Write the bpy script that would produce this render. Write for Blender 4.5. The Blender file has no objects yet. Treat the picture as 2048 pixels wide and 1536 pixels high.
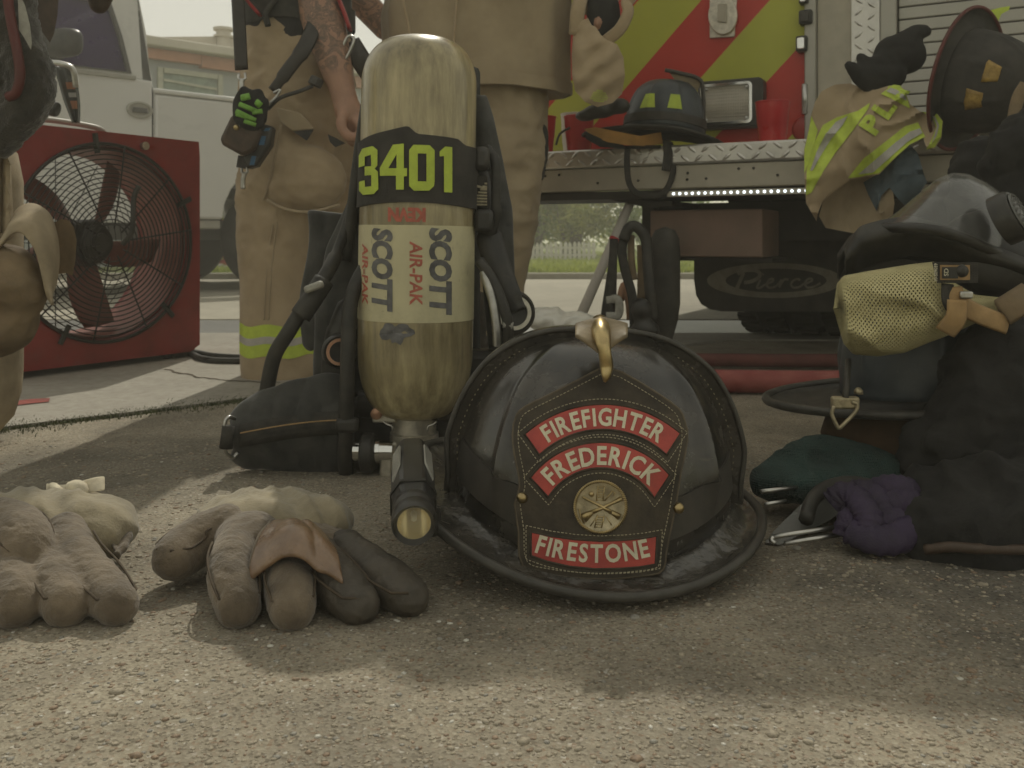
import bpy, bmesh, math, random
import numpy as np
from mathutils import Vector, Matrix, noise
random.seed(7)
R = math.radians
scene = bpy.context.scene
COL = scene.collection

# ------------------------------------------------------------------ camera
FPX, HOR, CAMH = 1850.0, 480.0, 0.36
cam_data = bpy.data.cameras.new('camera')
cam_data.sensor_width = 36.0
cam_data.lens = 36.0 * FPX / 2048.0
cam_data.shift_y = -(768.0 - HOR) / 2048.0
cam_data.clip_start, cam_data.clip_end = 0.02, 900.0
cam_data.dof.use_dof = True
cam_data.dof.focus_distance = 1.0
cam_data.dof.aperture_fstop = 15.0
cam = bpy.data.objects.new('camera', cam_data)
cam.location = (0, 0, CAMH)
cam.rotation_euler = (R(90), 0, 0)
COL.objects.link(cam)
scene.camera = cam

# ------------------------------------------------------------------ sky and sun
SUN_AZ, SUN_EL = R(2.5), R(46.5)          # azimuth to the right of +Y
world = bpy.data.worlds.new('World')
scene.world = world
world.use_nodes = True
wn, wl = world.node_tree.nodes, world.node_tree.links
wn.clear()
w_sky = wn.new('ShaderNodeTexSky')
w_sky.sky_type = 'NISHITA'
w_sky.sun_disc = False
w_sky.sun_elevation = SUN_EL
w_sky.sun_rotation = SUN_AZ
w_sky.air_density, w_sky.dust_density, w_sky.ozone_density = 1.0, 0.7, 1.0
w_hsv = wn.new('ShaderNodeHueSaturation')
w_hsv.inputs['Saturation'].default_value = 0.22
w_tint = wn.new('ShaderNodeMix')
w_tint.data_type, w_tint.blend_type = 'RGBA', 'MULTIPLY'
w_tint.inputs['Factor'].default_value = 1.0
w_tint.inputs['B'].default_value = (1.0, 0.98, 0.85, 1)
w_bg = wn.new('ShaderNodeBackground')
w_bg.inputs['Strength'].default_value = 0.15
w_out = wn.new('ShaderNodeOutputWorld')
wl.new(w_sky.outputs[0], w_hsv.inputs['Color'])
wl.new(w_hsv.outputs[0], w_tint.inputs['A'])
w_veil = wn.new('ShaderNodeMix')              # high thin cloud: an even pale veil over the clear sky
w_veil.data_type = 'RGBA'
w_veil.inputs['Factor'].default_value = 0.80
w_veil.inputs['B'].default_value = (4.0, 3.9, 3.4, 1)
wl.new(w_tint.outputs['Result'], w_veil.inputs['A'])
wl.new(w_veil.outputs['Result'], w_bg.inputs['Color'])
wl.new(w_bg.outputs[0], w_out.inputs['Surface'])
sun_data = bpy.data.lights.new('sun', 'SUN')
sun_data.energy = 2.4
sun_data.angle = R(0.6)
sun_data.color = (1.0, 0.95, 0.81)
sun = bpy.data.objects.new('sun', sun_data)
sun.location = (2, 8, 8)
sdir = Vector((math.sin(SUN_AZ) * math.cos(SUN_EL), math.cos(SUN_AZ) * math.cos(SUN_EL), math.sin(SUN_EL)))
sun.rotation_euler = sdir.to_track_quat('Z', 'Y').to_euler()
COL.objects.link(sun)

vs = scene.view_settings
vs.view_transform, vs.look, vs.gamma, vs.exposure = 'Standard', 'None', 1.0, -0.08
scene.cycles.use_denoising = True
scene.cycles.max_bounces = 7
scene.cycles.use_adaptive_sampling = True
scene.cycles.adaptive_threshold = 0.03
scene.cycles.volume_bounces = 1

# ------------------------------------------------------------------ geometry helpers
def V(*a):
    return Vector(a)

def P(px, py, d):
    """world point seen at photo pixel (px, py), d metres ahead"""
    return Vector(((px - 1024) / FPX * d, d, CAMH - (py - HOR) / FPX * d))

def G(px, py, z=0.0):
    d = (CAMH - z) * FPX / (py - HOR)
    return Vector(((px - 1024) / FPX * d, d, z))

def lerp(a, b, t):
    return a + (b - a) * t

def catmull(pts, n=6):
    pts = [Vector(p) for p in pts]
    if len(pts) < 3:
        return pts
    q = [pts[0] * 2 - pts[1]] + pts + [pts[-1] * 2 - pts[-2]]
    out = []
    for i in range(1, len(q) - 2):
        p0, p1, p2, p3 = q[i - 1], q[i], q[i + 1], q[i + 2]
        for k in range(n):
            t = k / n
            out.append(0.5 * ((2 * p1) + (p2 - p0) * t + (2 * p0 - 5 * p1 + 4 * p2 - p3) * t * t + (3 * p1 - p0 - 3 * p2 + p3) * t ** 3))
    out.append(pts[-1])
    return out

def smooth_vals(vals, n=6):
    return [v.x for v in catmull([Vector((x, 0, 0)) for x in vals], n)]

class MB:
    """collects shapes into one mesh"""
    def __init__(self):
        self.v, self.f = [], []

    def add(self, verts, faces):
        o = len(self.v)
        self.v += [Vector(p) for p in verts]
        self.f += [tuple(i + o for i in f) for f in faces]
        return self

    def box(self, c, s, rot=None):
        hx, hy, hz = s[0] / 2, s[1] / 2, s[2] / 2
        vs_ = [Vector((x, y, z)) for x in (-hx, hx) for y in (-hy, hy) for z in (-hz, hz)]
        if rot is not None:
            vs_ = [rot @ p for p in vs_]
        c = Vector(c)
        return self.add([p + c for p in vs_], [(0, 1, 3, 2), (4, 6, 7, 5), (0, 4, 5, 1), (2, 3, 7, 6), (0, 2, 6, 4), (1, 5, 7, 3)])

    def hexa(self, q, off):
        """quad q (4 points) extruded by vector off"""
        off = Vector(off)
        q = [Vector(p) for p in q]
        return self.prism(q, off)

    def prism(self, poly, off):
        poly = [Vector(p) for p in poly]
        n = len(poly)
        off = Vector(off)
        return self.add(poly + [p + off for p in poly],
                        [tuple(range(n - 1, -1, -1)), tuple(range(n, 2 * n))] + [(i, (i + 1) % n, n + (i + 1) % n, n + i) for i in range(n)])

    def tube(self, path, r, n=8, cap=True, flat=None, up=None, closed=False):
        """tube along path; r number or list; flat=(a,b) scales the section on its two axes"""
        path = [Vector(p) for p in path]
        m = len(path)
        rs = r if isinstance(r, (list, tuple)) else [r] * m
        if len(rs) != m:
            rs = [rs[min(len(rs) - 1, int(i * (len(rs) - 1) / max(1, m - 1) + 0.5))] for i in range(m)]
        verts, faces = [], []
        prev = Vector(up) if up is not None else None
        for i, p in enumerate(path):
            if closed:
                t = path[(i + 1) % m] - path[i - 1]
            else:
                t = path[min(i + 1, m - 1)] - path[max(i - 1, 0)]
            if t.length < 1e-9:
                t = Vector((0, 0, 1))
            t.normalize()
            if prev is None:
                prev = Vector((0, 0, 1)) if abs(t.z) < 0.9 else Vector((1, 0, 0))
            a = prev - t * prev.dot(t)
            if a.length < 1e-6:
                a = t.orthogonal()
            a.normalize()
            b = t.cross(a)
            if up is None:
                prev = a
            fa, fb = flat if flat else (1, 1)
            for k in range(n):
                an = 2 * math.pi * k / n
                verts.append(p + a * (math.cos(an) * rs[i] * fa) + b * (math.sin(an) * rs[i] * fb))
        mm = m if closed else m - 1
        for i in range(mm):
            for k in range(n):
                i2 = (i + 1) % m
                faces.append((i * n + k, i * n + (k + 1) % n, i2 * n + (k + 1) % n, i2 * n + k))
        if cap and not closed:
            faces.append(tuple(range(n - 1, -1, -1)))
            faces.append(tuple((m - 1) * n + k for k in range(n)))
        return self.add(verts, faces)

    def lathe(self, prof, base=(0, 0, 0), axis=(0, 0, 1), n=32, cap=True, sx=1.0):
        """prof: list of (radius, height) along axis from base"""
        base, axis = Vector(base), Vector(axis).normalized()
        a = axis.orthogonal().normalized() if abs(axis.x) > 0.9 else (Vector((1, 0, 0)) - axis * axis.x).normalized()
        b = axis.cross(a)
        verts, faces = [], []
        for (r, h) in prof:
            for k in range(n):
                an = 2 * math.pi * k / n
                verts.append(base + axis * h + a * (math.cos(an) * r * sx) + b * (math.sin(an) * r))
        m = len(prof)
        for i in range(m - 1):
            for k in range(n):
                faces.append((i * n + k, i * n + (k + 1) % n, (i + 1) * n + (k + 1) % n, (i + 1) * n + k))
        if cap:
            faces.append(tuple(range(n - 1, -1, -1)))
            faces.append(tuple((m - 1) * n + k for k in range(n)))
        return self.add(verts, faces)

    def rings(self, rings, closed=True, cap=True):
        n, m = len(rings[0]), len(rings)
        faces = []
        for i in range(m - 1):
            for k in range(n if closed else n - 1):
                faces.append((i * n + k, i * n + (k + 1) % n, (i + 1) * n + (k + 1) % n, (i + 1) * n + k))
        if cap and closed:
            faces.append(tuple(range(n - 1, -1, -1)))
            faces.append(tuple((m - 1) * n + k for k in range(n)))
        return self.add([p for r_ in rings for p in r_], faces)

    def build(self, name, material, parent=None, smooth=False, bevel=0, subsurf=0, solidify=0, auto=None, seg=2):
        me = bpy.data.meshes.new(name)
        me.from_pydata([tuple(p) for p in self.v], [], self.f)
        bm = bmesh.new()
        bm.from_mesh(me)
        bmesh.ops.recalc_face_normals(bm, faces=bm.faces)
        bm.to_mesh(me)
        bm.free()
        return finish(name, me, material, parent, smooth, bevel, subsurf, solidify, auto, seg)

def finish(name, me, material, parent=None, smooth=False, bevel=0, subsurf=0, solidify=0, auto=None, seg=2):
    if material is not None:
        for m in (material if isinstance(material, (list, tuple)) else [material]):
            me.materials.append(m)
    if smooth or bevel or auto:
        me.polygons.foreach_set('use_smooth', [True] * len(me.polygons))
        if not smooth:
            me.set_sharp_from_angle(angle=R(auto or 35))
        elif auto:
            me.set_sharp_from_angle(angle=R(auto))
    o = bpy.data.objects.new(name, me)
    COL.objects.link(o)
    if solidify:
        md = o.modifiers.new('solid', 'SOLIDIFY')
        md.thickness = solidify
        md.offset = 0
    if subsurf:
        md = o.modifiers.new('sub', 'SUBSURF')
        md.levels = md.render_levels = subsurf
    if bevel:
        md = o.modifiers.new('bevel', 'BEVEL')
        md.width = bevel
        md.segments = seg
        md.limit_method = 'ANGLE'
        md.angle_limit = R(40)
    if parent is not None:
        attach(o, parent)
    return o

def world_mat(o):
    loc = o.matrix_basis
    if o.parent is None:
        return loc.copy()
    return world_mat(o.parent) @ o.matrix_parent_inverse @ loc

def attach(o, parent):
    o.parent = parent
    o.matrix_parent_inverse = world_mat(parent).inverted()

def tag(o, label, cat, group=None, kind=None):
    if label:
        o['label'] = label
    if cat:
        o['category'] = cat
    if group:
        o['group'] = group
    if kind:
        o['kind'] = kind
    return o

def thing(name, label, cat, loc=(0, 0, 0), group=None):
    o = bpy.data.objects.new(name, None)
    o.empty_display_size = 0.05
    o.location = loc
    COL.objects.link(o)
    return tag(o, label, cat, group)

def copy_tree(o, parent=None, offset=None):
    c = o.copy()
    COL.objects.link(c)
    if parent is not None:
        c.parent = parent
    if offset is not None:
        c.location = Vector(o.location) + Vector(offset)
    for ch in list(o.children):
        copy_tree(ch, c)
    return c

def grid(name, fn, nu, nv, material, parent=None, thick=0.003, sub=0, smooth=True, wrap=False):
    """cloth or shell from fn(u, v) in 0..1, given thickness"""
    verts, faces = [], []
    for i in range(nu + (0 if wrap else 1)):
        for j in range(nv + 1):
            verts.append(Vector(fn(i / nu, j / nv)))
    m = nv + 1
    N = nu if wrap else nu + 1
    for i in range(nu):
        for j in range(nv):
            i2 = (i + 1) % N
            faces.append((i * m + j, i2 * m + j, i2 * m + j + 1, i * m + j + 1))
    b = MB()
    b.add(verts, faces)
    return b.build(name, material, parent, smooth=smooth, solidify=thick, subsurf=sub)

def surface_nets(D, org, h):
    """quad mesh of the zero level of the distance grid D"""
    S = D < 0
    nx, ny, nz = D.shape
    cnt = np.zeros((nx - 1, ny - 1, nz - 1), np.float32)
    acc = np.zeros((nx - 1, ny - 1, nz - 1, 3), np.float32)
    for axis in range(3):
        for o1 in (0, 1):
            for o2 in (0, 1):
                sl0, sl1, base_ = [None] * 3, [None] * 3, [0.0] * 3
                oth = [i for i in range(3) if i != axis]
                dims = D.shape
                sl0[axis], sl1[axis] = slice(0, dims[axis] - 1), slice(1, dims[axis])
                for o, i in zip((o1, o2), oth):
                    sl0[i] = sl1[i] = slice(o, dims[i] - 1 + o)
                    base_[i] = o
                d0, d1 = D[tuple(sl0)], D[tuple(sl1)]
                m_ = (d0 < 0) != (d1 < 0)
                t_ = np.where(m_, d0 / np.where(m_, d0 - d1, 1), 0).astype(np.float32)
                cnt += m_
                for i in range(3):
                    acc[..., i] += np.where(m_, t_ if i == axis else base_[i], 0)
    mask = cnt > 0
    idx = -np.ones(mask.shape, np.int64)
    idx[mask] = np.arange(mask.sum())
    cells = np.argwhere(mask).astype(np.float32)
    verts = (cells + acc[mask] / cnt[mask][:, None]) * h + org
    quads = []
    for axis in range(3):
        oth = [i for i in range(3) if i != axis]
        sl0, sl1 = [slice(1, -1)] * 3, [slice(1, -1)] * 3
        sl0[axis], sl1[axis] = slice(0, D.shape[axis] - 1), slice(1, D.shape[axis])
        s0, s1 = S[tuple(sl0)], S[tuple(sl1)]
        for flip, m_ in ((False, s0 & ~s1), (True, ~s0 & s1)):
            e = np.argwhere(m_)
            if len(e) == 0:
                continue
            e = e + np.array([0 if i == axis else 1 for i in range(3)])
            q = []
            for da, db in ((-1, -1), (0, -1), (0, 0), (-1, 0)):
                c = e.copy()
                c[:, oth[0]] += da
                c[:, oth[1]] += db
                q.append(idx[c[:, 0], c[:, 1], c[:, 2]])
            q = np.stack(q, 1)
            if flip != (axis == 1):
                q = q[:, ::-1]
            quads.append(q)
    return verts, np.concatenate(quads)

def blob(name, items, voxel, material, parent=None, smooth=6, disp=None, fac=0.5, blend=None):
    """one continuous skin over tapered limbs and ellipsoids (smooth union of distance fields)
    items: ('c', [points], [radii]) chain; ('e', centre, (rx,ry,rz), rotation matrix or None)"""
    k = blend if blend is not None else voxel * 2.5
    prims = []
    for it in items:
        if it[0] == 'c':
            pts, rs = [Vector(p) for p in it[1]], it[2]
            if not isinstance(rs, (list, tuple)):
                rs = [rs] * len(pts)
            if len(pts) > 2:
                pts, rs = catmull(pts, 4), smooth_vals(rs, 4)
            prims.append(('c', [np.array(p) for p in pts], list(rs)))
        else:
            rot = np.array(it[3]) if it[3] is not None else np.eye(3)
            prims.append(('e', np.array(it[1]), np.array(it[2]), rot))
    lo, hi = np.full(3, 1e9), np.full(3, -1e9)
    for p in prims:
        if p[0] == 'c':
            for q, r_ in zip(p[1], p[2]):
                lo, hi = np.minimum(lo, q - r_), np.maximum(hi, q + r_)
        else:
            e = np.abs(p[3]) @ p[2]
            lo, hi = np.minimum(lo, p[1] - e), np.maximum(hi, p[1] + e)
    pad = 3 * voxel + k
    lo, hi = lo - pad, hi + pad
    n = np.ceil((hi - lo) / voxel).astype(int) + 1
    D = np.full(n, 1.0, np.float32)
    axs = [lo[i] + np.arange(n[i]) * voxel for i in range(3)]
    def block(b0, b1):
        i0 = np.maximum(0, np.floor((b0 - pad - lo) / voxel).astype(int))
        i1 = np.minimum(n, np.ceil((b1 + pad - lo) / voxel).astype(int) + 1)
        return tuple(slice(a, c) for a, c in zip(i0, i1))
    for p in prims:
        if p[0] == 'c':
            b0 = np.min([q - r_ for q, r_ in zip(p[1], p[2])], 0)
            b1 = np.max([q + r_ for q, r_ in zip(p[1], p[2])], 0)
            sl = block(b0, b1)
            X = np.stack(np.meshgrid(axs[0][sl[0]], axs[1][sl[1]], axs[2][sl[2]], indexing='ij'), -1)
            d = np.full(X.shape[:3], 1.0)
            for i in range(len(p[1]) - 1):
                a_, c_ = p[1][i], p[1][i + 1]
                ab = c_ - a_
                L = max(1e-12, ab @ ab)
                t_ = np.clip(((X - a_) @ ab) / L, 0, 1)
                dd = np.linalg.norm(X - a_ - t_[..., None] * ab, axis=-1) - (p[2][i] + (p[2][i + 1] - p[2][i]) * t_)
                d = np.minimum(d, dd)
        else:
            e = np.abs(p[3]) @ p[2]
            sl = block(p[1] - e, p[1] + e)
            X = np.stack(np.meshgrid(axs[0][sl[0]], axs[1][sl[1]], axs[2][sl[2]], indexing='ij'), -1)
            q = (X - p[1]) @ p[3]
            k0 = np.linalg.norm(q / p[2], axis=-1)
            k1 = np.linalg.norm(q / p[2] ** 2, axis=-1) + 1e-9
            d = k0 * (k0 - 1) / k1
        old = D[sl]
        hh = np.clip(0.5 + 0.5 * (old - d) / k, 0, 1)
        D[sl] = old * (1 - hh) + d * hh - k * hh * (1 - hh)
    verts, quads = surface_nets(D, lo, voxel)
    ed = np.concatenate([quads[:, [i, (i + 1) % 4]] for i in range(4)])
    deg = np.zeros(len(verts))
    np.add.at(deg, ed[:, 0], 1)
    np.add.at(deg, ed[:, 1], 1)
    for _ in range(smooth):
        sm = np.zeros_like(verts)
        for c in range(3):
            sm[:, c] = np.bincount(ed[:, 0], verts[ed[:, 1], c], len(verts)) + np.bincount(ed[:, 1], verts[ed[:, 0], c], len(verts))
        verts = verts + fac * (sm / deg[:, None] - verts)
    me = bpy.data.meshes.new(name)
    me.vertices.add(len(verts))
    me.vertices.foreach_set('co', verts.astype(np.float32).ravel())
    me.loops.add(quads.size)
    me.loops.foreach_set('vertex_index', quads.ravel().astype(np.int32))
    me.polygons.add(len(quads))
    me.polygons.foreach_set('loop_start', np.arange(0, quads.size, 4, dtype=np.int32))
    me.update(calc_edges=True)
    me.validate()
    if disp:
        nn = [v.normal.copy() for v in me.vertices]
        for v, nr in zip(me.vertices, nn):
            v.co = v.co + disp(v.co.copy(), nr)
        me.update()
    return finish(name, me, material, parent, smooth=True)

def folds(amp, freq, stretch=(1, 1, 1), seed=0.0):
    def f(p, n):
        q = Vector((p.x * freq * stretch[0] + seed, p.y * freq * stretch[1] + seed, p.z * freq * stretch[2]))
        a = noise.noise(q)
        c = 1 - abs(noise.noise(q * 1.7 + Vector((5, 3, 1)))) * 2
        return n * (amp * (0.6 * a + 0.5 * c))
    return f

def ring_ell(c, rx, ry, n=28, rot=0.0, tilt=None, power=2.0):
    c = Vector(c)
    out = []
    for k in range(n):
        a = 2 * math.pi * k / n
        ca, sa = math.cos(a), math.sin(a)
        x = math.copysign(abs(ca) ** (2 / power), ca) * rx
        y = math.copysign(abs(sa) ** (2 / power), sa) * ry
        p = Vector((x * math.cos(rot) - y * math.sin(rot), x * math.sin(rot) + y * math.cos(rot), 0))
        if tilt is not None:
            p = tilt @ p
        out.append(c + p)
    return out

TEXT_CACHE = {}
def text2d(s, bold=0.0, cell=0.0, shear=0.0):
    """filled outline of s: list of (x, y), faces; height of capitals about 0.7"""
    key = (s, bold, cell, shear)
    if key in TEXT_CACHE:
        return TEXT_CACHE[key]
    cu = bpy.data.curves.new('t', 'FONT')
    cu.body, cu.offset, cu.shear = s, bold, shear
    cu.resolution_u = 3
    o = bpy.data.objects.new('t', cu)
    COL.objects.link(o)
    dg = bpy.context.evaluated_depsgraph_get()
    me = bpy.data.meshes.new_from_object(o.evaluated_get(dg))
    bpy.data.objects.remove(o)
    bpy.data.curves.remove(cu)
    bm = bmesh.new()
    bm.from_mesh(me)
    bpy.data.meshes.remove(me)
    if cell:
        xs = [v.co.x for v in bm.verts]
        ys = [v.co.y for v in bm.verts]
        for ax, (lo, hi) in ((0, (min(xs), max(xs))), (1, (min(ys), max(ys)))):
            k = lo + cell
            while k < hi:
                co = Vector((k, 0, 0)) if ax == 0 else Vector((0, k, 0))
                no = Vector((1, 0, 0)) if ax == 0 else Vector((0, 1, 0))
                bmesh.ops.bisect_plane(bm, geom=bm.verts[:] + bm.edges[:] + bm.faces[:], plane_co=co, plane_no=no)
                k += cell
    bm.verts.index_update()
    res = ([(v.co.x, v.co.y) for v in bm.verts], [tuple(v.index for v in f.verts) for f in bm.faces])
    bm.free()
    TEXT_CACHE[key] = res
    return res

def glyph_box(pts):
    xs = [p[0] for p in pts]
    ys = [p[1] for p in pts]
    return min(xs), max(xs), min(ys), max(ys)

def plate(name, poly, dfn, thick, cell, material, parent, off=0.0, smooth=True, auto=55):
    """soft plate cut to an outline, its depth given by dfn(px, py)"""
    bm = bmesh.new()
    f = bm.faces.new([bm.verts.new((x, y, 0)) for x, y in poly])
    f.normal_update(); bmesh.ops.triangulate(bm, faces=[f])
    xs = [p[0] for p in poly]; ys = [p[1] for p in poly]
    for ax, lo, hi in ((0, min(xs), max(xs)), (1, min(ys), max(ys))):
        k = lo + cell
        while k < hi:
            bmesh.ops.bisect_plane(bm, geom=bm.verts[:] + bm.edges[:] + bm.faces[:], plane_co=(k, 0, 0) if ax == 0 else (0, k, 0), plane_no=(1, 0, 0) if ax == 0 else (0, 1, 0)); k += cell
    bm.verts.index_update()
    pts = [(v.co.x, v.co.y) for v in bm.verts]
    fcs = [tuple(v.index for v in f.verts) for f in bm.faces]
    bd = [(e.verts[0].index, e.verts[1].index) for e in bm.edges if e.is_boundary]
    bm.free()
    n = len(pts)
    b = MB()
    b.add([P(x, y, dfn(x, y) - off - thick) for x, y in pts] + [P(x, y, dfn(x, y) - off) for x, y in pts],
          fcs + [tuple(reversed([i + n for i in f])) for f in fcs] + [(i, j, j + n, i + n) for i, j in bd])
    return b.build(name, material, parent, smooth=smooth, auto=auto)

# ------------------------------------------------------------------ materials
def mat(name, col, rough=0.6, metal=0.0, var=0.18, scale=12.0, bump=0.0, bscale=180.0, col2=None, spec=0.5, coat=0.0,
        trans=0.0, alpha=1.0, sheen=0.0, weave=0.0, emit=None, estr=0.0, rvar=0.1, bdist=0.002, ior=1.45, detail=4.0, thr=None, stretch=None, sub=0.0):
    m = bpy.data.materials.new(name)
    m.use_nodes = True
    n, l = m.node_tree.nodes, m.node_tree.links
    bs = n['Principled BSDF']
    tc = n.new('ShaderNodeTexCoord')
    vec = tc.outputs['Object']
    if stretch:
        mp = n.new('ShaderNodeMapping')
        mp.inputs['Scale'].default_value = stretch
        l.new(vec, mp.inputs['Vector'])
        vec = mp.outputs['Vector']
    nz = n.new('ShaderNodeTexNoise')
    nz.inputs['Scale'].default_value = scale
    nz.inputs['Detail'].default_value = detail
    nz.inputs['Roughness'].default_value = 0.62
    l.new(vec, nz.inputs['Vector'])
    rp = n.new('ShaderNodeValToRGB')
    c1 = [c * (1 - var) for c in col]
    c2 = list(col2) if col2 else [min(1, c * (1 + var)) for c in col]
    lo, hi = thr if thr else (0.32, 0.68)
    rp.color_ramp.elements[0].position, rp.color_ramp.elements[1].position = lo, hi
    rp.color_ramp.elements[0].color = (*c1, 1)
    rp.color_ramp.elements[1].color = (*c2, 1)
    l.new(nz.outputs['Fac'], rp.inputs['Fac'])
    l.new(rp.outputs['Color'], bs.inputs['Base Color'])
    mr = n.new('ShaderNodeMapRange')
    mr.inputs['To Min'].default_value = max(0.02, rough - rvar)
    mr.inputs['To Max'].default_value = min(1, rough + rvar)
    l.new(nz.outputs['Fac'], mr.inputs['Value'])
    l.new(mr.outputs[0], bs.inputs['Roughness'])
    bs.inputs['Metallic'].default_value = metal
    bs.inputs['Specular IOR Level'].default_value = spec
    bs.inputs['Coat Weight'].default_value = coat
    bs.inputs['Coat Roughness'].default_value = 0.15
    bs.inputs['Transmission Weight'].default_value = trans
    bs.inputs['IOR'].default_value = ior
    bs.inputs['Alpha'].default_value = alpha
    bs.inputs['Sheen Weight'].default_value = sheen
    if sub:
        bs.inputs['Subsurface Weight'].default_value = sub
        bs.inputs['Subsurface Radius'].default_value = (0.02, 0.008, 0.004)
        bs.inputs['Subsurface Scale'].default_value = 0.3
    if emit:
        bs.inputs['Emission Color'].default_value = (*emit, 1)
        bs.inputs['Emission Strength'].default_value = estr
    if bump or weave:
        bp = n.new('ShaderNodeBump')
        bp.inputs['Distance'].default_value = bdist
        if weave:
            wv = n.new('ShaderNodeTexVoronoi')
            wv.inputs['Scale'].default_value = bscale
            wv.inputs['Randomness'].default_value = 0.25
            l.new(vec, wv.inputs['Vector'])
            l.new(wv.outputs['Distance'], bp.inputs['Height'])
            bp.inputs['Strength'].default_value = weave
        else:
            n2 = n.new('ShaderNodeTexNoise')
            n2.inputs['Scale'].default_value = bscale
            n2.inputs['Detail'].default_value = 5
            l.new(vec, n2.inputs['Vector'])
            l.new(n2.outputs['Fac'], bp.inputs['Height'])
            bp.inputs['Strength'].default_value = bump
        l.new(bp.outputs['Normal'], bs.inputs['Normal'])
    return m

def ramp_mat(name, stops, scale, kind='noise', rough=0.8, bump=0.3, bscale=300, big=None, bigscale=2.0, stretch=None, spec=0.3, bdist=0.002, stains=()):
    """many-coloured mineral surface: voronoi or noise cells through a ramp, with a broad stain layer"""
    m = bpy.data.materials.new(name)
    m.use_nodes = True
    n, l = m.node_tree.nodes, m.node_tree.links
    bs = n['Principled BSDF']
    bs.inputs['Specular IOR Level'].default_value = spec
    tc = n.new('ShaderNodeTexCoord')
    vec = tc.outputs['Object']
    if kind == 'voronoi':
        t = n.new('ShaderNodeTexVoronoi')
        t.inputs['Scale'].default_value = scale
        sp = n.new('ShaderNodeSeparateColor')
        l.new(vec, t.inputs['Vector'])
        l.new(t.outputs['Color'], sp.inputs[0])
        fac = sp.outputs[0]
        hgt = t.outputs['Distance']
    else:
        t = n.new('ShaderNodeTexNoise')
        t.inputs['Scale'].default_value = scale
        t.inputs['Detail'].default_value = 8
        t.inputs['Roughness'].default_value = 0.7
        l.new(vec, t.inputs['Vector'])
        fac = t.outputs['Fac']
        hgt = None
    rp = n.new('ShaderNodeValToRGB')
    while len(rp.color_ramp.elements) < len(stops):
        rp.color_ramp.elements.new(0.5)
    for e, (p, c) in zip(rp.color_ramp.elements, stops):
        e.position = p
        e.color = (*c, 1)
    l.new(fac, rp.inputs['Fac'])
    col = rp.outputs['Color']
    if big:
        nb = n.new('ShaderNodeTexNoise')
        nb.inputs['Scale'].default_value = bigscale
        nb.inputs['Detail'].default_value = 7
        nb.inputs['Roughness'].default_value = 0.65
        l.new(vec, nb.inputs['Vector'])
        rb = n.new('ShaderNodeValToRGB')
        rb.color_ramp.elements[0].position, rb.color_ramp.elements[1].position = 0.38, 0.62
        rb.color_ramp.elements[0].color = (*big[0], 1)
        rb.color_ramp.elements[1].color = (*big[1], 1)
        l.new(nb.outputs['Fac'], rb.inputs['Fac'])
        mx = n.new('ShaderNodeMix')
        mx.data_type, mx.blend_type = 'RGBA', 'MULTIPLY'
        mx.inputs['Factor'].default_value = 1
        l.new(col, mx.inputs['A'])
        l.new(rb.outputs['Color'], mx.inputs['B'])
        col = mx.outputs['Result']
    for (sx, sy, rad, scol) in stains:
        mp = n.new('ShaderNodeMapping')
        mp.inputs['Location'].default_value = (-sx / rad, -sy / rad, 0)
        mp.inputs['Scale'].default_value = (1 / rad, 1 / rad, 0)
        l.new(vec, mp.inputs['Vector'])
        ln = n.new('ShaderNodeVectorMath'); ln.operation = 'LENGTH'
        l.new(mp.outputs[0], ln.inputs[0])
        ns = n.new('ShaderNodeTexNoise'); ns.inputs['Scale'].default_value = 14; ns.inputs['Detail'].default_value = 8; ns.inputs['Roughness'].default_value = 0.7
        l.new(vec, ns.inputs['Vector'])
        ms = n.new('ShaderNodeMath'); ms.operation = 'MULTIPLY_ADD'; ms.inputs[1].default_value = 1.3
        l.new(ns.outputs['Fac'], ms.inputs[0]); l.new(ln.outputs['Value'], ms.inputs[2])
        mr = n.new('ShaderNodeMapRange')
        mr.inputs['From Min'].default_value, mr.inputs['From Max'].default_value = 0.9, 1.75
        mr.inputs['To Min'].default_value, mr.inputs['To Max'].default_value = 1.0, 0.0
        l.new(ms.outputs[0], mr.inputs['Value'])
        mx = n.new('ShaderNodeMix')
        mx.data_type, mx.blend_type = 'RGBA', 'MULTIPLY'
        l.new(mr.outputs[0], mx.inputs['Factor'])
        l.new(col, mx.inputs['A'])
        mx.inputs['B'].default_value = (*scol, 1)
        col = mx.outputs['Result']
    l.new(col, bs.inputs['Base Color'])
    bs.inputs['Roughness'].default_value = rough
    bp = n.new('ShaderNodeBump')
    bp.inputs['Strength'].default_value = bump
    bp.inputs['Distance'].default_value = bdist
    n2 = n.new('ShaderNodeTexNoise')
    n2.inputs['Scale'].default_value = bscale
    n2.inputs['Detail'].default_value = 6
    l.new(vec, n2.inputs['Vector'])
    if hgt is not None:
        ad = n.new('ShaderNodeMath')
        ad.operation = 'ADD'
        l.new(hgt, ad.inputs[0])
        l.new(n2.outputs['Fac'], ad.inputs[1])
        l.new(ad.outputs[0], bp.inputs['Height'])
    else:
        l.new(n2.outputs['Fac'], bp.inputs['Height'])
    l.new(bp.outputs['Normal'], bs.inputs['Normal'])
    return m

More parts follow.
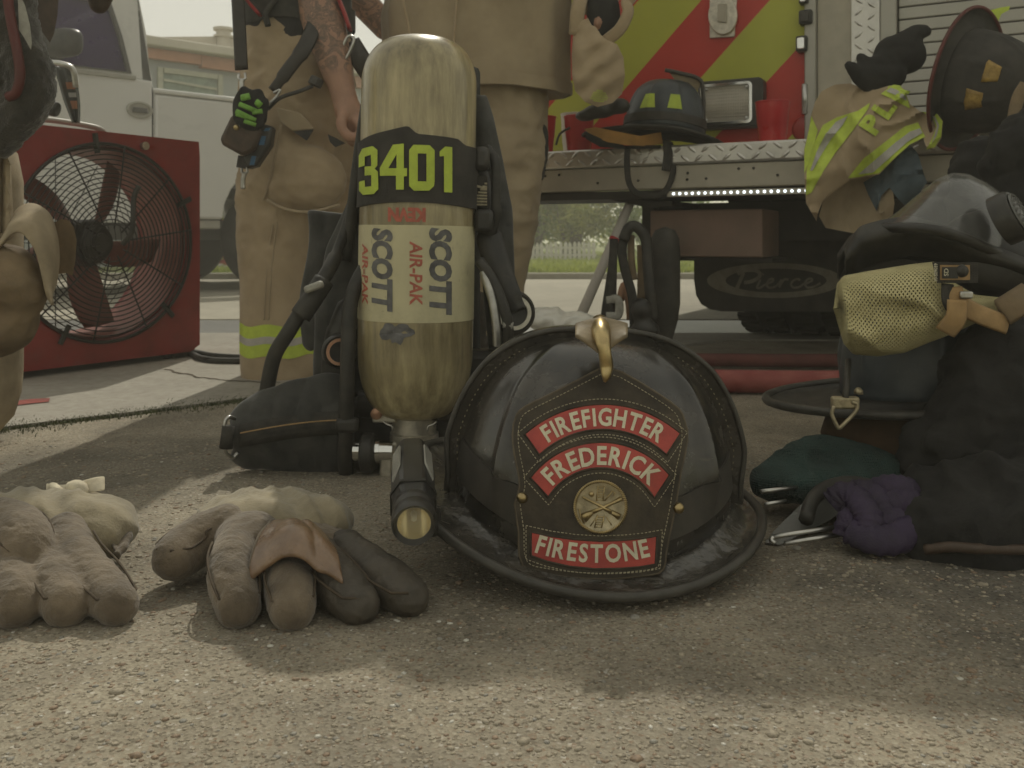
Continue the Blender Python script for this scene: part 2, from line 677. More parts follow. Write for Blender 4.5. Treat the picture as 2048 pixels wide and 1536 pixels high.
M = {}
M['aggregate'] = ramp_mat('aggregate', [(0.0, (0.153, 0.131, 0.098)), (0.14, (0.243, 0.214, 0.164)), (0.45, (0.315, 0.284, 0.221)), (0.62, (0.288, 0.254, 0.193)),
                                        (0.84, (0.369, 0.337, 0.267)), (0.95, (0.243, 0.179, 0.123)), (1.0, (0.495, 0.473, 0.418))],
                          360, 'voronoi', 0.85, 0.4, 600, ((0.66, 0.65, 0.64), (1.05, 1.03, 1.0)), 5.0,
                          stains=((0.55, 0.98, 0.34, (0.42, 0.43, 0.46)), (-0.62, 1.45, 0.30, (0.62, 0.63, 0.64)), (-0.05, 0.93, 0.12, (0.7, 0.7, 0.7)), (0.75, 1.7, 0.5, (0.7, 0.68, 0.64))))
M['apron'] = ramp_mat('apron', [(0.3, (0.27, 0.245, 0.205)), (0.5, (0.33, 0.305, 0.26)), (0.7, (0.38, 0.355, 0.30))], 40, 'noise', 0.85, 0.15, 260,
                      ((0.75, 0.75, 0.74), (1.05, 1.05, 1.05)), 1.4)
M['road'] = ramp_mat('road', [(0.3, (0.30, 0.275, 0.22)), (0.7, (0.42, 0.39, 0.31))], 9, 'noise', 0.85, 0.2, 120, ((0.85, 0.85, 0.85), (1, 1, 1)), 0.8)
M['gutter'] = ramp_mat('gutter', [(0.3, (0.12, 0.12, 0.115)), (0.7, (0.22, 0.215, 0.2))], 14, 'noise', 0.35, 0.1, 120, ((0.8, 0.8, 0.8), (1, 1, 1)), 1.5, spec=0.6)
M['kerb'] = ramp_mat('kerb', [(0.3, (0.26, 0.24, 0.19)), (0.7, (0.36, 0.34, 0.28))], 12, 'noise', 0.85, 0.2, 100)
M['soil'] = ramp_mat('soil', [(0.3, (0.10, 0.12, 0.03)), (0.5, (0.17, 0.20, 0.06)), (0.7, (0.26, 0.26, 0.10))], 3, 'noise', 0.95, 0.5, 40)
M['dirt'] = ramp_mat('dirt', [(0.3, (0.05, 0.038, 0.025)), (0.7, (0.11, 0.085, 0.055))], 60, 'noise', 0.95, 0.6, 300)
M['peb_tan'] = mat('peb_tan', (0.30, 0.26, 0.195), 0.75, var=0.35, scale=300)
M['peb_brown'] = mat('peb_brown', (0.24, 0.175, 0.12), 0.7, var=0.35, scale=300)
M['peb_grey'] = mat('peb_grey', (0.26, 0.245, 0.21), 0.7, var=0.25, scale=300)
M['peb_white'] = mat('peb_white', (0.55, 0.53, 0.47), 0.6, var=0.15, scale=300)
M['grass'] = mat('grass', (0.11, 0.15, 0.035), 0.7, var=0.5, scale=5, col2=(0.22, 0.26, 0.07))
M['weed'] = mat('weed', (0.06, 0.085, 0.03), 0.7, var=0.5, scale=30, col2=(0.12, 0.13, 0.05))
M['leaf_a'] = mat('leaf_a', (0.07, 0.10, 0.025), 0.55, var=0.5, scale=2, col2=(0.20, 0.24, 0.06))
M['leaf_b'] = mat('leaf_b', (0.12, 0.13, 0.035), 0.55, var=0.4, scale=2, col2=(0.28, 0.27, 0.09))
M['bark'] = mat('bark', (0.09, 0.07, 0.05), 0.9, var=0.3, scale=20, bump=0.5, bscale=60)
M['helmet'] = mat('helmet_leather', (0.024, 0.023, 0.019), 0.24, var=0.45, scale=16, col2=(0.060, 0.052, 0.042), bump=0.10, bscale=120, rvar=0.16, spec=0.6, coat=0.45)
M['helmet_brim'] = mat('brim_leather', (0.024, 0.022, 0.018), 0.22, var=0.4, scale=25, col2=(0.085, 0.075, 0.060), bump=1.0, bscale=55, bdist=0.007, rvar=0.12, spec=0.8, coat=0.6)
M['helmet_edge'] = mat('helmet_edge', (0.05, 0.046, 0.038), 0.45, var=0.3, scale=40, bump=0.1)
M['shield'] = mat('shield_leather', (0.042, 0.034, 0.024), 0.6, var=0.35, scale=22, col2=(0.075, 0.060, 0.041), bump=0.25, bscale=260, spec=0.35)
M['shield_edge'] = mat('shield_edge', (0.10, 0.078, 0.05), 0.7, var=0.3, scale=60)
M['panel_red'] = mat('panel_red', (0.40, 0.055, 0.048), 0.5, var=0.16, scale=40, col2=(0.50, 0.075, 0.055), bump=0.05)
M['letter'] = mat('letter_cream', (0.66, 0.62, 0.46), 0.6, var=0.1, scale=60)
M['thread'] = mat('thread', (0.36, 0.32, 0.22), 0.85, var=0.25, scale=200)
M['brass'] = mat('brass', (0.44, 0.34, 0.17), 0.33, metal=1.0, var=0.3, scale=60, bump=0.1)
M['brass_dull'] = mat('brass_dull', (0.42, 0.36, 0.235), 0.5, metal=0.7, var=0.35, scale=90, bump=0.15, bscale=400)
M['bark_leather'] = mat('tan_leather_wing', (0.20, 0.155, 0.09), 0.6, var=0.3, scale=40, bump=0.4, bscale=120)
M['rubber'] = mat('rubber', (0.026, 0.025, 0.022), 0.55, var=0.3, scale=30, col2=(0.048, 0.044, 0.036))
M['band'] = mat('rubber_band', (0.040, 0.036, 0.030), 0.62, var=0.3, scale=20, col2=(0.066, 0.058, 0.046), bump=0.05)
M['plastic_black'] = mat('plastic_black', (0.024, 0.023, 0.021), 0.38, var=0.3, scale=30, col2=(0.042, 0.039, 0.033), bump=0.05)
M['webbing'] = mat('webbing', (0.026, 0.025, 0.022), 0.85, var=0.3, scale=50, col2=(0.05, 0.046, 0.038), weave=0.4, bscale=500)
M['pad'] = mat('pad_fabric', (0.030, 0.031, 0.029), 0.85, var=0.35, scale=25, col2=(0.055, 0.054, 0.048), bump=0.3, bscale=350, sheen=0.2)
M['chrome'] = mat('chrome', (0.72, 0.72, 0.70), 0.14, metal=1.0, var=0.08, scale=30)
M['steel'] = mat('steel', (0.50, 0.49, 0.46), 0.34, metal=1.0, var=0.2, scale=50, bump=0.05)
M['aluminium'] = mat('aluminium', (0.60, 0.565, 0.48), 0.42, metal=0.8, var=0.2, scale=60, bump=0.1, bscale=300)
M['dark_metal'] = mat('dark_metal', (0.06, 0.056, 0.05), 0.45, metal=0.6, var=0.3, scale=40)
M['lime'] = mat('lime_reflective', (0.47, 0.58, 0.07), 0.6, var=0.12, scale=40, bump=0.1)
M['silver'] = mat('silver_reflective', (0.42, 0.40, 0.37), 0.5, var=0.15, scale=40)
M['canvas'] = mat('turnout_canvas', (0.38, 0.285, 0.175), 0.9, var=0.12, scale=9, col2=(0.43, 0.33, 0.21), bump=0.25, bscale=420, sheen=0.15)
M['canvas_b'] = mat('turnout_canvas_worn', (0.34, 0.262, 0.165), 0.9, var=0.12, scale=8, col2=(0.39, 0.31, 0.2), bump=0.25, bscale=420, sheen=0.15)
M['canvas_dark'] = mat('canvas_dark', (0.035, 0.033, 0.030), 0.85, var=0.3, scale=18, col2=(0.06, 0.055, 0.048), bump=0.25, bscale=380)
M['lining'] = mat('blue_lining', (0.07, 0.095, 0.11), 0.9, var=0.25, scale=20, bump=0.2)
M['skin'] = mat('skin', (0.34, 0.19, 0.125), 0.5, var=0.12, scale=30, bump=0.08, bscale=300, sub=0.1)
M['hair'] = mat('hair', (0.05, 0.032, 0.02), 0.6, var=0.3, scale=60, bump=0.5)
M['shirt'] = mat('shirt_black', (0.022, 0.021, 0.022), 0.9, var=0.3, scale=15, bump=0.2)
M['red_cloth'] = mat('red_cloth', (0.30, 0.03, 0.03), 0.85, var=0.3, scale=30, bump=0.2)
M['boot'] = mat('boot_rubber', (0.028, 0.025, 0.021), 0.5, var=0.4, scale=30, col2=(0.06, 0.052, 0.042))
M['strap_leather'] = mat('black_leather', (0.026, 0.021, 0.017), 0.45, var=0.3, scale=40, bump=0.2, bscale=300)
M['case_leather'] = mat('brown_leather', (0.062, 0.040, 0.026), 0.5, var=0.35, scale=40, bump=0.25, bscale=260)
M['neon'] = mat('neon_green', (0.17, 0.36, 0.05), 0.6, var=0.15, scale=40)
M['blue_plastic'] = mat('blue_plastic', (0.04, 0.12, 0.22), 0.4, var=0.2)
M['suede'] = mat('suede', (0.130, 0.098, 0.064), 0.9, var=0.35, scale=26, col2=(0.200, 0.155, 0.105), bump=0.6, bscale=420, sheen=0.25)
M['suede_dark'] = mat('suede_dark', (0.105, 0.080, 0.055), 0.9, var=0.35, scale=26, col2=(0.165, 0.13, 0.09), bump=0.6, bscale=420, sheen=0.25)
M['glove_palm'] = mat('glove_palm', (0.20, 0.118, 0.066), 0.24, var=0.3, scale=25, col2=(0.27, 0.17, 0.10), bump=0.5, bscale=300, rvar=0.10, spec=0.8, coat=0.3)
M['glove_cuff'] = mat('glove_cuff', (0.25, 0.21, 0.135), 0.95, var=0.22, scale=30, bump=0.5, bscale=420, sheen=0.3)
M['tan_hide'] = mat('tan_hide', (0.33, 0.265, 0.175), 0.85, var=0.22, scale=18, bump=0.35, bscale=260)
M['tan_hide_dark'] = mat('tan_hide_dark', (0.20, 0.145, 0.085), 0.85, var=0.25, scale=18, bump=0.3, bscale=260)
M['fleece'] = mat('black_fleece', (0.028, 0.025, 0.020), 0.95, var=0.3, scale=60, col2=(0.055, 0.048, 0.037), bump=0.9, bscale=420, sheen=0.5)
M['fan_red'] = mat('fan_red', (0.22, 0.022, 0.020), 0.42, var=0.18, scale=12, bump=0.04)
M['fan_inner'] = mat('fan_inner_red', (0.28, 0.10, 0.08), 0.5, var=0.2, scale=10)
M['fan_wire'] = mat('fan_wire', (0.03, 0.028, 0.025), 0.4, metal=0.5, var=0.2)
M['fan_blade'] = mat('fan_blade', (0.20, 0.085, 0.07), 0.5, var=0.2, scale=8)
M['car_white'] = mat('car_white', (0.66, 0.65, 0.62), 0.3, var=0.03, scale=3, coat=0.5, spec=0.5)
M['car_trim'] = mat('car_trim', (0.10, 0.097, 0.09), 0.5, var=0.2)
M['car_grey'] = mat('car_grey', (0.36, 0.345, 0.30), 0.4, var=0.1)
M['car_glass'] = mat('car_glass', (0.055, 0.036, 0.105), 0.12, var=0.1, spec=0.4, alpha=0.85, rvar=0.03)
M['car_inner'] = mat('car_interior', (0.04, 0.04, 0.042), 0.8, var=0.2)
M['tyre'] = mat('tyre', (0.021, 0.020, 0.018), 0.85, var=0.3, scale=25, bump=0.2, bscale=90)
M['chev_yellow'] = mat('chevron_yellow', (0.42, 0.43, 0.06), 0.45, var=0.06, scale=6, spec=0.4)
M['chev_red'] = mat('chevron_red', (0.47, 0.045, 0.035), 0.45, var=0.06, scale=6, spec=0.4)
M['tread'] = mat('tread_plate', (0.56, 0.54, 0.50), 0.36, metal=0.85, var=0.18, scale=10, bump=0.06)
M['channel'] = mat('channel_metal', (0.42, 0.385, 0.31), 0.55, metal=0.3, var=0.15, scale=8)
M['shutter'] = mat('shutter', (0.40, 0.385, 0.34), 0.5, metal=0.4, var=0.08, scale=6)
M['truck_dark'] = mat('truck_dark', (0.045, 0.042, 0.036), 0.7, var=0.3, scale=10)
M['truck_step'] = mat('step_panel', (0.22, 0.16, 0.12), 0.6, var=0.2, scale=6, col2=(0.28, 0.18, 0.14))
M['mudflap'] = mat('mudflap', (0.045, 0.042, 0.036), 0.75, var=0.25, scale=15, col2=(0.07, 0.064, 0.053))
M['mudflap_print'] = mat('mudflap_print', (0.27, 0.25, 0.20), 0.8, var=0.25, scale=30)
M['lens_clear'] = mat('lens_clear', (0.62, 0.60, 0.53), 0.15, var=0.1, spec=0.7, coat=0.5)
M['lens_ridge'] = mat('lens_ridge', (0.48, 0.44, 0.36), 0.2, var=0.15, spec=0.7)
M['lens_red'] = mat('lens_red', (0.32, 0.04, 0.035), 0.25, var=0.1)
M['led'] = mat('led', (0.8, 0.8, 0.8), 0.3, emit=(0.85, 0.95, 1.0), estr=2.2)
M['cup_red'] = mat('cup_red', (0.50, 0.03, 0.035), 0.3, var=0.06, scale=20, coat=0.2)
M['cup_white'] = mat('cup_white', (0.62, 0.58, 0.52), 0.35, var=0.05)
M['orange_liner'] = mat('orange_liner', (0.36, 0.19, 0.05), 0.8, var=0.25, scale=20, bump=0.2)
M['dark_red_edge'] = mat('dark_red_edge', (0.10, 0.02, 0.016), 0.5, var=0.3)
M['gold_sticker'] = mat('gold_sticker', (0.36, 0.21, 0.04), 0.5, var=0.5, scale=60, col2=(0.45, 0.30, 0.08))
M['mask_lens'] = mat('mask_lens', (0.22, 0.22, 0.21), 0.08, var=0.3, scale=60, spec=0.9, coat=1.0, alpha=0.30, rvar=0.06, bump=0.02)
M['mesh_yellow'] = mat('mesh_yellow', (0.50, 0.44, 0.22), 0.9, var=0.15, scale=30, col2=(0.58, 0.52, 0.28), bump=0.2)
M['kevlar_tape'] = mat('kevlar_tape', (0.34, 0.22, 0.10), 0.85, var=0.2, scale=40, bump=0.2)
M['navy'] = mat('navy_shell', (0.032, 0.042, 0.050), 0.4, var=0.3, scale=20, col2=(0.055, 0.066, 0.074), coat=0.2)
M['brown_liner'] = mat('brown_liner', (0.11, 0.062, 0.030), 0.8, var=0.3, scale=20)
M['teal'] = mat('teal_knit', (0.018, 0.038, 0.034), 0.9, var=0.3, scale=20, col2=(0.032, 0.062, 0.055), weave=1.0, bscale=330)
M['purple'] = mat('purple_neoprene', (0.020, 0.012, 0.034), 0.65, var=0.3, scale=25, col2=(0.036, 0.022, 0.056), bump=0.5, bscale=450)
M['goggle'] = mat('goggle_plastic', (0.11, 0.11, 0.10), 0.25, var=0.2, spec=0.6)
M['black_cloth'] = mat('black_cloth', (0.011, 0.0105, 0.010), 0.9, var=0.3, scale=20, col2=(0.022, 0.021, 0.019), bump=0.25, bscale=350)
M['hose_red'] = mat('hose_red', (0.30, 0.055, 0.05), 0.8, var=0.35, scale=9, col2=(0.36, 0.12, 0.10), bump=0.3, bscale=420)
M['hose_maroon'] = mat('hose_maroon', (0.13, 0.045, 0.036), 0.85, var=0.3, scale=9, bump=0.3, bscale=420)
M['hose_black'] = mat('hose_black', (0.035, 0.034, 0.030), 0.7, var=0.3, scale=15)
M['poly_bag'] = mat('poly_bag', (0.80, 0.78, 0.70), 0.18, var=0.1, spec=0.8, alpha=0.85)
M['fence_white'] = mat('fence_white', (0.66, 0.64, 0.57), 0.7, var=0.1, scale=4)
M['trellis_red'] = mat('trellis_red', (0.34, 0.07, 0.05), 0.7, var=0.2, scale=6)
M['stone'] = mat('stone', (0.38, 0.36, 0.31), 0.85, var=0.3, scale=10)
M['house_wall'] = mat('house_wall', (0.34, 0.36, 0.36), 0.8, var=0.06, scale=2)
M['house_cream'] = mat('house_cream', (0.50, 0.46, 0.38), 0.8, var=0.08, scale=2)
M['house_orange'] = mat('house_orange', (0.42, 0.20, 0.12), 0.8, var=0.15, scale=4)
M['house_frame'] = mat('house_frame', (0.42, 0.42, 0.34), 0.7, var=0.1)
M['house_glass'] = mat('house_glass', (0.20, 0.25, 0.20), 0.2, var=0.2)
M['brick_red'] = mat('brick_red', (0.34, 0.20, 0.15), 0.85, var=0.2, scale=20)
M['tattoo'] = mat('tattoo', (0.10, 0.075, 0.06), 0.5, var=0.3, scale=60)
M['label_cream'] = mat('label_cream', (0.58, 0.53, 0.33), 0.4, var=0.10, scale=14, stretch=(1, 1, 0.3), coat=0.3)
M['ink_blue'] = mat('ink_blue', (0.12, 0.118, 0.12), 0.5, var=0.45, scale=60)
M['ink_red'] = mat('ink_red', (0.45, 0.12, 0.08), 0.5, var=0.25, scale=60)
M['copper'] = mat('copper_ring', (0.44, 0.25, 0.16), 0.4, metal=0.6, var=0.2)
M['paint_red'] = mat('paint_red', (0.22, 0.04, 0.03), 0.8, var=0.4, scale=30)
M['reflector'] = mat('reflector', (0.82, 0.74, 0.50), 0.2, metal=0.8, var=0.1, scale=40)
M['lens_glass'] = mat('lens_glass', (0.9, 0.9, 0.9), 0.04, alpha=0.12, rvar=0.0, var=0.0)
M['sticker_grey'] = mat('sticker_grey', (0.30, 0.29, 0.25), 0.45, var=0.2, scale=60)
M['white_tag'] = mat('white_tag', (0.56, 0.50, 0.38), 0.9, var=0.25, scale=60, bump=0.3)

M['glove_dark_shaded'] = mat('glove_dark_shaded_leather', (0.055, 0.046, 0.036), 0.6, var=0.35, scale=24, col2=(0.095, 0.08, 0.06), bump=0.35, bscale=300)  # dark leather, made darker still by shade put into its colour
M['seam_thread'] = mat('seam_thread', (0.075, 0.055, 0.036), 0.9, var=0.3, scale=80)

def bottle_material():
    m = bpy.data.materials.new('bottle_wrap')
    m.use_nodes = True
    n, l = m.node_tree.nodes, m.node_tree.links
    bs = n['Principled BSDF']
    tc = n.new('ShaderNodeTexCoord')
    mp = n.new('ShaderNodeMapping')
    mp.inputs['Scale'].default_value = (38, 38, 5)
    l.new(tc.outputs['Object'], mp.inputs['Vector'])
    a = n.new('ShaderNodeTexNoise')
    a.inputs['Scale'].default_value = 1.6
    a.inputs['Detail'].default_value = 9
    a.inputs['Roughness'].default_value = 0.7
    l.new(mp.outputs[0], a.inputs['Vector'])
    b = n.new('ShaderNodeTexNoise')
    b.inputs['Scale'].default_value = 9
    b.inputs['Detail'].default_value = 6
    l.new(tc.outputs['Object'], b.inputs['Vector'])
    ra = n.new('ShaderNodeValToRGB')
    ra.color_ramp.elements[0].position, ra.color_ramp.elements[1].position = 0.30, 0.72
    ra.color_ramp.elements[0].color = (0.205, 0.165, 0.085, 1)
    ra.color_ramp.elements[1].color = (0.56, 0.475, 0.265, 1)
    l.new(a.outputs['Fac'], ra.inputs['Fac'])
    rb = n.new('ShaderNodeValToRGB')
    rb.color_ramp.elements[0].position, rb.color_ramp.elements[1].position = 0.35, 0.62
    rb.color_ramp.elements[0].color = (0.60, 0.59, 0.57, 1)
    rb.color_ramp.elements[1].color = (1, 1, 1, 1)
    l.new(b.outputs['Fac'], rb.inputs['Fac'])
    mx = n.new('ShaderNodeMix')
    mx.data_type, mx.blend_type = 'RGBA', 'MULTIPLY'
    mx.inputs['Factor'].default_value = 1
    l.new(ra.outputs['Color'], mx.inputs['A'])
    l.new(rb.outputs['Color'], mx.inputs['B'])
    l.new(mx.outputs['Result'], bs.inputs['Base Color'])
    bs.inputs['Roughness'].default_value = 0.33
    bs.inputs['Coat Weight'].default_value = 0.5
    bs.inputs['Coat Roughness'].default_value = 0.12
    bp = n.new('ShaderNodeBump')
    bp.inputs['Strength'].default_value = 0.12
    bp.inputs['Distance'].default_value = 0.001
    l.new(a.outputs['Fac'], bp.inputs['Height'])
    l.new(bp.outputs['Normal'], bs.inputs['Normal'])
    return m
M['bottle'] = bottle_material()

def worn(m, dust=(0.16, 0.14, 0.105), amount=0.55, scratch=0.6):
    """adds dust patches, fine scratches and uneven gloss to a shell"""
    n, l = m.node_tree.nodes, m.node_tree.links
    bs = n['Principled BSDF']
    tc = n.new('ShaderNodeTexCoord')
    src = bs.inputs['Base Color'].links[0].from_socket
    a = n.new('ShaderNodeTexNoise'); a.inputs['Scale'].default_value = 11; a.inputs['Detail'].default_value = 10; a.inputs['Roughness'].default_value = 0.75
    l.new(tc.outputs['Object'], a.inputs['Vector'])
    r1 = n.new('ShaderNodeMapRange'); r1.inputs['From Min'].default_value, r1.inputs['From Max'].default_value = 0.50, 0.78
    r1.inputs['To Max'].default_value = amount
    l.new(a.outputs['Fac'], r1.inputs['Value'])
    mp = n.new('ShaderNodeMapping'); mp.inputs['Rotation'].default_value = (0.5, 0.7, 0.3); mp.inputs['Scale'].default_value = (14, 160, 60)
    l.new(tc.outputs['Object'], mp.inputs['Vector'])
    b_ = n.new('ShaderNodeTexNoise'); b_.inputs['Scale'].default_value = 1.0; b_.inputs['Detail'].default_value = 4
    l.new(mp.outputs[0], b_.inputs['Vector'])
    r2 = n.new('ShaderNodeMapRange'); r2.inputs['From Min'].default_value, r2.inputs['From Max'].default_value = 0.66, 0.72
    r2.inputs['To Max'].default_value = scratch
    l.new(b_.outputs['Fac'], r2.inputs['Value'])
    ad = n.new('ShaderNodeMath'); ad.operation = 'MAXIMUM'
    l.new(r1.outputs[0], ad.inputs[0]); l.new(r2.outputs[0], ad.inputs[1])
    mx = n.new('ShaderNodeMix'); mx.data_type = 'RGBA'
    mx.inputs['B'].default_value = (*dust, 1)
    l.new(ad.outputs[0], mx.inputs['Factor']); l.new(src, mx.inputs['A'])
    l.new(mx.outputs['Result'], bs.inputs['Base Color'])
    rs = bs.inputs['Roughness'].links[0].from_socket
    m2 = n.new('ShaderNodeMath'); m2.operation = 'MULTIPLY_ADD'; m2.inputs[1].default_value = 0.4; m2.use_clamp = True
    l.new(ad.outputs[0], m2.inputs[0]); l.new(rs, m2.inputs[2])
    l.new(m2.outputs[0], bs.inputs['Roughness'])
    l.new(m2.outputs[0], bs.inputs['Coat Roughness'])
worn(M['helmet'], amount=0.32, scratch=0.4)
worn(M['helmet_brim'], amount=0.25, scratch=0.4)
worn(M['navy'], (0.11, 0.11, 0.10), 0.35, 0.4)
worn(M['shield'], (0.13, 0.105, 0.07), 0.4, 0.35)
worn(M['plastic_black'], (0.09, 0.08, 0.065), 0.35, 0.4)
worn(M['fan_red'], (0.16, 0.09, 0.075), 0.35, 0.3)
worn(M['pad'], (0.10, 0.092, 0.075), 0.4, 0.2)
worn(M['canvas'], (0.20, 0.155, 0.105), 0.28, 0.0)
worn(M['canvas_b'], (0.19, 0.15, 0.105), 0.28, 0.0)
worn(M['label_cream'], (0.24, 0.21, 0.13), 0.6, 0.55)
worn(M['bottle'], (0.66, 0.63, 0.50), 0.35, 0.5) if False else None
worn(M['panel_red'], (0.20, 0.07, 0.05), 0.4, 0.35)
worn(M['letter'], (0.36, 0.29, 0.2), 0.5, 0.4)
# ------------------------------------------------------------------ setting
def leaf_material(name, c1, c2):
    m = bpy.data.materials.new(name)
    m.use_nodes = True
    n, l = m.node_tree.nodes, m.node_tree.links
    bs = n['Principled BSDF']
    out = n['Material Output']
    tc = n.new('ShaderNodeTexCoord')
    nz = n.new('ShaderNodeTexNoise')
    nz.inputs['Scale'].default_value = 6
    rp = n.new('ShaderNodeValToRGB')
    rp.color_ramp.elements[0].position, rp.color_ramp.elements[1].position = 0.35, 0.65
    rp.color_ramp.elements[0].color = (*c1, 1)
    rp.color_ramp.elements[1].color = (*c2, 1)
    l.new(tc.outputs['Object'], nz.inputs['Vector'])
    l.new(nz.outputs['Fac'], rp.inputs['Fac'])
    l.new(rp.outputs['Color'], bs.inputs['Base Color'])
    bs.inputs['Roughness'].default_value = 0.5
    tr = n.new('ShaderNodeBsdfTranslucent')
    l.new(rp.outputs['Color'], tr.inputs['Color'])
    mx = n.new('ShaderNodeMixShader')
    mx.inputs['Fac'].default_value = 0.5
    l.new(bs.outputs[0], mx.inputs[1])
    l.new(tr.outputs[0], mx.inputs[2])
    l.new(mx.outputs[0], out.inputs['Surface'])
    return m
M['leaf_a'] = leaf_material('leaf_a', (0.11, 0.20, 0.025), (0.32, 0.42, 0.07))
M['leaf_b'] = leaf_material('leaf_b', (0.20, 0.24, 0.045), (0.46, 0.46, 0.12))
M['grass'] = leaf_material('grass', (0.20, 0.25, 0.05), (0.38, 0.42, 0.11))

def slab(name, poly, z, depth, material, bevel=0):
    b = MB()
    b.prism([Vector((x, y, z)) for x, y in poly], (0, 0, -depth))
    o = b.build(name, material, bevel=bevel)
    o['kind'] = 'structure'
    return o

slab('ground', [(-400, -60), (400, -60), (400, 700), (-400, 700)], -0.035, 0.3, M['soil'])
# joint between the exposed-aggregate driveway and the smooth apron runs obliquely
JP, JD = Vector((-0.97, 1.74)), Vector((0.745, 0.667))
JN = Vector((-0.667, 0.745))
def joint_pts(off, amp, seed):
    pts = []
    for i in range(61):
        s = -2.75 + i * (2.33 + 2.75) / 60
        q = JP + JD * s + JN * (off + amp * noise.noise(Vector((s * 7, seed, 0))) + 0.4 * amp * noise.noise(Vector((s * 31, seed, 3))))
        pts.append((q.x, q.y))
    return pts
jn = joint_pts(-0.008, 0.012, 1.0)
jf = joint_pts(0.016, 0.012, 5.0)
slab('driveway', jn + [(5, jn[-1][1]), (5, -3), (-3.2, -3)], 0.0, 0.03, M['aggregate'])
slab('concrete_apron', jf + [(5, jf[-1][1]), (5, 3.55), (-12, 3.55), (-12, jf[0][1])], 0.004, 0.034, M['apron'])
slab('joint_soil', [(jn[0][0], jn[0][1] - .03), (jn[-1][0] + .02, jn[-1][1] - .03), (jf[-1][0], jf[-1][1] + .03), (jf[0][0] - .02, jf[0][1] + .03)], -0.012, 0.02, M['dirt'])
slab('gutter', [(-14, 3.57), (14, 3.57), (14, 4.2), (-14, 4.2)], -0.004, 0.03, M['gutter'])
slab('road', [(-40, 4.21), (60, 4.21), (60, 8.5), (-40, 8.5)], 0.0, 0.03, M['road'])
slab('kerb', [(-40, 8.51), (60, 8.51), (60, 8.66), (-40, 8.66)], 0.055, 0.09, M['kerb'], bevel=0.01)
slab('lawn', [(-60, 8.67), (60, 8.67), (60, 60), (-60, 60)], 0.05, 0.085, M['soil'])

# hairline crack across the apron, a shallow groove of darker concrete
b = MB()
cr = catmull([G(330, 738, 0.0052), G(370, 748, 0.0052), G(420, 757, 0.0052), G(475, 762, 0.0052), G(560, 765, 0.0052)], 8)
cr = [p + Vector((0, 0.02 * noise.noise(p * 40), 0)) for p in cr]
for i in range(len(cr) - 1):
    w = Vector((0, 0.006 + 0.004 * noise.noise(cr[i] * 30), 0))
    b.add([cr[i] - w, cr[i + 1] - w, cr[i + 1] + w, cr[i] + w], [(0, 1, 2, 3)])
tag(b.build('crack', M['dirt']), None, None, kind='structure')
b = MB()
pm = [G(-40, 808, 0.006), G(20, 803, 0.006), G(60, 798, 0.006), G(100, 796, 0.006), G(98, 803, 0.006), G(60, 807, 0.006), G(20, 812, 0.006), G(-40, 816, 0.006)]
b.add(pm, [tuple(range(8))])
tag(b.build('paint_mark', M['paint_red']), None, None, kind='structure')

# pebbles standing proud of the worn driveway surface
def pebbles():
    rng = np.random.default_rng(5)
    bm = bmesh.new()
    bmesh.ops.create_icosphere(bm, subdivisions=1, radius=1)
    bv = np.array([v.co[:] for v in bm.verts])
    bf = np.array([[v.index for v in f.verts] for f in bm.faces])
    bm.free()
    vs_, fs_, mi = [], [], []
    o = 0
    N = 15000
    for i in range(N):
        d = 0.56 + (rng.random() ** 1.7) * 1.1
        x = (rng.random() * 2 - 1) * (0.60 * d + 0.02)
        r = (0.0007 + 0.0016 * rng.random() ** 2.2) * (0.8 + 0.5 * d)
        if rng.random() < 0.012:
            r *= 2.0
        s = np.array([r * (0.8 + 0.9 * rng.random()), r * (0.8 + 0.7 * rng.random()), r * (0.25 + 0.3 * rng.random())])
        a = rng.random() * 6.28
        c_, s_ = math.cos(a), math.sin(a)
        v = bv * (1 + 0.22 * (rng.random((len(bv), 1)) - 0.5)) * s
        v = np.stack([v[:, 0] * c_ - v[:, 1] * s_, v[:, 0] * s_ + v[:, 1] * c_, v[:, 2]], 1) + np.array([x, d, s[2] * 0.1])
        vs_.append(v)
        fs_.append(bf + o)
        o += len(bv)
        q = rng.random()
        k = 0 if q < 0.70 else 1 if q < 0.88 else 2 if q < 0.985 else 3
        mi.append(np.full(len(bf), k))
    vs_, fs_, mi = np.concatenate(vs_), np.concatenate(fs_), np.concatenate(mi)
    me = bpy.data.meshes.new('pebbles')
    me.vertices.add(len(vs_))
    me.vertices.foreach_set('co', vs_.ravel())
    me.loops.add(fs_.size)
    me.loops.foreach_set('vertex_index', fs_.ravel().astype(np.int32))
    me.polygons.add(len(fs_))
    me.polygons.foreach_set('loop_start', np.arange(0, fs_.size, 3, dtype=np.int32))
    me.update(calc_edges=True)
    me.polygons.foreach_set('material_index', mi.astype(np.int32))
    o = finish('pebbles', me, [M['peb_tan'], M['peb_brown'], M['peb_grey'], M['peb_white']], smooth=True)
    tag(o, 'small worn pebbles embedded in the driveway surface', 'pebbles', kind='stuff')
pebbles()

def blades(name, n, place, h, w, material, label, cat, lean=0.5):
    b = MB()
    for i in range(n):
        p = place()
        if p is None:
            continue
        hh = h * (0.4 + random.random())
        a = random.random() * 6.28
        t = Vector((math.cos(a), math.sin(a), 0)) * w * (0.6 + 0.8 * random.random())
        ln = Vector((random.uniform(-1, 1), random.uniform(-1, 1), 0)) * hh * lean
        b.add([p - t, p + t, p + ln * 0.4 + Vector((0, 0, hh * 0.6)) + t * 0.7, p + ln * 0.4 + Vector((0, 0, hh * 0.6)) - t * 0.7, p + ln + Vector((0, 0, hh))],
              [(0, 1, 2, 3), (3, 2, 4)])
    o = b.build(name, material)
    return tag(o, label, cat, kind='stuff')

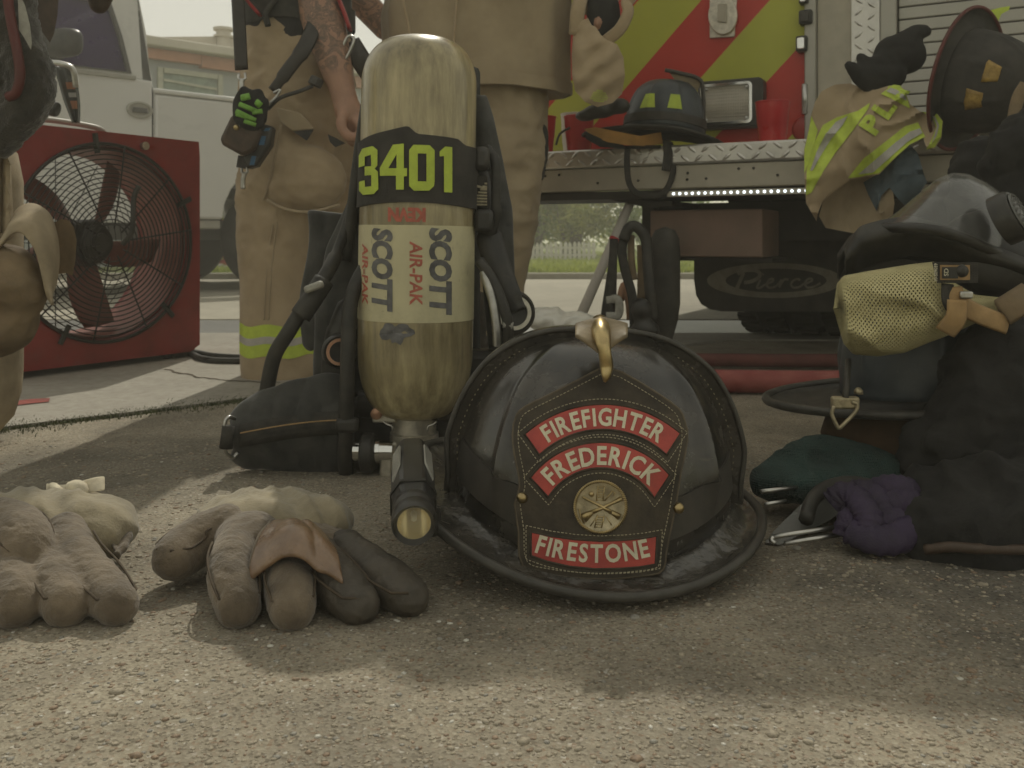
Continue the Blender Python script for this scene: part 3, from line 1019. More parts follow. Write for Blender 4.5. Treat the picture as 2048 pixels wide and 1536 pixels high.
def weed_spot():
    s = -0.75 + random.random() * 1.5
    dens = 0.03 + 0.97 * max(0.0, min(1.0, (s + 0.32) / 0.3))
    if random.random() > dens:
        return None
    q = JP + JD * s + JN * (0.005 + random.gauss(0, 0.014) * (1 + 2.2 * max(0, noise.noise(Vector((s * 9, 0, 0))) + 0.2)) * (1 + max(0, s)))
    return Vector((q.x, q.y, -0.002))
blades('weeds', 6500, weed_spot, 0.008, 0.0011, M['weed'], 'low green weeds growing in the joint between the slabs', 'weeds', 0.9)
def lawn_spot():
    y = 8.7 + random.random() ** 1.6 * 14
    u = random.uniform(-0.36, -0.25) if random.random() < 0.3 else random.uniform(0.0, 0.24)
    return Vector((u * y, y, 0.05))
blades('lawn_grass', 15000, lawn_spot, 0.055, 0.006, M['grass'], 'sunlit green grass of the lawn across the road', 'grass', 0.6)

# low picket fence across the road: every picket and rail a part
fl = Vector((0.0, 14.2, 0.05))
fence = thing('picket_fence', 'low white picket fence on the lawn below the leafy bushes', 'fence', fl)
pk = MB()
pk.prism([Vector((-0.026, 0, 0)), Vector((0.026, 0, 0)), Vector((0.026, 0, 0.25)), Vector((0, 0, 0.29)), Vector((-0.026, 0, 0.25))], (0, 0.018, 0))
first = None
for i in range(17):
    x = 0.10 + i * 0.072
    if first is None:
        first = pk.build('picket', M['fence_white'])
        o = first
    else:
        o = first.copy()
        COL.objects.link(o)
    o.parent = fence
    dz = 0.0 if i > 6 else -0.03 - 0.02 * math.sin(i)
    o.location = (x, 0.02 * math.sin(i * 0.7), dz + random.uniform(-0.006, 0.006))
    o.rotation_euler = (0, random.uniform(-0.04, 0.04), 0)
for z, a, c in ((0.08, 0.05, 1.30), (0.19, 0.05, 1.30)):
    b = MB()
    b.box(fl + Vector(((a + c) / 2, 0.045, z)), (c - a, 0.025, 0.03))
    b.build('rail', M['fence_white'], fence)

def leafy(name, label, base, w, h, n, material, leaf, stems=5, group='bushes behind the picket fence'):
    t = thing(name, label, 'bush', base, group)
    base = Vector(base)
    b = MB()
    for i in range(stems):
        a = random.random() * 6.28
        q = base + Vector((math.cos(a) * w * 0.28, math.sin(a) * w * 0.2, h * random.uniform(0.55, 0.85)))
        b.tube(catmull([base + Vector((math.cos(a) * 0.06, math.sin(a) * 0.05, 0)), lerp(base, q, 0.5) + Vector((random.uniform(-.1, .1), 0, 0)), q], 4), [0.035, 0.008], n=6)
    b.build('trunk', M['bark'], t)
    cl = [base + Vector((random.gauss(0, w * 0.27), random.gauss(0, w * 0.2), h * random.uniform(0.12, 0.95))) for _ in range(26)]
    b = MB()
    for i in range(n):
        c = random.choice(cl)
        p = c + Vector((random.gauss(0, 0.15), random.gauss(0, 0.15), random.gauss(0, 0.14))) * (w / 1.4)
        if p.z < 0.06:
            continue
        a, e = random.random() * 6.28, random.uniform(-1.1, 1.1)
        u = Vector((math.cos(a) * math.cos(e), math.sin(a) * math.cos(e), math.sin(e)))
        v = u.orthogonal().normalized()
        s = leaf * random.uniform(0.5, 1.3)
        b.add([p - u * s, p + v * s * 0.38, p + u * s, p - v * s * 0.38], [(0, 1, 2, 3)])
    o = b.build('crown', material, t)
    o['kind'] = 'stuff'
    return t
leafy('bush', 'tall dark green bush behind the left end of the picket fence', (0.35, 16.0, 0.05), 1.5, 2.6, 6500, M['leaf_a'], 0.055)
leafy('bush', 'yellow green bush with dry stems behind the middle of the picket fence', (1.05, 15.4, 0.05), 1.2, 1.9, 5200, M['leaf_b'], 0.06)
leafy('bush', 'broad green bush behind the leaning silver pole', (1.95, 15.8, 0.05), 1.5, 2.4, 6500, M['leaf_a'], 0.055)
leafy('bush', 'pale green bush farthest back, seen between the standing legs and pole', (1.1, 18.5, 0.05), 2.6, 3.4, 7000, M['leaf_b'], 0.07)
leafy('bush', 'green bush seen under the raised step of the truck', (3.0, 16.5, 0.05), 1.5, 2.4, 5000, M['leaf_a'], 0.06)
leafy('low_shrub', 'small sunlit shrub behind the red lattice', (-3.5, 11.2, 0.05), 1.2, 0.9, 3000, M['leaf_b'], 0.05, group='shrubs behind the lattice')

# red lattice panel with post, seen below the pickup
t = thing('lattice_panel', 'red wooden lattice panel with a thick post seen below the pickup', 'lattice', (-3.3, 10.0, 0.05))
b = MB()
b.box((-3.04, 10.0, 0.32), (0.12, 0.12, 0.60))
b.build('post', M['trellis_red'], t, bevel=0.008)
for z in (0.12, 0.55):
    b = MB()
    b.box((-3.33, 10.02, z), (0.50, 0.04, 0.05))
    b.build('rail', M['trellis_red'], t)
for i in range(6):
    for s in (-1, 1):
        b = MB()
        x = -3.56 + i * 0.09
        b.tube([Vector((x - s * 0.12, 10.0 + s * 0.012, 0.14)), Vector((x + s * 0.12, 10.0 + s * 0.012, 0.53))], 0.018, n=4, flat=(1, 0.35))
        b.build('slat', M['trellis_red'], t)
for i, (px, r) in enumerate(((388, 0.045), (398, 0.055), (412, 0.05), (425, 0.06), (438, 0.05), (449, 0.04))):
    p = Vector(((px - 1024) / FPX * 9.6, 9.6, 0.05 + r * 0.5))
    o = blob('garden_stone', [('e', p, (r * 1.2, r, r * 0.75), None)], 0.015, M['stone'], smooth=2, disp=folds(0.012, 12, seed=i * 3.1))
    tag(o, ('leftmost', 'second from left', 'third from left', 'third from right', 'second from right', 'rightmost')[i] + ' pale rounded stone in the row below the red lattice', 'stone', 'stones edging the lattice bed')

# house across the road, its front running away to the right
hq, hd, hn = Vector((-4.276, 11.0, 0)), Vector((0.743, 0.669, 0)), Vector((-0.669, 0.743, 0))
def H(s, b_, z):
    return hq + hd * s + hn * b_ + Vector((0, 0, z))
t = thing('house', 'low pale house with grey blue wall and round chimney beyond the pickup', 'house', H(2, 0, 0))
b = MB(); b.prism([H(-3, 0, 0), H(3, 0, 0), H(3, 0, 2.56), H(-3, 0, 2.56)], hn * 5); b.build('wall', M['house_wall'], t)
b = MB(); b.prism([H(-3.2, -0.12, 2.5), H(0.55, -0.12, 2.5), H(0.55, -0.12, 2.62), H(-3.2, -0.12, 2.62)], hn * 0.1); b.build('fascia', M['house_orange'], t)
b = MB(); b.prism([H(0.56, -0.11, 2.47), H(3, -0.11, 2.47), H(3, -0.11, 2.62), H(0.56, -0.11, 2.62)], hn * 0.1); b.build('fascia', M['house_orange'], t)
b = MB(); b.prism([H(-3.3, -0.25, 2.625), H(3.2, -0.25, 2.625), H(3.2, -0.25, 2.74), H(-3.3, -0.25, 2.74)], hn * 5.4); b.build('roof_edge', M['house_cream'], t, bevel=0.02)
b = MB(); b.prism([H(-1.0, 0.8, 2.745), H(3.1, 0.8, 2.745), H(1.9, 0.8, 3.2)], hn * 3); b.build('gable', M['house_cream'], t)
wf = MB()
for (s0, s1, z0, z1) in ((0.05, 0.11, 2.02, 2.42), (0.80, 0.86, 2.02, 2.42), (0.12, 0.79, 2.36, 2.42), (0.12, 0.79, 2.02, 2.08)):
    wf.prism([H(s0, -0.05, z0), H(s1, -0.05, z0), H(s1, -0.05, z1), H(s0, -0.05, z1)], hn * 0.045)
w = wf.build('window', M['house_frame'], t)
b = MB(); b.prism([H(0.12, -0.012, 2.08), H(0.79, -0.012, 2.08), H(0.79, -0.012, 2.36), H(0.12, -0.012, 2.36)], hn * 0.008); b.build('pane', M['house_glass'], w)
b = MB(); b.prism([H(0.12, -0.04, 2.26), H(0.79, -0.04, 2.22), H(0.79, -0.04, 2.25), H(0.12, -0.04, 2.29)], hn * 0.02); b.build('blind_rail', M['house_frame'], w)
cb = P(447, 105, 12.4)
b = MB(); b.lathe([(0.085, -0.25), (0.085, 0.20), (0.13, 0.20), (0.13, 0.225), (0.095, 0.225), (0.095, 0.29), (0.13, 0.29), (0.135, 0.325), (0.02, 0.345)], cb, n=20); b.build('chimney', M['house_cream'], t, auto=35)
# ------------------------------------------------------------------ fire engine, its rear turned towards the camera on the right
TA_, E1, E2 = Vector((0.086, 2.85, 0)), Vector((0.883, -0.469, 0)), Vector((0.469, 0.883, 0))
def T(a, b_, z):
    return TA_ + E1 * a + E2 * b_ + Vector((0, 0, z))
def TP(px, py, b_):
    """point on the plane b_ metres into the engine under photo pixel"""
    u = (px - 1024) / FPX
    a = (u * (TA_.y + E2.y * b_) - TA_.x - E2.x * b_) / (E1.x - u * E1.y)
    y = TA_.y + E1.y * a + E2.y * b_
    return a, CAMH - (py - HOR) / FPX * y
def TW(px, py, b_):
    a, z = TP(px, py, b_)
    return T(a, b_, z)
def tbox(b, a0, a1, b0, b1, z0, z1):
    b.prism([T(a0, b0, z0), T(a1, b0, z0), T(a1, b0, z1), T(a0, b0, z1)], E2 * (b1 - b0))
    return b
engine = thing('fire_engine', 'rear of a fire engine with yellow and red chevrons and tread plate step', 'fire engine', T(0.9, 0.4, 0))
TT = 0.632                                  # height of the rear step
A0, A1, AS = -0.42, 1.95, 0.725             # left end, right end, right edge of the chevron wall
BW = 0.36
# body
tbox(MB(), -0.38, 1.92, BW + 0.02, 4.2, 0.62, 2.47).build('body', M['truck_dark'], engine, bevel=0.02)
MB().prism([T(-0.37, BW + 0.02, 2.473), T(0.32, BW + 0.02, 2.473), T(0.30, BW + 0.02, 2.495), T(-0.37, BW + 0.02, 2.71)], E2 * 3.0).build('added_shadow_wedge', M['truck_dark'], engine)  # unseen wedge added on the roof to lengthen the engine's shadow on the left
# chevron wall, every stripe a panel
def clip_poly(poly, a_min, a_max, z_min, z_max):
    for ax, lim, sgn in ((0, a_min, 1), (0, a_max, -1), (1, z_min, 1), (1, z_max, -1)):
        out = []
        for i in range(len(poly)):
            p, q = poly[i], poly[(i + 1) % len(poly)]
            ip, iq = sgn * (p[ax] - lim) >= 0, sgn * (q[ax] - lim) >= 0
            if ip:
                out.append(p)
            if ip != iq:
                t_ = (lim - p[ax]) / (q[ax] - p[ax])
                out.append((p[0] + (q[0] - p[0]) * t_, p[1] + (q[1] - p[1]) * t_))
        poly = out
        if not poly:
            return []
    return poly
p1 = TP(1280, 143, BW); p2 = TP(1424, 143, BW); p3 = TP(1577, 143, BW); q1 = TP(1403, 0, BW)
slope = (q1[1] - p1[1]) / (q1[0] - p1[0])
wr, per = p2[0] - p1[0], p3[0] - p1[0]
zref = p1[1]
for k in range(-5, 4):
    for red in (True, False):
        a_lo = p1[0] + k * per + (0 if red else wr)
        a_hi = a_lo + (wr if red else per - wr)
        z0, z1 = TT + 0.004, 2.45
        poly = [(a_lo + (z0 - zref) / slope, z0), (a_hi + (z0 - zref) / slope, z0), (a_hi + (z1 - zref) / slope, z1), (a_lo + (z1 - zref) / slope, z1)]
        poly = clip_poly(poly, -0.37, AS, z0, z1)
        if len(poly) >= 3:
            b = MB()
            b.prism([T(a, BW, z) for a, z in poly], E2 * 0.018)
            b.build('chevron_stripe', M['chev_red' if red else 'chev_yellow'], engine)
# rear step: deck, rolled tread-plate lip, channel
tbox(MB(), A0, A1, 0.0, BW + 0.3, TT - 0.055, TT).build('step_deck', M['tread'], engine, bevel=0.006)
tbox(MB(), A0 + 0.01, A1 - 0.01, 0.008, 0.05, TT - 0.125, TT - 0.057).build('step_channel', M['channel'], engine, bevel=0.004)
tbox(MB(), A0 + 0.02, A1 - 0.02, 0.03, 0.3, TT - 0.150, TT - 0.127).build('step_underside', M['truck_dark'], engine)
# raised tread lozenges on the lip
loz = MB()
na = int((A1 - A0) / 0.040)
def lozenge(b, c, da, dz, ang, n_out):
    ca, sa = math.cos(ang), math.sin(ang)
    pts = []
    for k in range(8):
        an = 2 * math.pi * k / 8
        x, y = math.cos(an) * da, math.sin(an) * dz * (1 - 0.0 * abs(math.cos(an)))
        x2, y2 = x * ca - y * sa, x * sa + y * ca
        pts.append((x2, y2))
    base = [c + E1 * x + Vector((0, 0, y)) for x, y in pts]
    top = [c + E1 * x * 0.5 + Vector((0, 0, y * 0.5)) + n_out * 0.0028 for x, y in pts]
    b.rings([base, top])
for i in range(na):
    a = A0 + 0.02 + i * 0.040
    for r_ in range(2):
        z = TT - 0.014 - r_ * 0.026
        aa = a + (0.020 if r_ else 0)
        if aa > A1 - 0.02:
            continue
        lozenge(loz, T(aa, 0.0, z), 0.016, 0.0052, R(38 if (i + r_) % 2 else -38), -E2)
loz.build('tread_pattern', M['tread'], engine, auto=40)['kind'] = 'stuff'
for px, py in ((1090, 352), (1118, 350), (1195, 366), (1276, 361), (1375, 346), (1374, 359), (1412, 357), (1477, 337), (1507, 336), (1555, 350)):
    b = MB()
    a, z = TP(px, py, 0.006)
    b.lathe([(0.004, 0), (0.0038, 0.003), (0.002, 0.004)], T(a, 0.008, z), -E2, n=10)
    b.build('bolt', M['dark_metal'], engine, smooth=True)
# light strip under the step
sa, sz = TP(1345, 388, -0.01)
ea, ez = TP(1625, 381, -0.01)
zz = (sz + ez) / 2 + 0.001
tbox(MB(), sa - 0.02, ea + 0.3, 0.0, 0.028, zz - 0.008, zz + 0.008).build('light_strip', M['channel'], engine)
n = 22
for i in range(n + 8):
    a = sa + (ea - sa) * i / (n - 1)
    b = MB()
    b.lathe([(0.0042, 0), (0.0036, 0.003), (0.001, 0.0042)], T(a, -0.0005, zz), -E2, n=8)
    b.build('led', M['led'], engine, smooth=True)
# slanted under-frame beams, seen below the left half of the step
b = MB()
b.prism([TW(1062, 384, 0.06), TW(1150, 379, 0.06), TW(1300, 402, 0.06), TW(1345, 402, 0.06), TW(1345, 412, 0.06), TW(1290, 414, 0.06), TW(1180, 391, 0.06), TW(1060, 388, 0.06)], E2 * 0.5)
b.build('frame_beam', M['truck_dark'], engine)
a, z = TP(1280, 420, 0.3)
tbox(MB(), a, 1.9, 0.32, 3.6, 0.36, TT - 0.155).build('chassis', M['truck_dark'], engine)
a0, z0 = TP(1300, 421, 0.10); a1, z1 = TP(1525, 515, 0.10)
tbox(MB(), a0, a1, 0.10, 0.32, z1, z0).build('step_box', M['truck_step'], engine, bevel=0.004)
tbox(MB(), a0, a1 + 0.02, 0.12, 0.34, z1 - 0.012, z1 - 0.002).build('step_box_lip', M['truck_dark'], engine)
a0, z0 = TP(1296, 395, 0.16); a1, z1 = TP(1310, 425, 0.16)
tbox(MB(), a0, a1, 0.16, 0.20, z1, z0).build('hanger', M['truck_dark'], engine)
# mud flap with its oval script print
fb = 0.62
pts = [TW(x, y, fb) for x, y in ((1388, 430), (1388, 560), (1392, 590), (1402, 608), (1420, 619), (1445, 623), (1900, 623), (1900, 430))]
b = MB(); b.prism(pts, E2 * 0.012)
flap = b.build('mud_flap', M['mudflap'], engine)
b = MB()
o_, i_ = [], []
for k in range(64):
    an = 2 * math.pi * k / 64
    o_.append(TW(1550 + 136 * math.cos(an), 561 + 35 * math.sin(an), fb - 0.002))
    i_.append(TW(1552 + 101 * math.cos(an), 561 + 24 * math.sin(an), fb - 0.002))
b.add(o_ + i_, [(k, (k + 1) % 64, 64 + (k + 1) % 64, 64 + k) for k in range(64)])
b.build('oval_print', M['mudflap_print'], flap)
script = [
    [(1466, 584), (1473, 577), (1480, 562), (1487, 546)],
    [(1475, 548), (1490, 541), (1510, 541), (1520, 547), (1516, 556), (1502, 563), (1488, 565)],
    [(1521, 559), (1517, 568), (1514, 575), (1519, 576), (1527, 571)], [(1525, 549), (1527, 548)],
    [(1527, 571), (1535, 567), (1545, 563), (1546, 558), (1539, 559), (1534, 567), (1537, 575), (1548, 574), (1556, 569)],
    [(1556, 569), (1563, 560), (1562, 567), (1558, 575)], [(1562, 567), (1569, 559), (1577, 559)],
    [(1600, 561), (1596, 558), (1587, 561), (1582, 569), (1587, 575), (1598, 574), (1607, 568)],
    [(1607, 568), (1617, 565), (1624, 561), (1622, 557), (1615, 559), (1610, 567), (1615, 575), (1628, 573), (1641, 566)]]
b = MB()
for st in script:
    pp = catmull([Vector((x, y, 0)) for x, y in st], 6)
    L, Rr = [], []
    for i, p in enumerate(pp):
        t_ = (pp[min(i + 1, len(pp) - 1)] - pp[max(i - 1, 0)])
        w_ = 2.2 if st is not script[0] and st is not script[1] else 3.6
        nrm = Vector((-t_.y, t_.x, 0)).normalized() * w_ if t_.length > 1e-6 else Vector((0, w_, 0))
        L.append(TW(p.x + nrm.x, p.y + nrm.y, fb - 0.003)); Rr.append(TW(p.x - nrm.x, p.y - nrm.y, fb - 0.003))
    b.add(L + Rr, [(i, i + 1, len(L) + i + 1, len(L) + i) for i in range(len(L) - 1)])
b.build('script_lettering', M['mudflap_print'], flap)
# tyres (dual) with tread blocks, standing on the apron
def tyre(a_mid, b_mid, rad, wid):
    wl_ = thing('x', None, None)
    bpy.data.objects.remove(wl_)
    b = MB()
    c = T(a_mid, b_mid, rad + 0.004)
    prof = [(rad * 0.55, -wid / 2), (rad * 0.88, -wid / 2), (rad * 0.97, -wid / 2 + 0.02), (rad * 0.985, -wid / 2 + 0.05), (rad * 0.985, wid / 2 - 0.05), (rad * 0.97, wid / 2 - 0.02), (rad * 0.88, wid / 2), (rad * 0.55, wid / 2)]
    b.lathe(prof, c, E1, n=56)
    w_ = b.build('wheel', M['tyre'], engine, auto=40)
    b = MB()
    for k in range(44):
        an = 2 * math.pi * k / 44
        for off in (-0.38, 0.0, 0.38):
            an2 = an + (0.07 if off == 0 else 0)
            d_ = E2 * math.cos(an2) + Vector((0, 0, math.sin(an2)))
            tg = -E2 * math.sin(an2) + Vector((0, 0, math.cos(an2)))
            q = c + d_ * rad * 0.985 + E1 * off * wid
            hw, ht = wid * 0.13, rad * 0.045
            b.prism([q - E1 * hw - tg * ht, q + E1 * hw - tg * ht, q + E1 * hw + tg * ht, q - E1 * hw + tg * ht], d_ * 0.014)
    b.build('tread_blocks', M['tyre'], w_)['kind'] = 'stuff'
a, z = TP(1445, 640, 0.75)
tyre(a + 0.16, 1.12, 0.46, 0.26)
tyre(a + 0.46, 1.12, 0.46, 0.26)
# right half of the rear: corner post, lamp recess, tread plate strip, roll-up shutter
tbox(MB(), AS + 0.002, AS + 0.035, BW - 0.02, BW + 0.03, TT + 0.003, 2.45).build('corner_trim', M['shutter'], engine, bevel=0.004)
tbox(MB(), AS + 0.037, AS + 0.135, BW + 0.005, BW + 0.04, TT + 0.003, 2.45).build('lamp_panel', M['channel'], engine)
tbox(MB(), AS + 0.137, AS + 0.215, BW - 0.012, BW + 0.04, TT + 0.003, 2.45).build('tread_strip', M['tread'], engine)
loz = MB()
for i in range(30):
    for j in range(2):
        lozenge(loz, T(AS + 0.157 + j * 0.036, BW - 0.012, TT + 0.03 + i * 0.034 + j * 0.017), 0.015, 0.005, R(40 if (i + j) % 2 else -40), -E2)
loz.build('tread_pattern', M['tread'], engine, auto=40)['kind'] = 'stuff'
tbox(MB(), AS + 0.217, AS + 0.262, BW - 0.02, BW + 0.04, TT + 0.003, 2.45).build('door_post', M['shutter'], engine, bevel=0.004)
shut = tbox(MB(), AS + 0.264, 1.90, BW + 0.012, BW + 0.04, TT + 0.003, 2.45).build('shutter_door', M['truck_dark'], engine)
sl = MB()
sl.prism([T(AS + 0.266, BW + 0.010, 0), T(1.898, BW + 0.010, 0), T(1.898, BW - 0.004, 0.006), T(1.898, BW - 0.004, 0.029), T(1.898, BW + 0.010, 0.034), T(AS + 0.266, BW + 0.010, 0.034), T(AS + 0.266, BW - 0.004, 0.029), T(AS + 0.266, BW - 0.004, 0.006)], (0, 0, 0)) if False else None
b = MB()
b.box((0, 0, 0.0175), (1.898 - AS - 0.266, 0.012, 0.0335))
s0 = b.build('slat', M['shutter'], None, bevel=0.003)
ang = math.atan2(E1.y, E1.x)
for i in range(24):
    o = s0 if i == 0 else s0.copy()
    if i:
        COL.objects.link(o)
    o.rotation_euler = (0, 0, ang)
    o.location = T((AS + 0.266 + 1.898) / 2, BW + 0.005, TT + 0.006 + i * 0.0365)
    attach(o, shut)
# tail light: black bezel, chrome ring, ribbed clear lens
def rrect(a0, a1, z0, z1, r_, b_, n=5):
    out = []
    for (ca, cz, st) in ((a1 - r_, z1 - r_, 0), (a0 + r_, z1 - r_, 90), (a0 + r_, z0 + r_, 180), (a1 - r_, z0 + r_, 270)):
        for k in range(n + 1):
            an = R(st + 90 * k / n)
            out.append(T(ca + r_ * math.cos(an), b_, cz + r_ * math.sin(an)))
    return out
lt = MB()
a0, z0 = TP(1395, 260, BW - 0.05); a1, z1 = TP(1527, 153, BW - 0.05)
o1 = rrect(a0, a1, z0, z1, 0.018, BW - 0.004)
lt.prism(o1, -E2 * 0.05)
lamp = lt.build('tail_light', M['plastic_black'], engine, bevel=0.006)
m_ = 0.012
b = MB()
oo = rrect(a0 + m_, a1 - m_ - 0.02, z0 + m_, z1 - m_, 0.014, BW - 0.064)
ii = rrect(a0 + m_ + 0.008, a1 - m_ - 0.028, z0 + m_ + 0.008, z1 - m_ - 0.008, 0.010, BW - 0.064)
nn = len(oo)
b.rings([[p + E2 * 0.010 for p in oo], oo, ii, [p + E2 * 0.010 for p in ii]], cap=False)
b.build('chrome_ring', M['chrome'], lamp, auto=30)
b = MB(); b.prism([p + E2 * 0.009 for p in ii], E2 * 0.004); b.build('lens', M['lens_clear'], lamp)
b = MB()
la0, la1, lz0, lz1 = a0 + m_ + 0.012, a1 - m_ - 0.032, z0 + m_ + 0.012, z1 - m_ - 0.012
for i in range(26):
    a = la0 + (la1 - la0) * (i + 0.5) / 26
    b.tube([T(a, BW - 0.056, lz0), T(a, BW - 0.056, lz1)], (la1 - la0) / 26 * 0.42, n=6)
for i in range(11):
    z = lz0 + (lz1 - lz0) * (i + 0.5) / 11
    b.tube([T(la0, BW - 0.0565, z), T(la1, BW - 0.0565, z)], 0.0018, n=5)
b.build('lens_ribs', M['lens_ridge'], lamp, smooth=True)
for (aa, zz_) in ((la0 + .006, lz1 - .004), (la1 - .006, lz1 - .004), (la0 + .006, lz0 + .004), (la1 - .006, lz0 + .004)):
    b = MB(); b.lathe([(0.006, 0), (0.0055, 0.003), (0.002, 0.004)], T(aa, BW - 0.0575, zz_), -E2, n=10); b.build('screw', M['steel'], lamp, smooth=True)
# latch plate on the red stripe
b = MB()
lp = [(1420, -30), (1420, 77), (1470, 74), (1476, -30)]
b.prism([TW(x, y, BW - 0.002) for x, y in lp], -E2 * 0.006)
latch = b.build('latch_plate', M['aluminium'], engine, bevel=0.002)
b = MB()
b.prism([TW(1447 + 29 * math.cos(2 * math.pi * k / 24), 32 + 39 * math.sin(2 * math.pi * k / 24), BW - 0.0085) for k in range(24)], -E2 * 0.012)
b.build('latch_paddle', M['aluminium'], latch, bevel=0.003)
b = MB()
b.prism([TW(x, y, BW - 0.021) for x, y in ((1436, 8), (1436, 44), (1454, 46), (1454, 8))], -E2 * 0.006)
b.build('latch_tab', M['channel'], latch, bevel=0.002)
# small lamps on the recess panel
def side_lamp(px, py, w, h, material):
    a, z = TP(px, py, BW - 0.02)
    b = MB()
    b.prism(rrect(a - w, a + w, z - h, z + h, min(w, h) * 0.35, BW + 0.003), -E2 * 0.035)
    o = b.build('side_lamp', M['plastic_black'], engine, bevel=0.004)
    b = MB()
    b.prism(rrect(a - w * 0.7, a + w * 0.55, z - h * 0.72, z + h * 0.72, min(w, h) * 0.3, BW - 0.033), -E2 * 0.005)
    b.build('lamp_lens', material, o, bevel=0.002)
side_lamp(1604, 88, 0.017, 0.024, M['chrome'])
side_lamp(1612, 35, 0.020, 0.022, M['dark_metal'])
side_lamp(1608, 0, 0.014, 0.012, M['chrome'])
a, z = TP(1612, 190, BW)
b = MB(); b.tube([T(a, BW - 0.02, z + 0.03), T(a, BW - 0.02, z - 0.06)], 0.009, n=10); b.build('grab_rail', M['steel'], engine, smooth=True)
a, z = TP(1610, 258, BW - 0.01)
b = MB(); b.lathe([(0.040, 0), (0.040, 0.008), (0.034, 0.016), (0.012, 0.021)], T(a, BW + 0.004, z), -E2, n=28); b.build('round_reflector', M['lens_red'], engine, auto=30)
# ------------------------------------------------------------------ white pickup
KQ, KE, KN = Vector((-2.35, 6.0, 0)), Vector((0.72, 0.694, 0)), Vector((-0.694, 0.72, 0))
def K(s, w, z):
    return KQ + KE * s + KN * w + Vector((0, 0, z))
def KP(px, py, w=0.0):
    u = (px - 1024) / FPX
    s = (u * (KQ.y + KN.y * w) - KQ.x - KN.x * w) / (KE.x - u * KE.y)
    y = KQ.y + KE.y * s + KN.y * w
    return s, CAMH - (py - HOR) / FPX * y
pick = thing('pickup_truck', 'white pickup truck with its side window down to the belt, parked behind the fan', 'truck', K(0, 0.9, 0))
def kprism(name, poly, w0, w1, material, bevel=0.0, parent=None, seg=3):
    b = MB()
    b.prism([K(s, w0, z) for s, z in poly], KN * (w1 - w0))
    return b.build(name, material, parent or pick, bevel=bevel, seg=seg)
rail = 1.315
# bed with a wheel arch
arc = [(0.98 + 0.47 * math.cos(R(a)), 0.50 + 0.42 * math.sin(R(a))) for a in range(180, -1, -15)]
bed = [(0.035, 0.50)] + arc + [(2.3, 0.52), (2.32, rail - 0.03), (2.28, rail), (0.035, rail)]
kprism('bed_side', bed, 0.0, 0.07, M['car_white'], 0.02)
kprism('bed_side', bed, 1.80, 1.87, M['car_white'], 0.02)
kprism('bed_rail', [(0.03, rail + 0.002), (2.3, rail + 0.002), (2.3, rail + 0.035), (0.03, rail + 0.035)], -0.012, 0.09, M['car_white'], 0.012)
kprism('bed_front', [(0.035, 0.55), (0.09, 0.55), (0.09, rail - 0.01), (0.035, rail - 0.01)], 0.072, 1.798, M['car_white'])
kprism('tailgate', [(2.24, 0.55), (2.30, 0.55), (2.30, rail - 0.02), (2.24, rail - 0.02)], 0.072, 1.798, M['car_white'], 0.01)
kprism('bed_floor', [(0.1, 0.72), (2.23, 0.72), (2.23, 0.78), (0.1, 0.78)], 0.075, 1.795, M['car_inner'])
kprism('rocker_trim', [(0.04, 0.435), (0.50, 0.435), (0.50, 0.495), (0.04, 0.495)], 0.02, 0.10, M['car_grey'], 0.012)
kprism('frame', [(-3.2, 0.36), (2.2, 0.36), (2.2, 0.50), (-3.2, 0.50)], 0.35, 1.5, M['car_trim'])
# cab: lower door skin, rear quarter, pillars and roof
kprism('cab_floor', [(-2.0, 0.45), (-0.02, 0.45), (-0.02, 0.60), (-2.0, 0.60)], 0.06, 1.80, M['car_inner'])
sd = 0.0
belt = [KP(x, y) for x, y in ((262, 150), (200, 148), (112, 108))]
sr = KP(262, 100)[0]
ss = KP(309, 100)[0]
zb = KP(240, 150)[1]
door = [(-1.25, 0.47), (ss - 0.012, 0.47), (ss - 0.012, zb - 0.01), (-1.25, zb + 0.0)]
dr = kprism('door', door, 0.0, 0.055, M['car_white'], 0.012)
kprism('fender', [(-3.1, 0.50), (-2.75, 0.50), (-2.65, 0.85), (-2.4, 1.0), (-2.0, 1.0), (-1.75, 0.85), (-1.66, 0.47), (-1.262, 0.47), (-1.262, zb - 0.02), (-3.05, 1.15)], 0.0, 0.06, M['car_white'], 0.02)
kprism('hood', [(-3.1, 0.7), (-1.262, 0.7), (-1.262, zb - 0.03), (-3.05, 1.14)], 0.062, 1.80, M['car_white'], 0.03)
kprism('cab_quarter', [(ss, 0.47), (0.0, 0.47), (0.0, 1.62), (-0.06, 1.96), (ss - 0.30, 1.96)] if False else [(ss, 0.47), (0.012, 0.47), (0.008, rail), (-0.03, 1.70), (-0.09, 1.98), (ss - 0.135, 1.98), (ss - 0.05, 1.60), (ss, rail)], 0.003, 0.055, M['car_white'], 0.012)
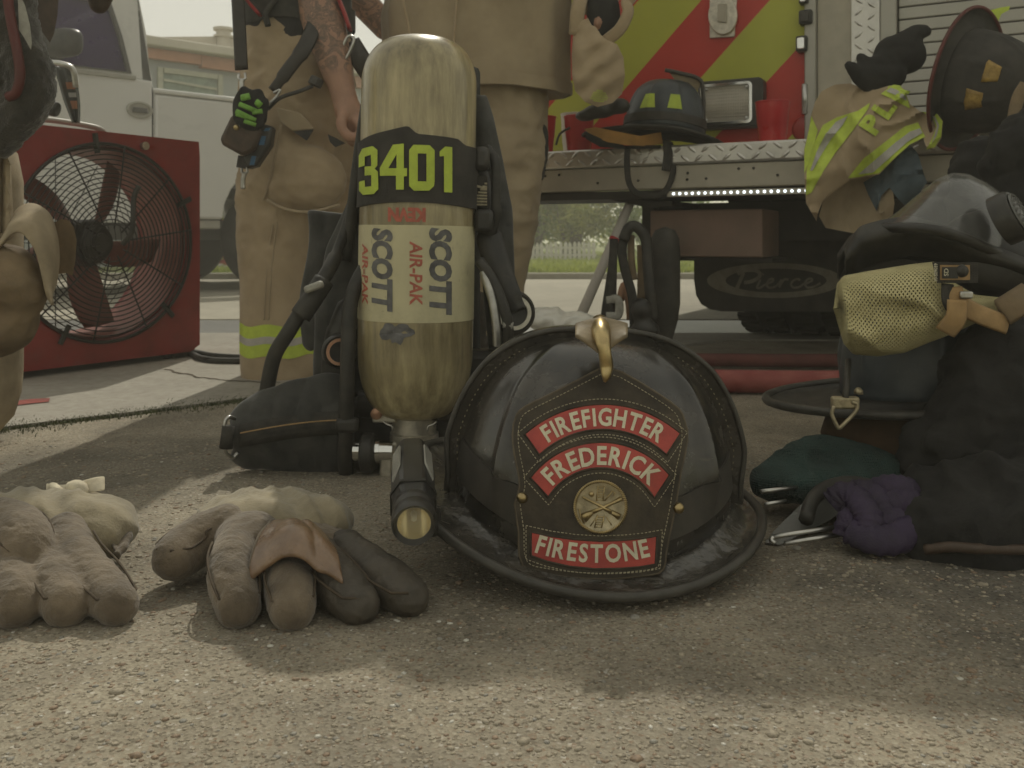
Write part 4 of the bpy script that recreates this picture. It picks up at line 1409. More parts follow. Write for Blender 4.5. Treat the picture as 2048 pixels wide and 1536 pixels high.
# window frame around the glass, built as a ring
outer = [(ss - 0.014, zb - 0.008), (ss - 0.055, 1.60), (ss - 0.145, 1.98), (-1.0, 1.98), (-1.245, zb - 0.008)]
inner = [(sr - 0.012, zb + 0.012), (sr - 0.02, zb + 0.06), (sr - 0.10, 1.75), (sr - 0.15, 1.84), (-0.98, 1.86), (-1.19, zb + 0.012)]
inner = [(sr, zb + 0.02), (sr - 0.06, 1.66), (sr - 0.13, 1.86), (-0.97, 1.88), (-1.18, zb + 0.02)]
b = MB()
nO = 5
rr_ = [[K(s, 0.02, z) for s, z in outer], [K(s, 0.004, z) for s, z in outer], [K(s, 0.004, z) for s, z in inner], [K(s, 0.045, z) for s, z in inner]]
b.rings(rr_, cap=False)
b.build('window_frame', M['car_white'], dr, auto=30)
b = MB()
rr_ = [[K(s + 0.006 * (1 if s > -0.5 else -1), 0.003, z) for s, z in inner], [K(s, -0.006, z) for s, z in inner], [K(lerp(-0.6, s, 0.95), -0.006, lerp(1.55, z, 0.95)) for s, z in inner], [K(lerp(-0.6, s, 0.95), 0.02, lerp(1.55, z, 0.95)) for s, z in inner]]
b.rings(rr_, cap=False)
b.build('window_seal', M['car_trim'], dr, auto=30)
kprism('belt_moulding', [(-1.2, zb - 0.022), (sr + 0.03, zb - 0.022), (sr + 0.03, zb + 0.006), (-1.2, zb + 0.006)], -0.012, 0.0, M['car_grey'], 0.004, dr)
gl = [(lerp(-0.6, s, 0.955), lerp(1.55, z, 0.955)) for s, z in inner]
kprism('glass', gl, 0.022, 0.026, M['car_glass'], 0, dr)
kprism('roof', [(-1.05, 1.982), (-0.08, 1.982), (-0.10, 2.03), (-1.0, 2.03)], 0.02, 1.85, M['car_white'], 0.015)
kprism('rear_glass', [(-0.03, 1.40), (0.0, 1.40), (-0.07, 1.92), (-0.10, 1.92)], 0.2, 1.65, M['car_glass'])
kprism('back_wall', [(-0.03, 0.6), (0.004, 0.6), (0.004, 1.39), (-0.03, 1.39)], 0.06, 1.80, M['car_white'])
kprism('far_side', [(-1.25, 0.47), (0.0, 0.47), (0.0, zb), (-1.25, zb)], 1.81, 1.86, M['car_white'])
# seat with head rest seen through the glass
b = MB()
b.box(K(-0.35, 0.55, 1.15), (0.5, 0.25, 0.75), Matrix.Rotation(math.atan2(KE.y, KE.x), 3, 'Z'))
st = b.build('seat', M['car_inner'], pick, bevel=0.06)
b = MB()
b.box(K(-0.40, 0.55, 1.66), (0.32, 0.14, 0.22), Matrix.Rotation(math.atan2(KE.y, KE.x), 3, 'Z'))
b.build('head_rest', M['car_inner'], st, bevel=0.06, seg=4)
# door handle: oval dish with a grip
hs, hz = KP(279, 220)
b = MB()
b.rings([[K(hs + 0.085 * f * math.cos(2 * math.pi * k / 28), w, hz + 0.055 * f * math.sin(2 * math.pi * k / 28)) for k in range(28)] for f, w in ((1.0, -0.001), (0.98, -0.012), (0.80, -0.014), (0.72, -0.004), (0.1, -0.003))])
hd_ = b.build('door_handle', M['car_grey'], pick, auto=40)
kprism('grip', [(hs - 0.05, hz - 0.018), (hs + 0.05, hz - 0.018), (hs + 0.045, hz + 0.014), (hs - 0.045, hz + 0.014)], -0.016, -0.005, M['car_trim'], 0.004, hd_)
# wing mirror towards the camera
ms, mz = KP(140, 88, -0.2)
mc = K(ms, -0.2, mz)
b = MB()
b.rings([[mc + KE * (0.02 * q) + KN * (0.0) + (Vector((0.93, -0.36, 0)) * (0.115 * f * math.copysign(abs(math.cos(2 * math.pi * k / 32)) ** 0.6, math.cos(2 * math.pi * k / 32)))) + Vector((0, 0, 0.085 * f * math.copysign(abs(math.sin(2 * math.pi * k / 32)) ** 0.6, math.sin(2 * math.pi * k / 32)))) for k in range(32)] for f, q in ((0.9, 0), (1.0, -1), (1.0, -3), (0.85, -5), (0.5, -6))])
mr_ = b.build('mirror', M['plastic_black'], pick, smooth=True)
b = MB(); b.tube([mc - Vector((0, 0, 0.04)), K(ms - 0.1, 0.0, zb + 0.02)], 0.03, n=8); b.build('mirror_arm', M['plastic_black'], mr_)
# wheels
def car_wheel(s, w, rad=0.37, wid=0.24):
    b = MB()
    c = K(s, w, rad)
    b.lathe([(rad * 0.6, 0), (rad * 0.9, 0), (rad * 0.985, 0.03), (rad, 0.06), (rad, wid - 0.06), (rad * 0.985, wid - 0.03), (rad * 0.9, wid), (rad * 0.6, wid)], c, KN, n=48)
    t_ = b.build('wheel', M['tyre'], pick, auto=40)
    b = MB()
    b.lathe([(rad * 0.61, 0.02), (rad * 0.58, 0.05), (rad * 0.25, 0.03), (rad * 0.12, 0.01), (rad * 0.02, 0.01)], c, KN, n=32)
    b.build('rim', M['steel'], t_, auto=40)
for s in (0.98, -2.2):
    for w in (0.05, 1.58):
        car_wheel(s, w)
# ------------------------------------------------------------------ firefighters
def skin_tattoo():
    m = M['skin'].copy()
    m.name = 'skin_tattooed'
    n, l = m.node_tree.nodes, m.node_tree.links
    bs = n['Principled BSDF']
    src = bs.inputs['Base Color'].links[0].from_socket
    tc = n.new('ShaderNodeTexCoord')
    w = n.new('ShaderNodeTexNoise')
    w.inputs['Scale'].default_value = 24
    w.inputs['Detail'].default_value = 3
    w.inputs['Distortion'].default_value = 2.2
    l.new(tc.outputs['Object'], w.inputs['Vector'])
    r1 = n.new('ShaderNodeValToRGB')
    e = r1.color_ramp.elements
    e[0].position, e[1].position = 0.44, 0.49
    e.new(0.54); e.new(0.60)
    for el, c in zip(r1.color_ramp.elements, (0, 1, 0.35, 0.9)):
        el.color = (c, c, c, 1)
    l.new(w.outputs['Fac'], r1.inputs['Fac'])
    sp = n.new('ShaderNodeSeparateXYZ')
    l.new(tc.outputs['Object'], sp.inputs[0])
    mr = n.new('ShaderNodeMapRange')
    mr.inputs['From Min'].default_value, mr.inputs['From Max'].default_value = 0.765, 0.79
    l.new(sp.outputs['Z'], mr.inputs['Value'])
    mu = n.new('ShaderNodeMath'); mu.operation = 'MULTIPLY'
    l.new(r1.outputs['Color'], mu.inputs[0]); l.new(mr.outputs[0], mu.inputs[1])
    m2 = n.new('ShaderNodeMath'); m2.operation = 'MULTIPLY'; m2.inputs[1].default_value = 0.75
    l.new(mu.outputs[0], m2.inputs[0])
    mx = n.new('ShaderNodeMix'); mx.data_type = 'RGBA'
    mx.inputs['B'].default_value = (0.06, 0.058, 0.05, 1)
    l.new(m2.outputs[0], mx.inputs['Factor']); l.new(src, mx.inputs['A'])
    l.new(mx.outputs['Result'], bs.inputs['Base Color'])
    return m
M['skin_tattoo'] = skin_tattoo()

def cloth(a1, a2, seed, zf=0.8):
    """hanging canvas: long soft folds with sharper crumples over them"""
    def f(p, n):
        q = Vector((p.x * 6 + seed, p.y * 6, p.z * 6 * zf))
        w = noise.noise(q) + 0.5 * noise.noise(q * 2.3)
        r1 = (1 - abs(noise.noise(Vector((p.x * 9 + p.z * 5, p.y * 9, p.z * 12 - p.x * 4)) + Vector((seed, 0, 0)))) * 2.2)
        r2 = (1 - abs(noise.noise(Vector((p.x * 24, p.y * 24, p.z * 30 + p.x * 9)) + Vector((0, seed, 0)))) * 2.2)
        k_ = max(0.12, min(1.0, (p.z - 0.20) / 0.25))
        return n * (k_ * (a1 * (0.7 * w + 0.55 * r1) + a2 * r2))
    return f

def head_items(c, face):
    """head with nose, ears, brow, chin; face = unit vector it looks along"""
    c, f = Vector(c), Vector(face).normalized()
    s = Vector((-f.y, f.x, 0))
    up = Vector((0, 0, 1))
    it = [('e', c, (0.078, 0.078, 0.108), None), ('e', c + f * 0.02 - up * 0.05, (0.06, 0.06, 0.065), None),
          ('c', [c + f * 0.075 + up * 0.012, c + f * 0.098 - up * 0.022], [0.011, 0.016]),
          ('c', [c + f * 0.078 + up * 0.028 - s * 0.035, c + f * 0.078 + up * 0.028 + s * 0.035], [0.012, 0.012]),
          ('c', [c + f * 0.078 - up * 0.055 - s * 0.018, c + f * 0.078 - up * 0.055 + s * 0.018], [0.010, 0.010]),
          ('e', c + f * 0.06 - up * 0.09, (0.028, 0.028, 0.022), None)]
    for k in (-1, 1):
        it.append(('e', c + s * (0.079 * k), (0.014, 0.024, 0.032), None))
    return it

# --- firefighter with the tattooed forearm
fa = thing('person', 'firefighter in tan turnout trousers with tattooed forearm and radio strap', 'person', P(580, 755, 2.46) * Vector((1, 1, 0)) if False else Vector((-0.58, 2.46, 0)))
pel = P(600, 60, 2.48)
sh = Vector((-0.58, 2.50, 1.42))
elb, wri, kn = P(628, -25, 2.36), P(688, 192, 2.30), P(700, 236, 2.295)
items = [('c', [P(598, 130, 2.48), pel, Vector((-0.59, 2.49, 1.18)), sh], [0.125, 0.12, 0.13, 0.12]),
         ('c', [sh + Vector((0, -0.17, 0.0)), sh + Vector((0, 0.17, 0.0))], [0.075, 0.075]),
         ('c', [sh, sh + Vector((0, 0, 0.16))], [0.065, 0.058]),
         ('c', [sh + Vector((0.0, -0.19, -0.01)), Vector((-0.56, 2.34, 1.20)), elb, lerp(elb, wri, 0.35), wri], [0.065, 0.056, 0.050, 0.054, 0.030]),
         ('c', [sh + Vector((0.0, 0.19, -0.01)), Vector((-0.55, 2.75, 1.2)), Vector((-0.38, 2.78, 1.0))], [0.065, 0.052, 0.04]),
         ('c', [wri, lerp(wri, kn, 0.6)], [0.030, 0.034]), ('e', lerp(wri, kn, 0.85) + Vector((0.006, 0, -0.008)), (0.036, 0.024, 0.042), Matrix.Rotation(R(-14), 3, 'Y'))]
items += head_items(sh + Vector((0.03, 0, 0.30)), (1, -0.15, 0))
# fist: four curled fingers and a thumb against them
for k in range(4):
    y = -0.030 + k * 0.019
    b0 = P(712, 243 + k * 3, 2.30 + y * 0.9)
    items.append(('c', [b0, P(724, 262 + k * 4, 2.295 + y), P(706, 277 + k * 3, 2.285 + y), P(694, 266 + k * 2, 2.285 + y)], [0.0125, 0.012, 0.011, 0.010]))
items.append(('c', [P(688, 225, 2.27), P(682, 252, 2.255), P(694, 274, 2.255)], [0.015, 0.013, 0.011]))
items.append(('c', [P(598, 130, 2.46), P(580, 400, 2.45), P(575, 720, 2.45)], [0.07, 0.045, 0.03]))
items.append(('c', [P(610, 130, 2.52), P(640, 400, 2.60), P(640, 700, 2.62)], [0.07, 0.045, 0.03]))
blob('body', items, 0.0062, M['skin_tattoo'], fa, smooth=3, blend=0.007)
b = MB()
hc = sh + Vector((0.03, 0, 0.30))
blob('hair', [('e', hc + Vector((-0.02, 0, 0.03)), (0.085, 0.083, 0.095), None)], 0.012, M['hair'], fa, smooth=2, disp=folds(0.006, 40))
blob('shirt', [('c', [P(598, 70, 2.48), Vector((-0.59, 2.49, 1.18)), sh], [0.142, 0.15, 0.14]),
               ('c', [sh + Vector((0, -0.18, 0)), Vector((-0.56, 2.335, 1.16))], [0.088, 0.078]),
               ('c', [sh + Vector((0, 0.18, 0)), Vector((-0.55, 2.75, 1.16))], [0.088, 0.078]),
               ('c', [sh + Vector((0, -0.16, 0.0)), sh + Vector((0, 0.16, 0.0))], [0.092, 0.092])], 0.012, M['shirt'], fa, smooth=5, disp=folds(0.008, 9, (1, 1, .6)))
# trousers
tr = [('c', [P(560, 742, 2.44), P(556, 610, 2.44), P(556, 470, 2.44), P(572, 330, 2.45), P(592, 190, 2.47), P(596, 75, 2.48)], [0.100, 0.097, 0.098, 0.115, 0.138, 0.135]),
      ('c', [P(646, 735, 2.64), P(650, 600, 2.63), P(648, 450, 2.60), P(640, 320, 2.56), P(612, 190, 2.52)], [0.095, 0.092, 0.095, 0.11, 0.125]),
      ('e', P(604, 355, 2.36), (0.108, 0.055, 0.082), Matrix.Rotation(R(8), 3, 'Y'))]
trs = blob('trousers', tr, 0.0075, M['canvas'], fa, smooth=4, disp=cloth(0.013, 0.0038, 2.0))
# pocket flap, dark pocket mouth and side seam
fl_ = [(552, 214), (600, 226), (630, 258), (584, 262), (560, 245)]
b = MB(); b.prism([P(x, y, 2.300) for x, y in fl_], (0, 0.012, 0)); b.build('pocket_flap', M['canvas_b'], fa, bevel=0.003)
b = MB(); b.prism([P(x, y, 2.303) for x, y in ((586, 263), (627, 258), (613, 281))], (0, 0.006, 0)); b.build('pocket_mouth', M['canvas_dark'], fa)
b = MB(); b.prism([P(x, y, 2.303) for x, y in ((655, 268), (672, 276), (690, 286), (670, 294), (660, 284))], (0, 0.006, 0)); b.build('pocket_mouth', M['canvas_dark'], fa)
b = MB(); b.tube(catmull([P(562, 250, 2.298), P(552, 300, 2.305), P(540, 360, 2.32), P(528, 400, 2.335)], 5), 0.0035, n=6); b.build('pocket_seam', M['canvas_b'], fa, smooth=True)
b = MB(); b.tube(catmull([P(534, 400, 2.33), P(570, 418, 2.315), P(620, 424, 2.31), P(680, 410, 2.33)], 6), 0.004, n=6); b.build('pocket_seam', M['canvas_b'], fa, smooth=True)
for pts_, d_ in (([(548, 430), (536, 520), (530, 600), (528, 640)], 2.342), ([(556, 430), (545, 520), (539, 600), (537, 640)], 2.341), ([(520, 110), (512, 200), (508, 300)], 2.36)):
    b = MB(); b.tube(catmull([P(x, y, d_) for x, y in pts_], 6), 0.0022, n=5); b.build('leg_seam', M['canvas_b'], fa, smooth=True)
# belt and reflective cuff bands
def band(name, cx, y0, y1, d, rx, ry, material, parent, cd=0.0):
    b = MB()
    rr = []
    c0, c1 = P(cx, y0, d), P(cx, y1, d)
    for c, k in ((c0, 0.985), (c0, 1.0), (c1, 1.0), (c1, 0.985)):
        rr.append([p + Vector((0, 0, 0.004 * math.sin(i * 0.9))) for i, p in enumerate(ring_ell(c, rx * k, ry * k, 40))])
    b.rings(rr, cap=False)
    return b.build(name, material, parent, smooth=True, auto=50)
band('cuff_band', 559, 645, 668, 2.44, 0.1015, 0.1015, M['lime'], fa)
band('cuff_band', 559, 668, 682, 2.44, 0.1020, 0.1020, M['silver'], fa)
band('cuff_band', 559, 682, 706, 2.44, 0.1015, 0.1015, M['lime'], fa)
band('cuff_band', 648, 632, 655, 2.63, 0.098, 0.098, M['lime'], fa)
band('cuff_band', 648, 655, 668, 2.63, 0.0985, 0.0985, M['silver'], fa)
band('cuff_band', 648, 668, 690, 2.63, 0.098, 0.098, M['lime'], fa)
band('belt', 597, 22, 62, 2.48, 0.151, 0.151, M['webbing'], fa)
for (cx, d) in ((566, 2.42), (650, 2.62)):
    g = G(cx, 755); x = (cx - 1024) / FPX * d
    blob('boot', [('c', [Vector((x, d, 0.16)), Vector((x, d, 0.05))], [0.07, 0.06]), ('c', [Vector((x - 0.02, d, 0.045)), Vector((x + 0.05, d + 0.03, 0.04))], [0.045, 0.042]), ], 0.010, M['boot'], fa, smooth=3)
# red straps on the shirt, belt keeper
for pts, w in (([(478, -20), (500, 8), (520, 30)], 0.018), ([(676, -5), (690, 30), (700, 60)], 0.022)):
    b = MB(); b.tube(catmull([P(x, y, 2.325) for x, y in pts], 5), w, n=8, flat=(1, 0.25), up=(0, -1, 0)); b.build('red_strap', M['red_cloth'], fa, smooth=True)
b = MB(); b.tube(catmull([P(560, -40, 2.33), P(550, 0, 2.325), P(532, 26, 2.32), P(536, 52, 2.318)], 5), 0.008, n=6); b.build('shirt_cord', M['webbing'], fa, smooth=True)

# the radio strap with its case hangs on him: things of their own
t = thing('radio_strap', 'long black leather radio strap with metal snap hooks crossing the tan trousers', 'strap', P(480, 300, 2.3))
b = MB(); b.tube(catmull([P(474, -60, 2.31), P(476, 0, 2.30), P(480, 80, 2.295), P(483, 140, 2.29)], 5), 0.0165, n=8, flat=(0.2, 1), up=(0, -1, 0)); b.build('strap_band', M['strap_leather'], t, smooth=True)
b = MB(); b.tube(catmull([P(640, 20, 2.315), P(612, 90, 2.27), P(576, 140, 2.265), P(545, 182, 2.27)], 6), [0.020, 0.02, 0.017, 0.013], n=8, flat=(0.22, 1), up=(0, -1, 0)); b.build('strap_band', M['strap_leather'], t, smooth=True)
b = MB(); b.tube(catmull([P(700, 85, 2.33), P(725, 125, 2.33), P(752, 165, 2.36)], 6), 0.026, n=8, flat=(0.22, 1), up=(0, -1, 0)); b.build('strap_band', M['strap_leather'], t, smooth=True)
def snap(points, r=0.0035, nm='snap_hook'):
    b = MB(); b.tube(catmull(points, 6), r, n=7); b.build(nm, M['steel'], t, smooth=True)
snap([P(478, 148, 2.285), P(478, 158, 2.28), P(490, 158, 2.28), P(490, 146, 2.285)])
snap([P(484, 158, 2.28), P(484, 178, 2.28), P(488, 192, 2.28)], 0.006)
snap([P(547, 186, 2.262), P(560, 180, 2.262), P(552, 195, 2.262), P(540, 206, 2.262)])
snap([P(676, 112, 2.30), P(690, 119, 2.296), P(708, 80, 2.296), P(695, 74, 2.30), P(678, 110, 2.30)], 0.004)
snap([P(484, 335, 2.28), P(484, 345, 2.278), P(494, 345, 2.278), P(494, 332, 2.28)])
snap([P(489, 346, 2.28), P(486, 362, 2.28), P(486, 378, 2.28)], 0.006)
b = MB(); b.tube(catmull([P(536, 218, 2.27), P(560, 196, 2.25), P(600, 182, 2.26), P(625, 172, 2.28)], 6), 0.005, n=7); b.build('coil_cord', M['rubber'], t, smooth=True)
b = MB(); b.tube([P(628, 172, 2.285), P(636, 155, 2.285)], 0.018, n=10); b.build('microphone', M['plastic_black'], t, bevel=0.004)
t = thing('radio_case', 'dark brown leather radio case with brass snap hanging at the hip', 'radio case', P(490, 330, 2.25))
case = [(462, 228), (506, 246), (522, 262), (508, 300), (484, 312), (444, 290), (438, 278)]
b = MB(); b.prism([P(x, y, 2.225) for x, y in case], (0, 0.055, 0)); b.build('case', M['case_leather'], t, bevel=0.008)
b = MB(); b.lathe([(0.0075, 0), (0.007, 0.003), (0.002, 0.005)], P(473, 255, 2.2245), (0, -1, 0), n=14); b.build('snap_button', M['brass'], t, smooth=True)
rad = [(512, 244), (545, 252), (540, 290), (512, 332), (492, 338), (484, 312), (508, 300)]
b = MB(); b.prism([P(x, y, 2.245) for x, y in rad], (0, 0.04, 0)); b.build('radio_body', M['plastic_black'], t, bevel=0.006)
for (x0, y0, x1, y1) in ((531, 256, 541, 262), (521, 272, 532, 290), (503, 312, 512, 330)):
    b = MB(); b.prism([P(x, y, 2.2435) for x, y in ((x0, y0), (x1, y0), (x1 - 4, y1), (x0 - 4, y1))], (0, 0.003, 0)); b.build('blue_clip', M['blue_plastic'], t)
b = MB(); b.tube([P(486, 312, 2.25), P(482, 336, 2.25)], 0.012, n=8, flat=(1, 0.3), up=(1, 0, 0)); b.build('hanger_strap', M['strap_leather'], t)
# neon gloves tucked above the case
gl_items = [('e', P(500, 222, 2.225), (0.042, 0.018, 0.052), Matrix.Rotation(R(-25), 3, 'Y'))]
for (x0, y0, x1, y1) in ((486, 200, 488, 180), (505, 205, 518, 185), (518, 215, 530, 205), (486, 230, 478, 238)):
    gl_items.append(('c', [P(x0, y0, 2.225), P(x1, y1, 2.22)], [0.013, 0.011]))
t2 = blob('rescue_glove', gl_items, 0.006, M['black_cloth'], None, smooth=3)
tag(t2, 'black glove with neon green bars tucked above the radio case', 'glove')
for (x0, y0, x1, y1, w) in ((482, 196, 500, 192, .008), (478, 208, 512, 222, .006), (472, 222, 505, 238, .006), (472, 228, 512, 240, .005), (488, 242, 512, 250, .005), (512, 203, 522, 212, .008), (505, 225, 525, 222, .006)):
    b = MB(); b.tube([P(x0, y0, 2.203), lerp(P(x0, y0, 2.2), P(x1, y1, 2.2), 0.5), P(x1, y1, 2.203)], w, n=6, flat=(1, 0.4), up=(0, 0, 1)); b.build('neon_bar', M['neon'], t2, smooth=True)

# --- firefighter in the long coat behind the bottle
fb_ = thing('person', 'firefighter in tan turnout coat standing behind the air bottle', 'person', (-0.08, 2.52, 0))
sB = Vector((0.03, 2.54, 1.44))                 # he leans and turns to his left above the waist
sv = Vector((0.10, 0.13, 0))
eR, eL = Vector((0.21, 2.60, 1.18)), Vector((-0.06, 2.34, 1.17))
hR, hL = Vector((0.235, 2.46, 0.985)), Vector((0.02, 2.30, 1.08))
items = [('c', [Vector((-0.09, 2.52, 0.95)), Vector((-0.05, 2.53, 1.18)), sB], [0.13, 0.13, 0.12]), ('c', [sB - sv, sB + sv], [0.075, 0.075]),
         ('c', [sB, sB + Vector((0, 0, 0.16))], [0.065, 0.058]),
         ('c', [sB + sv * 1.15, eR, hR], [0.065, 0.052, 0.038]), ('c', [sB - sv * 1.15, eL, hL], [0.065, 0.052, 0.038]),
         ('e', hR - Vector((0, 0.02, 0.04)), (0.026, 0.042, 0.045), None), ('e', hL - Vector((-0.03, 0.02, 0.02)), (0.042, 0.028, 0.04), None)]
for x in (-0.02, -0.20):
    items.append(('c', [Vector((x, 2.52, 0.95)), Vector((x, 2.52, 0.5)), Vector((x, 2.53, 0.06))], [0.07, 0.045, 0.03]))
for k in range(4):
    items.append(('c', [hR + Vector((0, -0.045 + k * 0.017, -0.07)), hR + Vector((-0.008, -0.05 + k * 0.017, -0.105)), hR + Vector((-0.026, -0.05 + k * 0.017, -0.112))], [0.010, 0.009, 0.008]))
    items.append(('c', [hL + Vector((0.05, -0.05 + k * 0.017, -0.03)), hL + Vector((0.085, -0.05 + k * 0.017, -0.04)), hL + Vector((0.095, -0.05 + k * 0.017, -0.06))], [0.010, 0.009, 0.008]))
items.append(('c', [hR + Vector((0, -0.05, -0.03)), hR + Vector((-0.02, -0.07, -0.07))], [0.013, 0.010]))
items.append(('c', [hL + Vector((0.02, -0.05, -0.01)), hL + Vector((0.06, -0.07, 0.0))], [0.013, 0.010]))
items += head_items(sB + Vector((0.01, -0.02, 0.295)), (0.8, -0.6, 0))
blob('body', items, 0.010, M['skin'], fb_, smooth=3)
blob('hair', [('e', sB + Vector((-0.01, 0.005, 0.33)), (0.083, 0.085, 0.09), None)], 0.012, M['hair'], fb_, smooth=2, disp=folds(0.006, 40))
def coat_ring(z, rx, ry, cx, seed):
    out = []
    cx = cx + 0.125 * max(0.0, min(1.0, (z - 1.0) / 0.44)) ** 1.2
    for k in range(72):
        a = 2 * math.pi * k / 72
        fold = 1 + 0.035 * math.sin(a * 5 + seed) * max(0.0, (1.3 - z)) + 0.02 * math.sin(a * 11 + z * 4)
        out.append(Vector((cx + math.copysign(abs(math.cos(a)) ** 0.85, math.cos(a)) * rx * fold, 2.52 + math.copysign(abs(math.sin(a)) ** 0.85, math.sin(a)) * ry * fold, z + (0.004 * math.sin(a * 3) if z < 0.8 else 0))))
    return out
b = MB()
zs = [(0.752, 0.243, 0.165), (0.76, 0.250, 0.170), (0.80, 0.252, 0.172), (0.88, 0.252, 0.172), (0.96, 0.256, 0.172), (1.06, 0.245, 0.17), (1.16, 0.205, 0.17), (1.30, 0.175, 0.17), (1.42, 0.155, 0.15), (1.50, 0.10, 0.10)]
b.rings([coat_ring(0.775, 0.20, 0.13, -0.098, 1.0)] + [coat_ring(z, rx, ry, -0.098, 1.0) for z, rx, ry in zs])
coat = b.build('coat', M['canvas_b'], fb_, smooth=True, auto=70)
blob('coat_sleeve', [('c', [sB + sv * 1.1 - Vector((0, 0, 0.03)), eR, lerp(eR, hR, 0.8)], [0.085, 0.075, 0.062])], 0.012, M['canvas_b'], fb_, smooth=3, disp=folds(0.008, 10))
blob('coat_sleeve', [('c', [sB - sv * 1.1 - Vector((0, 0, 0.03)), eL, lerp(eL, hL, 0.8)], [0.085, 0.075, 0.062])], 0.012, M['canvas_b'], fb_, smooth=3, disp=folds(0.008, 10))
b = MB(); b.tube(catmull([P(822, 118, 2.33), P(818, 60, 2.335), P(806, 0, 2.33), P(800, -60, 2.33)], 6), 0.004, n=6); b.build('coat_seam', M['canvas'], fb_, smooth=True)
b = MB(); b.tube(catmull([P(912, 180, 2.335), P(908, 90, 2.34), P(914, 0, 2.335), P(914, -60, 2.33)], 6), 0.0035, n=6); b.build('coat_seam', M['canvas'], fb_, smooth=True)
# coat hem band
b = MB()
b.rings([coat_ring(0.7525, 0.2505, 0.1705, -0.098, 1.0), coat_ring(0.7530, 0.2555, 0.1755, -0.098, 1.0), coat_ring(0.784, 0.2560, 0.1762, -0.098, 1.0), coat_ring(0.7845, 0.2525, 0.1725, -0.098, 1.0)], cap=False)
b.build('coat_hem', M['canvas_b'], fb_, smooth=True, auto=60)
blob('trousers', [('c', [P(1000, 690, 2.52), P(1003, 560, 2.52), P(1014, 400, 2.50), P(1010, 250, 2.50), P(985, 130, 2.52)], [0.060, 0.064, 0.090, 0.112, 0.13]),
                  ('c', [P(870, 690, 2.56), P(868, 560, 2.56), P(872, 400, 2.54), P(885, 250, 2.52), P(910, 130, 2.52)], [0.070, 0.074, 0.086, 0.108, 0.13])], 0.0080, M['canvas_b'], fb_, smooth=4, disp=cloth(0.014, 0.004, 7.0))
b = MB(); b.tube(catmull([P(1076, 255, 2.47), P(1085, 262, 2.46), P(1086, 300, 2.46), P(1081, 345, 2.465), P(1072, 372, 2.47)], 5), [0.006, 0.014, 0.014, 0.012, 0.004], n=8, flat=(0.6, 1), up=(0, -1, 0)); b.build('side_strap', M['webbing'], fb_, smooth=True)
for x, d in ((995, 2.52), (868, 2.56)):
    xx = (x - 1024) / FPX * d
    blob('boot', [('c', [Vector((xx, d, 0.2)), Vector((xx, d, 0.05))], [0.06, 0.055]), ('c', [Vector((xx, d, 0.045)), Vector((xx + 0.01, d - 0.15, 0.042))], [0.045, 0.042])], 0.010, M['boot'], fb_, smooth=3)
# canvas bag with two carry loops hanging from his hand
t = thing('canvas_bag', 'tan canvas bag with two carry loops hanging beside the standing coat', 'bag', P(1195, 215, 2.40))
def bagd(x, y):
    r2_ = ((x - 1197) / 62) ** 2 + ((y - 135) / 92) ** 2
    return 2.40 - 0.045 * max(0.0, 1 - r2_) ** 0.6 + 0.012 * noise.noise(Vector((x * 0.03, y * 0.03, 3))) + 0.006 * math.sin((x * 0.8 + y) * 0.12) * (1 - min(1, r2_))
BAG = [(1147, 60), (1143, 110), (1144, 150), (1150, 182), (1170, 204), (1195, 214), (1225, 206), (1244, 188), (1250, 150), (1247, 115), (1234, 88), (1214, 80), (1202, 70), (1192, 54), (1183, 50), (1176, 36), (1160, 42)]
plate('bag_body', BAG, bagd, 0.05, 7, M['canvas'], t, off=-0.03)
b = MB(); b.tube(catmull([P(1152, 70, 2.385), P(1156, 20, 2.375), P(1168, -25, 2.40), P(1180, -60, 2.42)], 6), 0.020, n=8, flat=(0.3, 1), up=(0.3, -1, 0)); b.build('carry_loop', M['canvas'], t, smooth=True)
b = MB(); b.tube(catmull([P(1212, 82, 2.385), P(1240, 58, 2.375), P(1256, 25, 2.375), P(1253, 5, 2.38), P(1262, -8, 2.39), P(1245, -30, 2.4)], 6), 0.016, n=8, flat=(0.3, 1), up=(0.3, -1, 0)); b.build('carry_loop', M['canvas'], t, smooth=True)
b = MB()
for i in range(9):
    for j in range(7):
        x, y = 1182 + i * 4.3 + (j % 2) * 2.1, 180 + j * 4.2 + i * 0.4
        if (x - 1198) ** 2 / 280 + (y - 193) ** 2 / 170 < 1:
            b.lathe([(0.0021, 0), (0.0012, 0.001)], P(x, y, bagd(x, y) - 0.0215), (0, -1, 0), n=6)
b.build('lime_dots', M['lime'], t)['kind'] = 'stuff'
g_ = blob('black_glove', [('e', P(1205, 30, 2.42), (0.04, 0.03, 0.05), None), ('c', [P(1190, 0, 2.42), P(1195, 60, 2.415)], [0.02, 0.018]), ('c', [P(1210, 20, 2.42), P(1212, 74, 2.41)], [0.018, 0.014]), ('c', [P(1225, 10, 2.42), P(1228, 62, 2.41)], [0.018, 0.013])], 0.007, M['black_cloth'], None, smooth=4, disp=folds(0.004, 30))
tag(g_, 'black glove stuffed in the mouth of the tan canvas bag', 'glove')
# ------------------------------------------------------------------ red ventilation fan
FQ, F1, FN = Vector((-0.955, 2.83, 0)), Vector((0.54, 0.8417, 0)), Vector((0.8417, -0.54, 0))
def F(a, w, z):
    """a along the face (0 = right edge, negative left), w towards the camera"""
    return FQ + F1 * a + FN * w + Vector((0, 0, z))
fan = thing('ventilation_fan', 'square red ventilation fan with round black wire grille', 'fan', F(-0.31, -0.1, 0))
FW, FZ0, FZ1, FC, FR, FD = 0.645, 0.022, 0.660, Vector((-0.312, 0.352)), 0.268, 0.24
